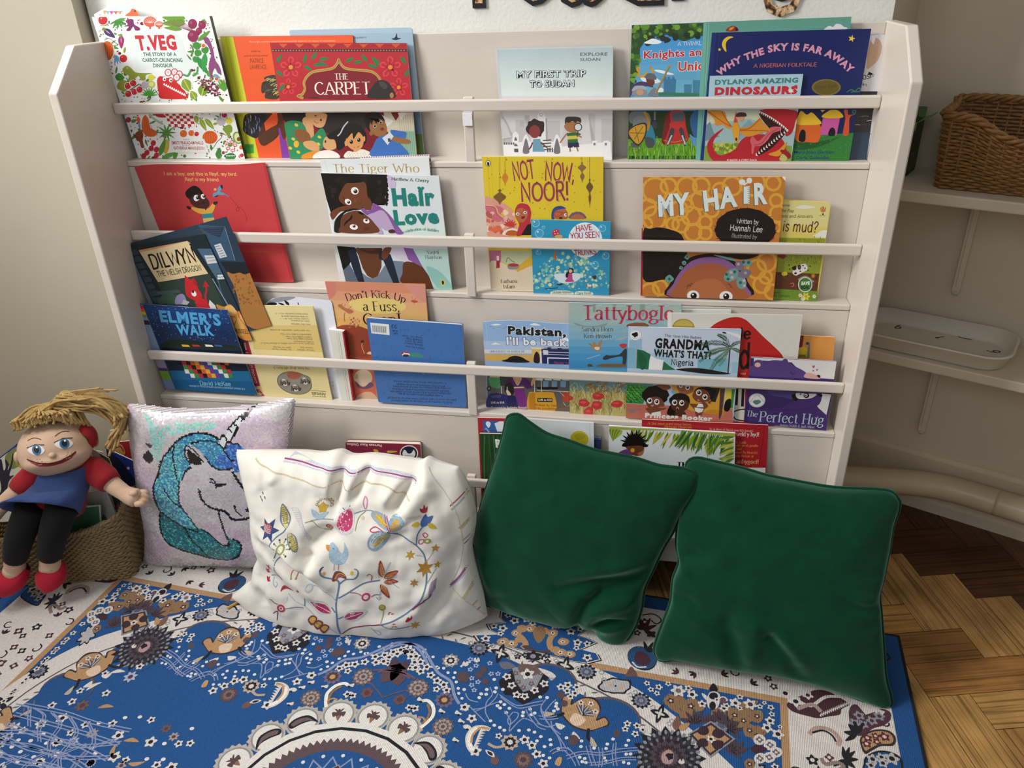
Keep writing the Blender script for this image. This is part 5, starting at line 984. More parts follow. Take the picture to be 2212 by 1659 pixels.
b.s_('#c2272f','600,690 590,610 605,560 590,532 640,570 660,560 690,590 700,640 735,700 720,760 660,740 620,720'); b.p('#c2272f','595,640 588,530 640,600'); b.p('#a81f28','660,600 665,548 710,640'); b.s_('#c2272f','680,740 740,730 800,790 810,860 720,860 690,800'); b.c('#b8242c',16,'790,790 765,720 775,660 770,620'); b.p('#b8242c','745,635 762,575 805,632 775,622'); b.p('#d6d8d6','800,740 850,790 870,860 820,840 795,780'); b.e('#e9e6e0',668,688,20,26,-30); b.e('#17110f',660,672,10,12)
b.s_('#cf8a3f','860,780 920,800 980,780 1040,840 1110,820 1165,920 1165,1085 1050,1060 980,960 880,830'); b.s_('#e3b46a','930,810 990,790 1030,850 980,880'); b.s_('#dfae66','1060,850 1110,835 1150,900 1110,960 1070,920'); b.s_('#d9a45a','1000,910 1060,900 1100,980 1080,1050 1030,1030'); b.c('#a8622a',7,'1040,840 1060,900 1110,960 1165,990'); b.c('#a8622a',6,'1110,930 1150,930 1160,960'); b.c('#a8622a',6,'980,880 1030,900 1010,960')
b.t('JESSICA RUSSELL',[(900,1010),(1135,1030)],30,'#2a1a10','M',.14)
b=B('flap','',2,.0718,.0916,.001,'#27394a',kind='flap')
b.p('#33506a','700,100 930,115 1020,410 880,400'); b.p('#24344a','720,130 925,120 890,210 830,190');
for k in range(4): b.l('#3a4a58',5,[(690+k*8,140+k*18),(905-k*4,130+k*18)])
b.l('#7f98ac',4,'930,118 1020,408'); b.p('#c3c7cc','840,275 895,258 950,372 890,388');
for k in range(5): b.l('#6a7078',5,[(850+k*12,290+k*20),(888+k*12,280+k*20)])
b.p('#1b2228','890,415 1130,420 1180,520 960,520'); b.s_('#a8733a','950,510 1000,520 1060,510 1100,525 1160,515 1200,600 1270,780 1340,970 1120,960 1020,650')
for k in range(60):
    x=random.Random(k).uniform(1000,1250); y=random.Random(k+99).uniform(530,780); b.e('#8a5a28',x,y,random.Random(k+5).uniform(4,11))
b=B('picture_book','dark blue picture book with pale blue title and rainbow stripe down its left edge',2,.066,.0745,.003,'#123a68')
for k in range(6): b.p(['#1b3f7a','#143a70','#10305f','#0f2a55','#122a50','#16305a'][k],[(235+k*24,785+k*60),(965+k*24,830+k*60),(989+k*24,890+k*60),(259+k*24,845+k*60)])
for k in range(150): f=random.Random(k).random(); x=random.Random(k+7).uniform(240,960)+f*110; b.e('#7fa6cf',x,795+f*300,random.Random(k+3).uniform(1.5,4))
b.p('#7f97b3','150,775 230,783 510,1508 430,1500')
for y0,y1,c_ in ((783,812,'#b8303a'),(812,838,'#d9622a'),(838,862,'#e0b23a'),(862,885,'#6f9a3f'),(912,950,'#3a1f33'),(1250,1320,'#8f86a8'),(1320,1345,'#55306a'),(1345,1420,'#6f9a2f'),(1420,1500,'#6a86a8')):
    f0=(y0-772)/730; f1=(y1-772)/730; b.p(c_,[(150+280*f0,y0),(228+280*f0,y0+6),(228+280*f1,y1+6),(150+280*f1,y1)])
b.p('#0f2038','375,1120 1060,1150 1130,1350 460,1350'); b.s_('#10261f','420,1100 500,1080 650,1090 800,1110 1000,1130 1060,1150 1060,1170 420,1150'); b.p('#1d6a9a','455,1345 1132,1350 1205,1555 515,1508'); b.p('#175a88','480,1420 1160,1440 1205,1555 515,1508'); b.e('#3f9a8a',1150,1320,26,16)
pal=['#b8303a','#e0b23a','#e9e6e0','#1b1b1b','#7a3a8a','#3f8a4a','#d9622a','#2f5a9a']
for i in range(11):
    for j in range(4): b.p(pal[(i*3+j*5)%8],[(560+i*36+j*12,1262+j*36),(596+i*36+j*12,1264+j*36),(608+i*36+j*12,1300+j*36),(572+i*36+j*12,1298+j*36)])
for x,c_ in ((560,'#e0b23a'),(650,'#b8303a'),(760,'#e9e6e0'),(840,'#2f5a9a')): b.p(c_,[(x,1122),(x+60,1126),(x+75,1142),(x+10,1140)])
b.t('ELMER\'S',[(385,930),(905,965)],95,'#4fa3d6',bold=.04); b.t('WALK',[(530,1040),(845,1050)],85,'#4fa3d6',bold=.04)
b.t('David McKee',[(722,1468),(985,1477)],32,'#8fc0d8','M',.12); b.t('WINNER OF THE BOOKTRUST LIFETIME ACHIEVEMENT AWARD 2015',[(630,1482),(1105,1510)],14,'#a8c8d8')
cv=(520,600,5.923)
b=B('reader','pale yellow reader standing upside down with a red corner band and tiger oval',2,.0765,.0935,.003,'#e3d39a')
b.p('#d9c078','140,612 985,605 1060,955 165,915'); b.p('#c9b48a','920,360 960,400 1075,955 1055,955')
b.p('#b02f45','-40,600 40,600 250,1385 180,1390 100,1100'); b.t('OXFORD LITERACY WEB',[(212,1350),(60,830)],34,'#e9d8d0',bold=.02)
b.p('#c9454a','180,1430 240,1425 320,1525 280,1530 250,1470 190,1470'); b.l('#e9d8d0',5,'235,1450 250,1430'); b.l('#e9d8d0',5,'255,1490 290,1475')
b.p('#5a5348','120,432 205,432 215,530 185,530')
for k in range(5): b.l('#e3d39a',5,[(125+k*16,436),(140+k*17,530)])
for tx,x0,x1,y in (('Oxford Literacy Customer line, Tel 01865 267881',858,415,448),('For further information, phone the',862,515,483),('Customer Services, Tel 01536 741171',872,500,512),('Orders and enquiries to',880,645,541),('Series Editor David Wray',893,645,582),('Text types report, explanation, persuasion',888,375,660),('Independent reading from Stage 5',900,485,712),('Guided reading from Stage 4',908,560,745),('Shared reading from Stage 1',918,575,770),('reading development.',930,670,806),('This book can be used with children at different levels of',938,255,828),('Elephant Diary',925,755,882),('Spiders are Amazing!',648,415,878),('Dinosaur Alphabet',940,720,913),('The Salmons Journey',650,400,905),('illustrated with photos and',850,430,1105),('This book about wild tigers is',880,415,1140)): b.t(tx,[(x0,y+8),(x1,y)],19 if y<1000 else 28,'#4a4030','F',.12)
b.e('#4f5a2f',687,1347,230,142,14); b.e('#8f8f80',687,1347,222,134,14); b.s_('#a8604a','600,1215 700,1205 780,1250 700,1300 610,1280'); b.s_('#6a8a5a','800,1240 880,1270 905,1330 850,1310')
for x,y in ((570,1350),(830,1330),(710,1420)):
    b.blob('#8f8478',x,y,75,14,.12,int(x),66)
    for k in range(9): b.c('#2f2a26',8,[(x-60+k*14,y-40+(k%3)*20),(x-54+k*14,y-10+(k%2)*20),(x-62+k*14,y+25)])
    b.e('#d8d2c6',x-20,y-45,22,10); b.e('#d8d2c6',x,y+20,26,14); b.e('#2a2522',x,y+12,9)
b.t('Animals',[(1088,1475),(905,1462)],40,'#2a241c','M',.13); b.l('#2a241c',5,'900,1443 1090,1455'); b.l('#2a241c',5,'910,1512 1095,1528')
b=B('paper_sheet','loose white paper sheet with black leaf print sticking up behind the yellow reader',2,.0875,.108,.0005,'#dde0ea',kind='sheet',cat='paper')
b.outline=b.fl(b.pts('300,340 400,268 560,233 760,250 1150,290 1168,330 1385,1580 500,1560'))
b.s_('#8f949c','330,330 430,265 560,240 700,250 600,290 420,320'); b.s_('#1a1a1e','330,335 400,315 460,325 440,350 300,350'); b.leaf('#1a1a1e',620,350,90,34,-135); b.leaf('#1a1a1e',560,350,90,24,-160); b.leaf('#1a1a1e',740,350,40,14,-105); b.l('#6a6e78',4,'1145,1270 1160,1280'); b.t('A B C',[(1165,1320),(1185,1440)],14,'#6a6e78')
b=B('storybook','worn white storybook with a red spine, wedged beside the sunset-coloured book',2,.0785,.0945,.012,'#d9d9cf',spine=('R','#a82a38'))
b.l('#9a9a8f',6,'1250,700 1400,1575'); b.l('#b9b9ae',5,'1225,700 1375,1575'); b.p('#a82a38','1298,690 1312,690 1448,1582 1430,1582')
cv=(680,590,5.353)
b=B('picture_book','sunset orange picture book with flying pink birds and black serif title',2,.0925,.110,.005,'#cf8a4f',kind='hard')
for k in range(10): b.p(['#d08a6c','#d89a78','#dda878','#deb070','#dba860','#d49a55','#c98248','#b9683a','#a8502f','#8f3f28'][k],[(118+k*24,100+k*105),(1276+k*8,135+k*105),(1284+k*8,242+k*105),(142+k*24,207+k*105)])
b.s_('#cf7f70','118,100 230,100 250,220 180,300 150,250'); b.s_('#cf8f80','1040,125 1275,135 1290,330 1180,280'); b.s_('#e0c878','400,330 700,270 1000,330 1040,420 800,470 500,440'); b.s_('#8f3f28','250,650 420,600 640,680 660,950 400,940')
b.s_('#b5704a','265,380 300,360 350,400 420,420 450,450 400,470 350,440'); b.c('#8a4a30',7,'350,455 340,500 348,560'); b.c('#8a4a30',4,'310,370 320,345'); b.c('#8a4a30',4,'345,385 352,352'); b.c('#8a4a30',5,'400,410 425,380')
for k in range(60): b.blob(['#c98a78','#b06a5a','#8a4a40'][k%3],400+(k*37)%120,515+(k*53)%115,9,7,.3,k)
b.s_('#b55a40','1110,320 1150,310 1195,330 1150,345'); b.l('#7a3a2a',3,'1130,300 1122,265'); b.l('#7a3a2a',3,'1160,305 1172,280'); b.l('#7a3a2a',3,'1145,345 1150,362')
b.c('#c9a07a',9,'550,800 545,840 560,890 575,930'); b.blob('#3a2220',552,790,18,8,.3,4); b.s_('#d9c4a0','600,930 640,905 660,940'); b.p('#c9624a','440,1100 680,1105 720,1470 480,1450'); b.s_('#d8c4a8','450,1200 500,1130 600,1120 660,1180 650,1260 560,1310 480,1270'); b.s_('#6a4a6a','470,1250 560,1320 640,1260 680,1300 600,1340 500,1320'); b.e('#c9a080',480,1195,24,28); b.s_('#cfa888','480,1450 560,1380 660,1380 720,1470')
b.t('Don\'t Kick Up',[(365,322),(600,285),(840,292),(1045,345)],82,'#241812','F',.11); b.t('a Fuss,',[(560,435),(980,438)],105,'#241812','F',.11); b.t('Gran!',[(565,600),(1010,600)],130,'#241812','F',.12)
b=B('board_book','blue board book standing upside down with a barcode at the top left',2,.0685,.0805,.011,'#416fae',kind='boardbook',round_=50)
for k in range(110): x=random.Random(k).uniform(640,1730); y=random.Random(k+50).uniform(560,1540); b.l('#2f5590',4,[(x,y),(x+random.Random(k+9).uniform(-5,12),y+random.Random(k+4).uniform(18,40))])
b.p('#dfe2e3','640,572 858,592 865,717 655,695')
for k in range(24): b.p('#26282c',[(664+k*7,602+k*.6),(664+k*7+(2 if k%3 else 4.5),602+k*.6),(672+k*6.6+(2 if k%3 else 4.5),680+k*.6),(672+k*6.6,680+k*.6)])
b.c('#1f2f4a',7,'945,595 925,610 930,632 948,634'); b.c('#1f2f4a',7,'910,592 890,608 893,628 912,632'); b.l('#1f2f4a',5,'893,612 908,614'); b.t('CA',[(958,662),(892,656)],20,'#1f2f4a',bold=.04); b.t('UK',[(960,692),(903,686)],20,'#1f2f4a',bold=.04)
for tx,x0,x1,y in (('Hurray Chu, Tarzan',1245,1010,715),('Natalie Silly',1245,1050,744),('Sean B. Art Y',1250,1040,772),('Aaron B. Greeno V',1252,1035,800),('Based in this series',1258,1050,838),('In response Roam edition feature globes and clay',1520,905,1240),('and full body meditations are carefully designed',1510,945,1275),('our baby skills toddlers into the fun extraordinary',1575,900,1300),('Adorable playful and interactive a series of fabulous',1555,895,1330),('with fabulous pictures and a second story of a really nice',1580,870,1358),('A simply delightful book to explore for all ages',1480,965,1385),('What can we use to make compost? Where does our recycling go?',1635,835,1432),('Which box does this go in? Where do we recycle batteries?',1595,880,1462)): b.t(tx,[(x0,y+26),(x1,y)],20 if y<900 else 22,'#1f2f55','M',.11)
b.s_('#3f8a78','1100,930 1200,925 1260,975 1110,965'); b.e('#a8303a',1050,935,52,28); b.e('#e8e2d8',1055,945,46,18); b.e('#1f2a3a',1055,952,36,16); b.t('FAB',[(1090,925),(1022,918)],20,'#f0e6e0',bold=.05); b.l('#5fa088',8,'1180,1130 1320,1140'); b.l('#c9b84a',5,'1230,1140 1260,1170')
cv=(1020,640,5.821)
b=B('picture_book','picture book with a blue sky, suitcases and a girl in purple, wavy top edge',2,.0835,.1005,.003,'#8fb0d6')
b.outline=b.fl(b.pts('130,322 400,303 700,308 1000,338 1218,345 1218,1455 195,1418'))
b.l('#b0c8e4',5,'170,322 215,820'); b.p('#a8c0dc','140,560 1210,580 1210,690 155,690'); b.p('#ccd3d8','150,668 760,676 760,720 155,718'); b.p('#d0a85c','155,725 770,735 760,830 165,810')
for t_ in ('235,360 270,350 310,345 370,358 300,368','725,358 760,342 800,340 860,366 780,368','245,605 290,582 320,592 358,605','1080,560 1130,530 1180,520 1210,540 1200,570'): b.s_('#e2e8ee',t_)
for x,y in ((230,382),(270,405),(395,405),(425,385)): b.l('#4a5a70',4,[(x-14,y-3),(x,y+2),(x+14,y-3)])
b.t('Pakistan,',[(450,480),(1180,508)],108,'#171d1c',bold=.045,out=('#e6ecee',.035)); b.t('I\'ll be back',[(432,608),(1190,632)],95,'#e3e6f0',bold=.035,out=('#1a2030',.035))
b.t('UNIVERSITY OF KARACHI',[(222,706),(655,706)],24,'#4a4f55','F',.12)
b.p('#d8b06a','740,640 900,650 900,840 770,830'); b.p('#e6d3b0','740,640 910,650 905,672 742,660'); b.s_('#241d18','775,828 780,740 810,695 845,740 845,835'); b.p('#1f2a5a','870,660 1215,665 1215,860 880,845'); b.p('#8a8f9a','900,645 1215,650 1215,662 900,660'); b.p('#dfe2ec','850,690 868,690 875,845 858,845'); b.p('#c9d3e4','890,675 955,680 955,735 895,735'); b.l('#dfe2ec',6,'880,700 1215,708'); b.l('#dfe2ec',6,'955,730 1215,740'); b.p('#dfe2ec','945,768 1215,775 1215,860 945,850'); b.p('#1f2a5a','958,782 1215,788 1215,860 958,852'); b.t('Pakistan Travel',[(1030,850),(1260,860)],30,'#a8506a','M',.12); b.p('#2a2c3a','945,640 995,643 990,665 945,662'); b.p('#2a2c3a','1075,650 1125,652 1120,670 1075,668')
b.s_('#1a1413','370,815 440,790 470,765 540,748 620,765 680,800 720,830 540,835')
b.p('#5f5c58','185,990 1218,1010 1218,1455 195,1418'); b.s_('#4f9a62','215,1020 350,1000 355,1150 250,1140 215,1080'); b.e('#26262a',212,1160,30,32); b.e('#8a8a90',212,1160,15); b.p('#d9b48a','220,995 350,1000 345,1020 225,1018'); b.p('#3a3f3c','345,1000 500,1005 480,1110 355,1130')
for k in range(4): b.p('#dfe0dc',[(800+k*110,1030),(890+k*110,1035),(890+k*110,1060),(800+k*110,1055)])
for k in range(3): b.p('#7fa6c9',[(890+k*110,1065),(960+k*110,1068),(955+k*110,1145),(890+k*110,1140)])
b.p('#2a1c22','800,1140 1080,1140 1080,1170 830,1170'); b.l('#c9c9c9',9,'810,1180 1215,1200'); b.p('#b5482f','1130,1200 1218,1205 1218,1330 1140,1325'); b.c('#c9c9c9',6,'1145,1330 1180,1380 1215,1375'); b.c('#c9c9c9',5,'1100,1205 1160,1260')
b.s_('#4a2448','420,1060 480,1010 520,1030 530,1160 480,1240 410,1200'); b.s_('#221c1c','420,1110 490,1090 530,1200 480,1250 410,1190'); b.s_('#5a2a66','500,1010 640,1010 740,1090 750,1150 680,1160 640,1120 530,1130'); b.s_('#caa06a','530,1005 620,1005 600,1060 572,1120 545,1060'); b.c('#e2d3b0',7,'515,1020 540,1070 570,1118 600,1080 620,1030'); b.p('#e2c9a8','525,1140 650,1138 650,1152 525,1156'); b.p('#7a2f7f','530,1158 650,1155 690,1300 700,1432 560,1432 545,1300')
for k in range(5): b.l('#5f2468',5,[(545+k*24,1165),(555+k*30,1425)])
b.s_('#d9a878','740,1090 770,1020 810,1025 790,1070 750,1130'); b.s_('#e0bda0','425,1190 450,1180 490,1235 450,1245')
b.l('#d3d3d3',9,'365,1130 368,1225'); b.l('#d3d3d3',9,'440,1135 440,1225'); b.s_('#2b2a6a','205,1240 330,1220 450,1245 540,1255 555,1420 200,1415'); b.s_('#4a4a86','245,1250 330,1240 365,1245 340,1275 250,1275'); b.p('#1e1d4a','445,1245 550,1260 555,1420 440,1420')
b.l('#d3d3d3',9,'785,1080 785,1210'); b.l('#d3d3d3',9,'868,1050 870,1205'); b.s_('#d39a2a','710,1220 800,1205 980,1205 1035,1240 1040,1440 715,1438'); b.p('#b87f1c','712,1220 790,1212 795,1438 716,1436'); b.p('#26221c','820,1278 1008,1280 1008,1332 820,1328'); b.t('LHR to KHI',[(835,1316),(998,1318)],28,'#e6dcc0',bold=.02); b.t('LHR to KHI',[(240,1350),(402,1350)],28,'#e6dcc0',bold=.02); b.t('Illustrated by Sachintha Ramesh',[(240,1412),(690,1412)],28,'#d8d0c0',bold=.02); b.t('Written by Umaila Khan',[(780,1380),(1210,1394)],30,'#8a5a10',bold=.03); b.t('Urdu translation by Anum',[(780,1420),(1210,1430)],30,'#8a5a10',bold=.03)
b=B('picture_book','picture book with a scarecrow arm, small bird, blue sky and poppy field',2,.0768,.0935,.005,'#5f9fbf',round_=20)
for k in range(9): b.p(['#a3b8b0','#9fb8b4','#98b6b8','#8cb3bf','#7fadc4','#6aa4c6','#529ac6','#4492c4','#3f8cbe'][k],[(1212,90+k*90),(2630,105+k*90),(2630,196+k*90),(1212,181+k*90)])
for k in range(30): x=random.Random(k).uniform(1230,2500); y=random.Random(k+31).uniform(110,800); b.c(['#a9bdb0','#7fb0c6','#b8c2b0','#8fb9c9'][k%4],14,[(x,y),(x+70,y-20),(x+170,y-50)])
b.s_('#8a9a90','1270,330 1320,340 1420,370 1560,370 1680,340 1700,350 1640,385 1480,390 1330,370'); b.s_('#8a9a90','1520,80 1550,80 1545,190 1520,190'); b.s_('#8f9f94','1770,80 1810,80 1800,200 1775,180'); b.s_('#8f9f94','2110,100 2170,100 2160,250 2120,230')
b.t('Tattybogle',[(1395,292),(2535,300)],175,'#b53a55','F',.135); b.t('Sandra Horn',[(1380,440),(1772,440)],52,'#4f4a55','F',.12); b.t('Ken Brown',[(1400,525),(1755,525)],52,'#4f4a55','F',.12)
b.s_('#a8805a','1460,580 1510,610 1520,570 1560,590 1570,620 1600,570 1632,545 1625,600 1610,650 1625,685 1560,685 1520,660'); b.s_('#e2d0b0','1540,640 1600,640 1590,675 1550,670'); b.c('#3a4a50',5,'1465,590 1500,615');
b.s_('#c23a3a','1850,610 1900,595 1945,605 1935,640 1890,655'); b.s_('#2f3a3a','1640,785 1680,740 1740,745 1850,730 1920,660 1945,690 1930,860 1890,850 1885,760 1760,775 1680,800'); b.s_('#7a5a34','1560,880 1640,850 1800,850 1900,850 1930,885 1750,890'); b.s_('#5a4a30','1450,860 1490,850 1520,880 1460,885'); b.c('#c9b060',5,'1850,570 1900,500 1940,450'); b.c('#c9b060',5,'1870,580 1930,500'); b.s_('#8a5a3a','1960,350 2080,330 2180,340 2210,380 1960,385')
b.p('#6f9aa0','1215,1045 2600,1100 2600,1250 1220,1230'); b.p('#b8a86a','1218,1190 2600,1230 2600,1575 1225,1485')
for k in range(230): x=random.Random(k).uniform(1225,1940); y=random.Random(k+400).uniform(1180,1500); b.c(['#c9b05a','#8f9a50','#d8c684','#a87a3a','#6f7a40','#e0d6a8'][k%6],6,[(x,y),(x+random.Random(k+1).uniform(-25,25),y-50),(x+random.Random(k+2).uniform(-60,60),y-100)])
for k in range(14): x=random.Random(k+70).uniform(1380,1900); y=random.Random(k+71).uniform(1080,1250); b.leaf('#a86a30',x,y,90,16,-25)
for x,y,w,h in ((1405,1345,75,48),(1580,1255,72,46),(1570,1370,70,56),(1820,1355,78,42),(1465,1455,62,62),(1235,1280,30,26)): b.blob('#c43a38',x,y,w,11,.16,x,h); b.blob('#d9544e',x-8,y-12,w*.5,9,.2,x+1,h*.3)
cv=(1320,640,5.722)
b=B('picture_book','thin white picture book, only its top edge showing behind the red cap cover',2,.0935,.1095,.006,'#dfe0da',edge='#7fa6c0')
b=B('picture_book','orange picture book with a yellow crate, at the right end of the third tier',2,.0845,.1025,.004,'#d9954a')
b.p('#7a2a28','1480,430 1540,432 1500,690 1440,690'); b.e('#2f4a6a',1578,528,20,16); b.p('#6a7a80','1590,530 1605,530 1600,690 1570,690'); b.s_('#d9c22f','1480,580 1560,570 1572,640 1555,690 1480,690 1475,630'); b.p('#8a7a3a','1480,650 1560,655 1560,690 1480,690')
b=B('picture_book','cream picture book with a big red pointed hood shape and black script',2,.0705,.086,.006,'#d8d5cb',kind='hard')
b.p('#e3e0d6','10,192 60,194 70,1400 20,1400'); b.l('#c3c0b6',4,'62,195 75,1400')
b.e('#a8903f',188,350,125,98); b.e('#c2ab58',188,345,108,80); b.l('#8a7430',6,'70,330 305,340')
b.s_('#b8241f','300,1420 330,600 480,360 640,260 780,232 880,260 960,330 1080,450 1200,560 1310,690 1330,900 1330,1420')
b.t('Little',[(560,480),(945,475)],120,'#1d1210','M',.16); b.t('Red',[(560,800),(925,800)],270,'#1d1210','M',.14)
b.p('#d8d5cb','760,1035 880,1040 870,1405 750,1400'); b.l('#17130f',28,'790,1035 780,1220'); b.l('#17130f',30,'858,1035 848,1235'); b.c('#17130f',14,'730,1370 760,1290 870,1265 900,1290'); b.c('#17130f',14,'740,1330 780,1380 880,1395'); b.l('#4f8a2f',20,'740,1035 725,1240')
b.t('oo',[(830,875),(885,878)],26,'#e6c8c0','F',.14)
b=B('picture_book','paperback with a palm tree, green and white flag and wide-eyed babies',2,.0635,.079,.004,'#b3c6d9',round_=14)
b.p('#c3cfdf','215,380 1612,432 1600,700 205,700'); b.l('#dfe6ee',5,'255,385 235,905')
for t_,c_ in (('225,540 382,525 380,890 215,890','#90b8d0'),('205,635 300,640 310,890 198,890','#80b0c8'),('530,640 620,620 640,700 780,760 780,900 530,900','#9abfce'),('1070,780 1440,765 1440,930 1065,920','#78b0c4'),('1490,815 1575,812 1565,950 1490,945','#92bccf'),('1040,600 1230,600 1230,700 1040,700','#a8c8d8')): b.p(c_,t_)
b.e('#e6e8ea',302,482,66,60); b.blob('#17130f',300,475,36,10,.25,3,30); b.t('NINE MILE',[(272,520),(328,522)],9,'#17130f')
b.l('#a8adb2',9,'318,620 308,890'); b.s_('#a8adb2','310,640 318,600 330,640'); b.p('#1f6a46','322,655 400,670 490,720 470,800 465,905 312,890'); b.p('#e6e8ea','490,735 560,770 660,795 640,830 632,912 462,905 475,800'); b.p('#1f6a46','650,800 720,860 800,910 632,912'); b.s_('#175a3a','330,680 400,720 440,800 420,890 360,890')
b.t('The Nine Mile Babies',[(662,500),(1115,528)],30,'#2a2c33','M',.12); b.t('GRANDMA',[(540,640),(1218,672)],125,'#14120f',bold=.045); b.t('WHAT\'S THAT?',[(525,745),(1235,780)],92,'#14120f',bold=.04); b.t('Nigeria',[(740,848),(1020,858)],70,'#14120f','M',.12)
b.c('#3a2f3f',16,'1470,640 1460,760 1445,950')
def frond(P,n=26,w=30,col='#2a4f33'):
    Q=[(P[i][0],P[i][1]) for i in range(len(P))]
    for k in range(n):
        t=k/(n-1)*(len(Q)-1); i=min(int(t),len(Q)-2); f=t-i; x=Q[i][0]+(Q[i+1][0]-Q[i][0])*f; y=Q[i][1]+(Q[i+1][1]-Q[i][1])*f
        a=math.degrees(math.atan2(Q[i+1][1]-Q[i][1],Q[i+1][0]-Q[i][0])); L=w*(1.6-abs(k/n-.45)*1.8)
        b.leaf(col,x,y,L*1.3,9,a+50); b.leaf(col,x,y,L*1.3,9,a-50)
frond([(1465,620),(1430,540),(1380,500),(1325,478)],16,22); frond([(1465,625),(1380,580),(1250,570),(1120,590)],24,24); frond([(1460,640),(1340,660),(1220,700),(1100,800)],26,26,'#33603a'); frond([(1465,650),(1380,730),(1300,800),(1230,910)],24,28,'#3f6f42'); frond([(1470,630),(1520,590),(1600,560)],12,18); frond([(1475,640),(1540,660),(1600,690)],12,18,'#33603a'); frond([(1460,640),(1400,760),(1340,850)],12,18,'#4f8a55')
b.s_('#e3e6ee','1350,445 1450,440 1600,480 1610,530 1480,470 1380,455'); b.s_('#17130f','1370,445 1400,440 1430,455 1400,460'); b.s_('#17120f','815,910 900,890 1100,890 1300,920 1480,960 1200,960')
b.p('#5f9f94','185,1065 520,1085 500,1180 185,1200'); b.p('#3a8a3a','185,1090 440,1110 400,1330 185,1320')
for k in range(60): b.blob(['#4f9f3a','#2d6a2c','#5fae45','#24552a'][k%4],195+(k*71)%210,1110+(k*43)%200,16,8,.25,k)
b.p('#c4705c','185,1325 1500,1390 1505,1560 182,1505'); b.p('#d99f35','750,1090 1400,1130 1390,1440 1000,1420 780,1300'); b.s_('#c98a28','1150,1440 1250,1400 1380,1420 1390,1470'); b.p('#2a2522','1230,1130 1350,1135 1290,1310 1230,1300'); b.p('#5a3a3a','1350,1140 1410,1140 1370,1450 1345,1520 1330,1500'); b.p('#e0c84a','1415,1140 1490,1150 1490,1280 1405,1300'); b.s_('#17130f','1400,1340 1430,1280 1480,1270 1490,1340 1450,1420 1400,1410'); b.p('#3f8a2f','1492,1145 1530,1150 1500,1390 1480,1380'); b.e('#8f7a70',262,1412,52,26); b.e('#8f7a70',345,1398,28,15)
SK='#7a4630'
def baby(x,y,r,hairt,lx=0): pass
b.blob('#1a1413',545,1225,165,24,.05,2,120); b.s_('#7a4630','430,1290 470,1255 560,1240 625,1270 650,1330 600,1370 520,1385 450,1360'); b.e('#7a4630',635,1340,26,24); b.s_('#7a4630','425,1390 480,1370 600,1380 680,1380 660,1400 610,1410 600,1450 500,1460 440,1410'); b.p('#e6e4e0','500,1440 610,1420 620,1470 500,1470')
b.s_('#8a5238','560,1095 700,1095 740,1130 680,1160 620,1140'); b.s_('#9a6240','810,1110 900,1095 1010,1110 1010,1180 920,1215 850,1195'); b.eye(945,1128,30,0,0); b.eye(862,1108,24,0,-.2); b.c('#5a2f1f',5,'860,1160 880,1172 905,1160'); b.p('#6fb0d6','745,1170 815,1175 800,1215 750,1200')
b.blob('#1a1413',850,1290,130,20,.06,3,90); b.s_('#1a1413','690,1450 740,1340 800,1400 780,1480'); b.s_('#55301f','740,1320 790,1280 880,1275 945,1300 960,1360 900,1420 820,1425 755,1390'); b.s_('#55301f','800,1430 900,1420 920,1480 800,1480'); b.eye(785,1312,36,.1,0); b.eye(872,1318,36,.1,0); b.c('#e0b0a8',8,'805,1390 820,1370 838,1392')
b.blob('#1a1413',1160,1200,140,20,.06,4,85); b.s_('#7a4630','1010,1200 1060,1150 1150,1150 1210,1200 1220,1280 1150,1310 1060,1300 1010,1250'); b.e('#7a4630',1215,1310,18,20); b.s_('#7a4630','970,1330 1060,1330 1160,1310 1200,1360 1150,1400 1110,1480 1050,1480 1030,1400'); b.p('#eceae6','1055,1370 1080,1325 1130,1330 1145,1370'); b.p('#eceae6','1030,1375 1145,1390 1125,1430 1080,1440 1040,1420'); b.eye(1085,1190,38,.05,0); b.eye(1160,1245,36,.05,0); b.eye(478,1290,36,.05,-.1); b.eye(565,1305,36,.05,-.1); b.s_('#c9807a','490,1345 530,1340 520,1362 500,1362'); b.s_('#c9807a','1065,1275 1095,1280 1080,1298')
b.t('Princess Booker',[(418,1500),(1250,1545)],62,'#e9e6e2',bold=.06)
cv=(1440,640,5.185)
b=B('picture_book','purple picture book with a sleepy bear cuddling, white corner and silver serif title',2,.063,.0735,.004,'#46306f')
b.p('#dcdcda','948,685 1903,732 1880,930 1560,905 1400,740 1080,720 960,760'); b.p('#dcdcda','1740,1090 1842,1100 1790,1330 1700,1250 1680,1220'); b.p('#3a275f','948,690 980,692 905,1410 868,1408')
b.s_('#54407f','930,890 925,800 970,770 980,730 1020,712 1070,720 1090,735 1200,715 1290,720 1310,705 1350,708 1370,745 1450,790 1560,855 1545,920 1200,905'); b.e('#dcb0a8',1020,768,34,26); b.s_('#d8a8a4','1575,855 1680,880 1718,890 1715,925 1545,910'); b.s_('#1d1a1f','1690,880 1720,885 1715,915 1685,895'); b.c('#2a1c4a',8,'1393,840 1400,865 1420,870 1435,855')
for x,y,r in ((1645,790,17),(1685,825,12),(1642,835,10)): b.s_('#a8607a',[(x-r,y-r*.6),(x-r*.4,y-r),(x,y-r*.5),(x+r*.5,y-r),(x+r,y-r*.5),(x,y+r)])
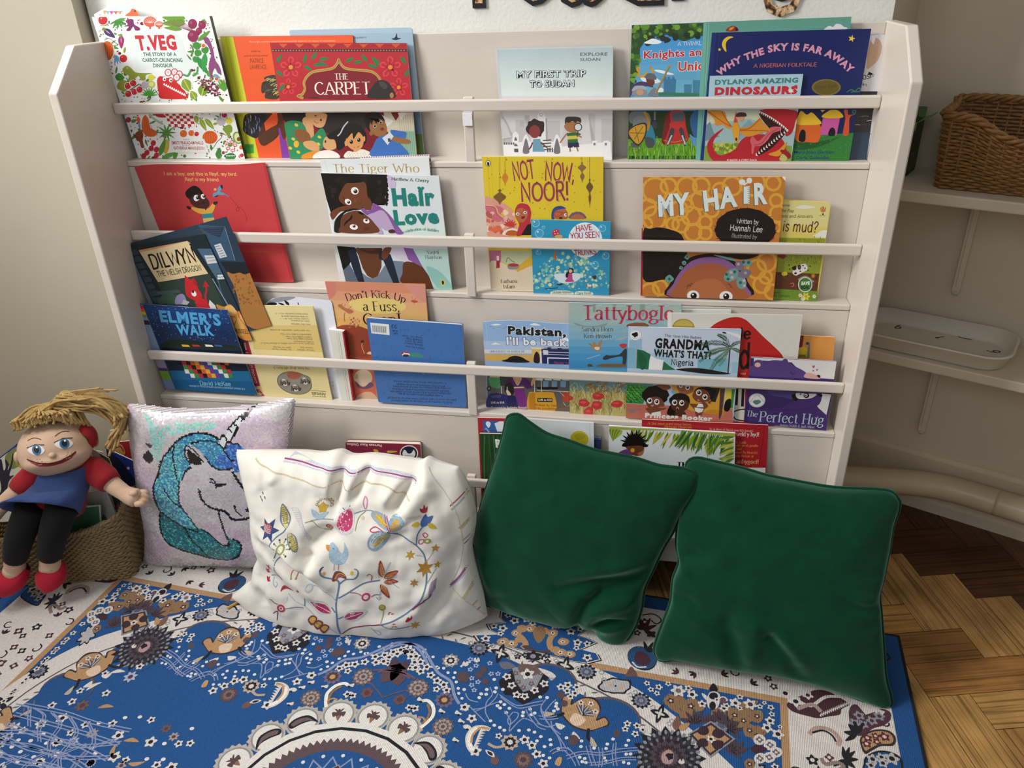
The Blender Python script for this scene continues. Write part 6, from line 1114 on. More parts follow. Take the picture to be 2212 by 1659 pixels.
b.s_('#3d2a63','1130,1100 1300,1080 1480,1140 1600,1170 1720,1130 1730,1170 1680,1230 1500,1270 1150,1275 1000,1230'); b.s_('#54407f','1120,1050 1400,1060 1420,1150 1300,1130 1180,1110'); b.s_('#46306f','1480,1150 1720,1095 1735,1140 1690,1220 1480,1265 1150,1270 1300,1240'); b.s_('#dcdcda','1450,1085 1560,1090 1680,1095 1620,1140 1500,1150 1455,1130'); b.e('#17130f',1565,1112,32,28); b.e('#e6e6e2',1560,1108,18,17); b.e('#17130f',1560,1110,8); b.e('#17130f',1500,1096,12,7); b.s_('#17130f','1400,1110 1440,1090 1450,1130 1470,1160 1430,1170'); b.s_('#17130f','1690,1095 1730,1098 1735,1125 1710,1120')
b.e('#c9cfcf',1012,1166,93,78); b.e('#e2e6e4',1012,1166,80,66); b.blob('#5f7f7f',1010,1185,40,12,.3,6,26); b.t('Shared a Good Book Award',[(940,1190),(1012,1112),(1088,1190)],13,'#6a7a7a')
b.t('The',[(893,1340),(1015,1352)],62,'#b8d3d6','F',.12); b.t('Perfect Hug',[(1030,1400),(1755,1440)],110,'#b8d3d6','F',.11); b.t('Joanna Walsh & Judi Abbot',[(1265,1455),(1655,1480)],28,'#c3c3d8','F',.11); b.e('#b06a7a',1692,1352,9)
# ================= bottom tier =================
cv=(1000,880,3.16)
b=B('picture_book','red picture book with a blue picture and white shape at its top',3,.034,.050,.004,'#a8242e')
b.l('#e6e0dc',10,'100,66 300,70'); b.p('#2f5f9f','135,90 280,95 285,172 140,168'); b.p('#dfe3ea','215,110 250,95 278,95 280,165 235,165'); b.s_('#dfe3ea','155,110 170,95 190,110 175,140'); b.t('bod',[(182,165),(160,140)],14,'#dfe3ea')
b=B('picture_book','dark green picture book with grass stalks, at the left end of the bottom tier',3,.020,.038,.005,'#1f3f22')
for k in range(14): x=120+k*20; b.c(['#2f5a2c','#3f6f33','#274a26'][k%3],7,[(x+30,790),(x+(k%5)*6,450),(x-6+(k%3)*14,190)])
b.t('Rhino',[(225,275),(420,275)],58,'#e3e6e2',bold=.05); b.t('Anna',[(222,326),(270,326)],12,'#c9cfc6','M',.12)
b=B('picture_book','white picture book with a yellow disc, rising behind the left green cushion',3,.0255,.043,.006,'#dfe3e6',kind='hard')
b.e('#c9bd2f',795,215,62,54,10); b.s_('#b3a826','760,190 800,175 840,190 820,215 780,220'); b.l('#c3c9cd',3,'865,110 880,800')
b=B('picture_book','narrow dark blue book edge beside the white book with the yellow disc',3,.0365,.050,.004,'#2f3f78',edge='#2f3f78')
b.l('#8a94b8',6,'800,212 942,216'); b.p('#4a5a98','905,225 930,226 930,280 905,280')
b=B('picture_book','red paperback back cover printed with small yellow and white text',3,.036,.051,.004,'#a8202a')
b.p('#dfe0dd','1205,400 2065,412 2045,860 1200,830'); b.l('#8f1a24',6,'2060,124 2020,410')
b.t('Ar blat mawr crand mewn becws,',[(1258,116),(1560,124)],16,'#d9963f','F',.12); b.t('Betsan Beavan',[(1375,138),(1560,145)],16,'#d9963f','F',.12); b.t('Ar ol dianc o\'r becws mae hi\'n barod i',[(1680,155),(1980,168)],14,'#e2c9a8','F',.12); b.t('weld y byd!',[(1862,195),(2022,198)],26,'#e9e0d6','F',.14)
for tx,x0,x1,y,h in (('ci, cath',1855,1932,246,18),('cydd yn ei gwylio',1850,2015,266,15),('mor annwyl ei naid',1750,1905,288,16),('barod i\'w Hewciol',1850,2010,314,16),('gyda Betsan ar',1850,1985,338,16),('anhygoel!',1865,2020,382,28)): b.t(tx,[(x0,y),(x1,y+3)],h,'#d9963f' if h<28 else '#e2b07a','F',.13)
b=B('picture_book','white picture book with palm leaves and a spiky-haired child, behind the cushions',3,.022,.041,.005,'#d9dee0')
R=random.Random(6)
for x,y,L,a,c_ in [(1000+k*8,135+k*2,100-k*3,75+k*5,['#7f9a2f','#5f7f28','#a8b33f'][k%3]) for k in range(12)]+[(1160+k*24,140+k*3,70+R.uniform(0,60),150-R.uniform(0,60),['#6f8f30','#a8a83a','#4f7a2c','#c2b84a'][k%4]) for k in range(26)]+[(1500+k*14,150+k*2,120+R.uniform(0,50),130-R.uniform(0,40),['#4f7a2c','#7f9a2f','#2f6230'][k%3]) for k in range(24)]+[(1850,190+k*12,110,170+R.uniform(-30,10),['#8fa83a','#4f7a2c','#c2b84a'][k%3]) for k in range(14)]: b.leaf(c_,x,y,L,18,a)
b.p('#a3ad45','1000,130 1860,178 1860,200 1500,160 1000,150')
for k in range(17): a=-175+k*10.5; b.leaf('#14110f',1170,250,100 if k%2 else 78,17,a);
b.leaf('#14110f',1180,262,90,14,-5); b.s_('#14110f','1090,250 1130,225 1200,225 1250,250 1250,270 1100,268')
b.s_('#6a3a22','1110,270 1160,262 1220,262 1235,280 1225,310 1190,330 1150,320 1140,300'); b.e('#d8a82a',1158,292,14); b.s_('#a8683f','1195,310 1220,300 1235,285 1225,318 1200,330'); b.s_('#6f3a78','1060,310 1110,285 1145,300 1150,332 1060,325')
b.t('The',[(1462,412),(1560,414)],38,'#17130f','F',.2)
cv=(700,920,8.508)
b=B('board_book','maroon board book lying upside down behind the white embroidered cushion',3,.030,.044,.016,'#7f2038',kind='boardbook',round_=60)
b.p('#8fb6c6','400,480 1790,575 1815,1760 450,1700'); b.t('Parveen Kaur Dhillon',[(1055,340),(418,312)],46,'#e3d6d8',bold=.03)
b.e('#e6e2de',1560,505,170,148); b.e('#2a2a2c',1560,505,152,132); b.e('#d9dcdc',1560,510,118,104); b.s_('#17183a','1450,420 1540,385 1640,420 1600,500 1540,505 1500,450'); b.l('#55585a',8,'1480,545 1640,550')
b.s_('#c9a04a','905,435 980,440 1000,490 940,490'); b.s_('#c9a04a','1170,455 1330,462 1330,480 1180,500'); b.s_('#2f2a5a','1160,500 1240,500 1220,545 1160,540')
# ================= books in the seagrass basket =================
cv=(0,840,3.688)
K=dict(zb=.05,yaw=.248)
b=B('storybook','pale yellow storybook, rearmost in the seagrass basket behind the doll\'s hair',None,.245,.285,.006,'#c9b98a',**K)
b=B('storybook','small red storybook with a gold picture, sticking up in the basket corner',None,.228,.266,.006,'#a82430',**K)
b.s_('#c99a4a','910,455 960,440 985,470 995,520 940,530 915,490'); b.c('#7a1a22',8,'920,470 960,460 985,500')
b=B('storybook','royal blue storybook with a white star, beside the sequin cushion',None,.176,.240,.006,'#1f3a86',**K)
b.p('#141a3a','850,480 960,570 1105,760 1125,1000 930,1010'); b.star('#d9dde6',1022,632,17,5); b.t('RE',[(1085,800),(1118,770)],30,'#c9622f','M',.14)
b=B('picture_book','wide white picture book with a bare tree and blue corner, leaning behind the doll',None,.150,.206,.006,'#d9d3c3',**K)
b.outline=b.fl(b.pts('-70,600 215,375 815,505 985,1010 0,1060'))
b.p('#1f3f9a','-70,600 215,375 210,415 60,510 -60,600'); b.s_('#7f8a4a','40,540 100,480 170,450 220,470 230,560 200,640 150,620 100,640 60,600')
for x,y,c_ in ((130,490,'#3f4f3a'),(180,485,'#4a5a3f'),(120,550,'#3a4a44'),(170,570,'#4a5a4a'),(200,550,'#3f4f3a'),(150,610,'#c9a83a'),(180,650,'#b59a3a'),(120,600,'#9aa04a')): b.leaf(c_,x,y,46,24,random.Random(x).uniform(-40,40))
b.s_('#2c2a3a','40,560 70,600 60,650 85,600 100,520 110,525 95,620 75,690 110,690 70,740 60,820 90,880 -20,880 10,800 -10,680 -20,600 10,560 30,650 45,620'); b.e('#5a2a22',255,645,48,52); b.e('#e6dfd6',276,655,10,12)
b.t('family tree and y d',[(420,470),(800,575)],52,'#1f1c1a','F',.16)
b=B('storybook','slim green storybook with a pale stripe, leaning at the basket\'s right end',None,.137,.180,.004,'#4f6a45',**K)
b.p('#b9bcae','720,470 790,510 985,1080 905,1085'); b.p('#24382f','870,800 990,870 1085,1020 960,1060'); b.l('#a8432f',20,'920,960 950,920'); b.l('#5f8fa8',10,'960,900 990,1010')
b=B('storybook','pale grey storybook beside the doll\'s blue dress',None,.124,.158,.004,'#b9bcb6',**K)
b.s_('#5f7f74','820,1000 870,1060 940,1080 890,1140 800,1150')
b=B('storybook','green storybook with a white frame line, at the front of the basket',None,.108,.128,.004,'#3f7a5c',**K)
b.l('#cfd6cc',12,'690,940 800,930 812,1160'); b.l('#b9cfc0',10,'580,1160 660,1110'); b.l('#b9cfc0',10,'600,1180 680,1130'); b.l('#b9cfc0',12,'640,1110 650,1170'); b.l('#b9cfc0',10,'290,1150 330,1195'); b.p('#2f4f80','280,1080 420,1040 380,1160 300,1150')
for _b in BOOKS: make_book(_b)
CGEO = [
([0.20308,-0.14128,0.0058839,0.97344,-0.17544,-0.1471,0.17675,0.16747,0.9699],[-1850,4751,2281,4582,1603,84,-1603,-84],[3.272107,0.7428044,-2975.716,1.334491,-3.75747,4636.97,0.00006893982,-0.00005924463],[3.169781,0.7142885,-2807.644,1.315817,-3.655899,4848.315,0.00006893982,-0.00005924463]),
([0.67659,-0.24524,0.014541,0.99301,-0.10793,-0.047715,0.083295,0.35467,0.93128],[-2285,4292,1837,4324,2354,-16,-2354,16],[3.185819,0.536148,-3217.008,0.7927177,-3.552325,4468.005,0.00005257428,-0.00002218313],[3.085572,0.5213388,-3185.74,0.7810935,-3.449693,4569.133,0.00005257428,-0.00002218313]),
([-0.26295,-0.16336,0.023622,0.99992,0.0024351,0.012405,-0.012642,0.1926,0.98119],[-2601,3856,2644,3758,3219,49,-3219,-49],[3.183274,-0.2528374,-2788.358,0.3132462,-3.453313,4311.999,0.00003375672,-0.00005539323],[3.020016,-0.2591436,-2268.908,0.3152703,-3.294493,4645.984,0.00003375672,-0.00005539323]),
([-0.69523,-0.060436,0.019191,0.99476,0.0083025,0.10189,-0.10223,0.080787,0.99147],[-919,4508,3447,4511,1988,-2,-1988,2],[2.898062,-0.9169106,-991.2466,0.01012627,-3.12243,4854.575,0.00002950878,-0.0000668593],[2.822583,-0.9135048,-605.8958,0.01937298,-3.051422,5034.081,0.00002950878,-0.0000668593]),
]
RUGH = [[2.976553,1.508256,749.8301,0.7453671,-2.875987,5907.673,0.000007511199,0.0002007769],[3.140635,1.591398,-5870.946,0.7864553,-3.034526,5197.934,0.000007925252,0.0002118446],[3.48396,1.765365,6151.921,0.8724282,-3.366251,7182.305,0.000008791617,0.0002350029]]
# ---------------------------------------------------------------- cushions
from mathutils import noise
def resample(pts,n):
    pts = spline(pts,6);L = [0]
    for a,b in zip(pts,pts[1:]): L.append(L[-1]+math.dist(a,b))
    out = [];i = 0
    for k in range(n+1):
        d = L[-1]*k/n
        while i < len(L)-2 and d > L[i+1]: i += 1
        q = (d-L[i])/max(L[i+1]-L[i],1e-9);out.append((pts[i][0]+(pts[i+1][0]-pts[i][0])*q,pts[i][1]+(pts[i+1][1]-pts[i][1])*q))
    return out
def segdist(p,a,b):
    dx,dy = b[0]-a[0],b[1]-a[1];t = max(0,min(1,((p[0]-a[0])*dx+(p[1]-a[1])*dy)/(dx*dx+dy*dy+1e-12)))
    return math.hypot(p[0]-a[0]-dx*t,p[1]-a[1]-dy*t),t
class Cushion:
    """a filled cover: four outline edges on the cushion's own plane, puffed to the front and back, with folds"""
    def __init__(s,geo,label,top,right,bottom,left,Tf,Tb,folds=(),nu=110,nv=110,pw=.36,seed=0,rough=.0015,rscale=9,cat='cushion',group=None,name='cushion',fs=1.25):
        s.fs = fs
        g = geo[0];X = Vector(g[3:6]).normalized();Z = Vector(g[6:9]).normalized();N = Z.cross(X).normalized()
        mtx = Matrix((X,N,Z)).transposed().to_4x4();mtx.translation = Vector(g[:3]);inv = mtx.inverted()
        s.art = Art(geo[2]);s.top2 = Art(geo[3]) if len(geo) > 3 else s.art
        s.root = thing(name,label,cat,group=group,mtx=mtx)
        m = lambda t: [(x*1e-4,y*1e-4) for x,y in s.art.pts(t)]
        T,R_,B_,L_ = (resample(m(t),n) for t,n in ((top,nu),(right,nv),(bottom,nu),(left,nv)))   # top l->r, right t->b, bottom l->r, left t->b
        F = [(([(x*1e-4,y*1e-4) for x,y in s.top2.pts(t)]),a,w) for t,a,w in folds]
        s.P = [];s.Q = []
        for i in range(nu+1):
            u = i/nu;r = [];q = []
            for j in range(nv+1):
                v = j/nv
                c = [(1-v)*T[i][k]+v*B_[i][k]+(1-u)*L_[j][k]+u*R_[j][k]-((1-u)*(1-v)*T[0][k]+u*(1-v)*T[-1][k]+(1-u)*v*B_[0][k]+u*v*B_[-1][k]) for k in (0,1)]
                e = max(0,16*u*(1-u)*v*(1-v));h = e**pw;fe = min(1,e*5)
                d = 0
                for pl,a,w in F:
                    best = 9;tt = 0
                    for k in range(len(pl)-1):
                        ds,t = segdist(c,pl[k],pl[k+1])
                        if ds < best: best = ds;tt = (k+t)/(len(pl)-1)
                    d += a*s.fs*math.exp(-(best/w)**2)*(math.sin(PI*min(max(tt*.9+.05,0),1))**.5)
                nz = noise.noise((c[0]*rscale+seed,c[1]*rscale,seed))*rough*3+noise.noise((c[0]*rscale*3+seed,c[1]*rscale*3,4))*rough
                r.append(Vector((c[0],-h*Tf-d*fe-nz*fe,c[1])));q.append(Vector((c[0],h*Tb,c[1])))
                for k in (r,q):                                  # flattened where it rests on the rug
                    w = mtx @ k[-1]
                    if w.z < .0088: w.z = .0088;k[-1] = inv @ w
            s.P.append(r);s.Q.append(q)
        s.edge = [s.P[i][0] for i in range(nu)]+[s.P[nu][j] for j in range(nv)]+[s.P[i][nv] for i in range(nu,0,-1)]+[s.P[0][j] for j in range(nv,0,-1)]
        s.bvh = BVHTree.FromPolygons([p for r in s.P for p in r],[(i*(nv+1)+j,i*(nv+1)+j+1,(i+1)*(nv+1)+j+1,(i+1)*(nv+1)+j) for i in range(nu) for j in range(nv)])
    def cover(s,m,name='cover',back=True):
        b = MB();b.grid([r[::-1] for r in s.P]);
        if back: b.grid(s.Q)
        return b.build(name,m,s.root,smooth=True)
    def surf(s,x,z,lift):
        h = s.bvh.ray_cast(Vector((x,-1,z)),Vector((0,1,0)))
        if h[0] is None: return None
        n = h[1];n = n if n.y < 0 else -n
        return h[0]+n*lift
    def decorate(s,shapes,name,m,eps=5e-5,base=3e-4,L=.007):
        mb = MB();done = []
        for sh in shapes:
            for v,f,col in shape2d(sh):
                xs = [p[0] for p in v];ys = [p[1] for p in v];bb = (min(xs),min(ys),max(xs),max(ys));lay = 0
                for q,l in done:
                    if l >= lay and q[0] < bb[2] and q[2] > bb[0] and q[1] < bb[3] and q[3] > bb[1]: lay = l+1
                done.append((bb,lay));bm = bmesh.new();vs = [bm.verts.new((x*1e-4,y*1e-4,0)) for x,y in v]
                for q in f:
                    try: bm.faces.new([vs[i] for i in q])
                    except ValueError: pass
                bmesh.ops.triangulate(bm,faces=[q for q in bm.faces if len(q.verts) > 4])
                for _ in range(6):
                    ed = [e for e in bm.edges if e.calc_length() > L]
                    if not ed: break
                    bmesh.ops.subdivide_edges(bm,edges=ed,cuts=1)
                    bmesh.ops.triangulate(bm,faces=[q for q in bm.faces if len(q.verts) > 4])
                bm.verts.index_update();pos = [s.surf(q.co.x,q.co.y,base+lay*eps) for q in bm.verts]
                fs = [[q.index for q in w.verts] for w in bm.faces if all(pos[q.index] is not None for q in w.verts)]
                mb.add([p or Vector() for p in pos],fs,col);bm.free()
        return mb.build(name,m,s.root,smooth=True)
    def piping(s,m,r=.0042):
        b = MB();b.tube(s.edge[::2],r,8,closed=True);return b.build('piping',m,s.root,smooth=True)

M['velvet'] = mat('green_velvet','#0a3a26',.95,.16,18,.25,900,sheen=1.0,spec=.08)
M['velvet_piping'] = mat('green_velvet_piping','#0b3624',.85,.10,40,.5,700,sheen=.8,spec=.1)
M['cotton'] = mat('cream_cotton','#e6e2d8',.9,.05,14,.15,900,sheen=.15)
M['thread'] = mat('embroidery_thread',None,.6,.18,260,.5,900,vcol=True,sheen=.2)
M['sequin'] = mat('pearly_sequins',None,.32,.05,40,vcol=True,spec=.6,metal=.12,coat=.5)
M['lining'] = mat('grey_lining','#b9b2b6',.9,.05,30)

# the two green velvet cushions
p1 = Cushion(CGEO[0],'green velvet piped cushion tilted on one corner, beside the white embroidered cushion',
    '300,62 330,48 375,50 440,98 560,175 700,220 860,278 1000,308 1150,338 1300,385 1440,402 1520,425 1558,470','1558,470 1555,520 1535,570 1450,700 1390,830 1330,930 1260,1080 1205,1200 1185,1330 1145,1450 1085,1545 1045,1578',
    '155,1310 300,1350 480,1400 680,1442 765,1420 800,1448 870,1462 900,1510 955,1568 1000,1583 1045,1578','300,62 285,100 268,180 220,350 150,560 110,700 85,900 95,1000 130,1200 155,1310',.066,.05,
    [('640,1190 850,1150 1060,1135 1230,1105',-.013,.016),('700,1140 900,1100 1180,1070',.008,.02),('765,1425 830,1300 930,1220 1090,1180 1200,1170',-.012,.014),('790,1440 870,1370 1000,1330 1150,1310',.012,.018),('870,1462 960,1440 1090,1450',-.010,.010),('900,1500 980,1500 1060,1470',.007,.015),('330,60 500,260 640,420',.008,.05),('600,330 760,300 900,330',-.003,.02),('680,370 850,330',.003,.015),('1480,450 1350,560 1200,640',.006,.05),('150,1000 130,1150 190,1280',.01,.05),('180,600 150,800 120,950',.006,.04),('620,1400 720,1330 800,1250',.008,.03)],seed=3)
p1.cover(M['velvet']);p1.piping(M['velvet_piping'])
p2 = Cushion(CGEO[1],'green velvet piped cushion standing square on the rug, furthest right',
    '262,130 268,92 290,66 340,56 450,80 600,115 750,160 900,190 1150,235 1350,245 1480,252 1545,272 1582,325','1582,325 1575,380 1540,480 1520,600 1480,800 1456,900 1465,1000 1480,1200 1495,1400 1525,1520 1532,1575 1512,1602',
    '72,1265 95,1300 140,1306 200,1300 400,1330 600,1360 800,1385 1000,1430 1250,1510 1400,1572 1470,1600 1512,1602','262,130 260,180 258,300 220,430 205,580 222,690 185,800 172,930 130,1050 92,1150 70,1220 72,1265',.068,.05,
    [('600,1345 560,1220 520,1100 540,1000',-.011,.017),('640,1340 680,1180 660,1060',.010,.018),('760,1150 690,1100 720,1040',.005,.012),('970,1420 900,1290 790,1160 730,1150',-.012,.015),('960,1350 880,1200 800,1090',.010,.02),('520,1330 440,1180 340,1060 230,990',.007,.018),('540,1340 500,1250 380,1120',-.006,.016),('170,930 280,950 350,1000',-.006,.014),('225,690 300,660 360,650',-.007,.016),('190,760 290,740',.006,.016),('1470,1010 1390,1000 1270,950',-.006,.012),('1470,960 1380,950 1300,920',.005,.014),('1480,800 1390,790 1280,730',-.005,.012),('1470,1110 1370,1100',-.004,.012),('1270,600 1360,610',.003,.012),('330,130 480,230 620,340',.008,.04),('1500,320 1380,430 1250,520',.008,.05),('900,240 1100,290 1300,330',.006,.035),('1480,1560 1350,1450 1200,1360',.006,.04),('140,1260 260,1200 380,1180',.005,.035)],seed=8)
p2.cover(M['velvet']);p2.piping(M['velvet_piping'])

# white embroidered cushion
e = Cushion(CGEO[2],'slumped cream cotton cushion embroidered with a flowering tree, bird and butterfly',
    '75,145 250,150 420,152 580,157 720,168 850,150 950,188 1100,180 1300,205 1470,226 1525,203 1600,235 1700,262 1765,272','1765,272 1835,400 1890,560 1902,700 1872,850 1880,950 1920,1100 1960,1250 1988,1415',
    '35,1265 130,1300 300,1420 450,1492 650,1547 900,1585 1150,1590 1400,1570 1600,1532 1800,1478 1988,1415','75,145 115,260 160,400 205,560 215,700 240,830 268,920 235,1000 205,1120 130,1180 35,1265',.10,.07,
    [('835,330 825,440 810,540 830,620',-.016,.012),('600,280 640,420 680,520',.006,.02),('700,270 760,400 790,520',.008,.018),('900,320 930,420 960,540',.008,.02),('1040,330 1000,430 960,540',-.012,.012),('1020,350 1050,250 1060,200',-.010,.012),('840,300 850,230 830,170',-.010,.012),('1400,400 1330,500 1280,590 1300,640',-.018,.014),('1340,360 1280,450 1200,560',.010,.022),('1500,420 1430,520 1340,640 1380,700',.010,.03),('300,680 420,850 560,960 640,1000',.012,.03),('620,960 640,870 720,800 830,760',-.014,.018),('590,940 640,960 640,1010',-.012,.012),('300,900 420,960 560,1060 700,1180',-.010,.014),('330,830 480,930 640,1040 780,1160',.009,.016),('260,960 380,1060 520,1150 680,1260',.006,.018),('230,880 330,930 430,1000',-.008,.012),('230,800 300,870 360,920',.006,.012),('120,200 200,330 290,460',.010,.03),('200,180 230,330 260,470',-.006,.014),('330,210 330,330 300,440',.004,.014),('1520,230 1500,330 1480,450',.012,.03),('1560,260 1650,290 1740,300',.012,.022),('1620,250 1660,330 1740,380',-.010,.016),('1820,900 1720,1010 1640,1100',-.007,.02),('1700,1140 1640,1260 1560,1390 1500,1500',-.013,.02),('1640,1120 1560,1250 1460,1360',.008,.025),('190,1150 210,1270 260,1390',-.010,.02),('100,1240 180,1230 260,1280',.008,.02),('1000,800 1200,760 1380,800',.006,.03),('1380,760 1300,800 1200,830',-.006,.014),('900,980 1100,960 1300,1000',.005,.04),('1000,1150 1200,1120 1400,1170',-.004,.025),('1100,1440 1300,1400 1480,1330',-.005,.02),('1050,1480 1250,1440 1420,1390',.005,.02)],nu=150,nv=130,pw=.33,seed=5,rough=.003,rscale=12,fs=1.9)
e.cover(M['cotton'])
b = e.top2;b.S = []
BL = '#5f7f9f';RDc = '#a82a3c';PK = '#c2336a';YE = '#cfae3a';LB = '#a9c3d3';GO = '#b58a35';GRN = '#8f9a4a'
mid = Art(e.art.H);mid.S = b.S;mid.P = lambda x,y: tuple(.45*p+.55*q for p,q in zip(e.art.P(x,y),b.__class__.P(b,x,y)));bb_,b = b,mid
for dy,col,w in ((0,'#c4cbd6',12),(12,'#90407a',7),(24,'#cac4d2',9)): b.c(col,w,[(490,158+dy),(600,170+dy),(740,195+dy),(840,205+dy),(960,228+dy),(1050,235+dy),(1130,222+dy),(1260,240+dy),(1400,262+dy),(1500,300+dy)])
b.c('#cbbd97',9,'270,172 340,205 450,235 560,262 600,272 720,300 830,325 900,308 980,325 1030,345 1120,315 1230,315 1340,335 1390,385 1480,412')
for pts,col,w in (('1750,490 1800,455 1840,425','#a8506a',9),('1760,515 1810,480 1850,445','#a9b3c3',12),('1815,665 1860,630 1895,600','#cbbd97',24),('1830,770 1870,740 1900,720','#a9b3c3',10),('1840,800 1875,770 1900,745','#a8506a',8),('1745,1090 1810,1030 1860,965','#8f5a86',16),('1740,1105 1800,1060 1850,1010','#a9b3c3',8),('1840,1190 1890,1120 1910,1080','#cbbd97',22),('1900,1260 1940,1230','#cbbd97',14),('1930,1310 1965,1285','#a8506a',8)): b.c(col,w,pts)
b.c('#c9c3b2',4,'1570,235 1700,390 1790,530 1830,700 1830,850 1800,980 1740,1090');b.c('#c9c3b2',4,'1750,1095 1850,1200 1930,1300 1985,1400')
b = bb_
def stem(col,w,pts): b.c(col,w,pts)
stem(BL,12,'858,1565 852,1470 850,1390 845,1300 870,1200 878,1130 850,1105 780,1085 750,1060 742,1030 755,1018');stem(BL,10,'880,1140 930,1105 1000,1095 1025,1055 1020,1030 995,1020');stem(BL,10,'865,1255 960,1195 1060,1140 1180,1120');stem(BL,10,'860,1420 900,1405');stem(BL,9,'840,1370 810,1330')
stem('#8f3548',10,'870,1562 950,1510 1050,1485 1180,1465');stem(BL,10,'1180,1468 1300,1430 1400,1370 1480,1290 1520,1180 1520,1060 1500,950 1440,870 1360,810 1280,775');stem(BL,8,'1190,1470 1240,1500 1320,1505 1390,1500');stem('#b9a06a',6,'1200,1340 1195,1400 1180,1465')
stem(BL,8,'350,1000 345,900 350,850 400,790 450,755 460,700');stem(BL,8,'430,1130 370,1080 365,1010 390,985');stem(LB,6,'470,1240 530,1300 600,1330 700,1420 840,1555');stem(BL,7,'600,1330 605,1260');stem('#8f9aa8',7,'640,685 740,670 820,672');stem('#7f9ab0',8,'960,632 1010,620 1060,610 1110,612 1200,640');stem(GRN,6,'600,700 660,690 700,740 730,775 790,775');stem(LB,7,'720,1190 760,1210 780,1205');stem(LB,6,'640,1170 700,1180 800,1230 850,1290')
b.e('#b9c9d6',640,1185,27,27);b.e('#e4e0d2',640,1185,17,17);b.c(LB,6,'650,1140 660,1095 690,1095 705,1130 690,1150')
b.star('#23427a',325,750,88,6,-60,.5);b.e('#a8475a',315,740,40);
for k in range(5): b.l('#e2d6d8',6,[(282,715+k*12),(350,722+k*12)])
for x,y,L,W_,a in ((460,740,180,80,-105),(480,770,150,62,58)):
    b.leaf('#6f7f95',x,y,L,W_,a);b.leaf('#d8cfa0',x,y,L*.93,W_*.72,a);aa = math.radians(a)
    for k in range(9):
        t = .2+k*.08;b.l('#a8962f',7,[(x+L*t*math.cos(aa)-W_*.28*math.sin(aa),y+L*t*math.sin(aa)+W_*.28*math.cos(aa)),(x+L*t*math.cos(aa)+W_*.28*math.sin(aa),y+L*t*math.sin(aa)-W_*.28*math.cos(aa))])
for k in range(16): b.c('#d8cfdb',6,[(480+k*9,600+k*14),(530+k*7,600+k*15),(560+k*4,640+k*14)])
b.e(GRN,445,868,32);b.e('#e4e0d2',445,868,20)
for k in range(10): a = k*.628;b.l(GRN,6,[(445+40*math.cos(a),868+36*math.sin(a)),(445+62*math.cos(a),868+56*math.sin(a))]);b.e('#3a3f2a',445+66*math.cos(a),868+60*math.sin(a),6)
for x,y in ((240,490),(262,520),(225,520),(240,540)): b.leaf('#5a5f5a',x,y,26,9,60)
b.star('#c9a33a',730,590,44,5,-90,.7)
for k in range(8): a = -3.0+k*.45;b.e('#9a8a6a',735+52*math.cos(a),575+48*math.sin(a),10);b.e('#e4e0d2',735+52*math.cos(a),575+48*math.sin(a),5)
b.leaf(LB,700,670,90,44,-130);b.leaf(LB,690,670,100,40,-30);b.e('#8f3526',778,738,29);b.e('#d08a3a',778,738,18);b.e('#8f3526',778,738,9)
b.s_('#ded6da','830,740 850,620 900,580 950,585 980,650 980,740 930,770 860,775');b.s_(PK,'845,735 865,640 910,605 945,595 965,640 970,710 935,745 880,745')
for x,y in ((890,640),(925,625),(945,660),(880,680),(915,670),(940,700),(900,715),(870,715)): b.leaf('#f0d0dc',x,y,16,8,80)
b.c('#5f6a58',6,'905,600 885,585');b.c('#5f6a58',6,'935,590 940,570');b.c('#d08aa8',8,'1050,600 1035,560 1045,515 1065,540 1062,590 1050,600');b.c(GRN,6,'1060,615 1010,660 1000,740');b.e('#d8c9a8',1042,660,12)
# butterfly
b.s_('#9fb3c3','1235,735 1150,690 1100,640 1130,610 1200,630 1250,690');b.s_(YE,'1225,715 1150,665 1128,632 1175,640 1230,690');b.s_('#8fb0c6','1250,690 1270,640 1340,640 1365,690 1330,740 1270,755');b.s_('#cf9f2f','1262,740 1285,670 1330,665 1335,710 1300,745');b.s_('#8fb0c6','1240,755 1170,740 1110,780 1098,850 1140,888 1200,865 1255,790');b.s_('#e6e2d4','1225,765 1160,760 1120,800 1115,850 1150,865 1200,830');b.s_(YE,'1235,768 1190,780 1145,840 1160,855 1210,820 1250,785');b.c('#b03a78',6,'1255,750 1225,690 1210,630');b.c('#b03a78',6,'1265,750 1245,690 1225,640');b.c(PK,7,'1210,745 1150,715 1110,735 1130,750 1180,745');b.c('#3f5a80',9,'1240,750 1270,765 1310,775')
for k in range(14): b.l('#e3c65a',5,[(1140+k*8,640+k*5),(1160+k*7,650+k*5)]);b.l('#e0cf8a',5,[(1130+k*7,845-k*6),(1150+k*7,850-k*6)])
b.s_('#a81f36','1472,590 1490,600 1500,570 1510,600 1522,585 1520,625 1500,632 1480,620');b.s_('#3f66a0','1480,690 1510,640 1525,665 1565,660 1545,710 1500,735 1482,725');b.leaf('#cfb52f',1475,705,60,36,175);b.leaf('#cfb52f',1530,715,75,36,35);b.c('#4f6f96',8,'1490,735 1460,780 1450,830 1445,870')
b.c(PK,6,'1510,820 1495,790 1510,780 1530,800 1510,820');b.c(PK,6,'1505,830 1470,830 1465,860 1490,860 1505,830');b.e('#8fa03a',1527,845,26,20);b.e('#e4e0d2',1527,845,12,9)
for x,y,r,n,c_ in ((1400,945,38,6,'#b8902f'),(1583,908,34,5,GO),(1508,1050,66,6,'#b07f26'),(1595,1040,28,5,'#b8902f'),(1432,1152,36,6,GO),(1425,1500,40,7,'#c09a3a')): b.star(c_,x,y,r,n,-80,.45)
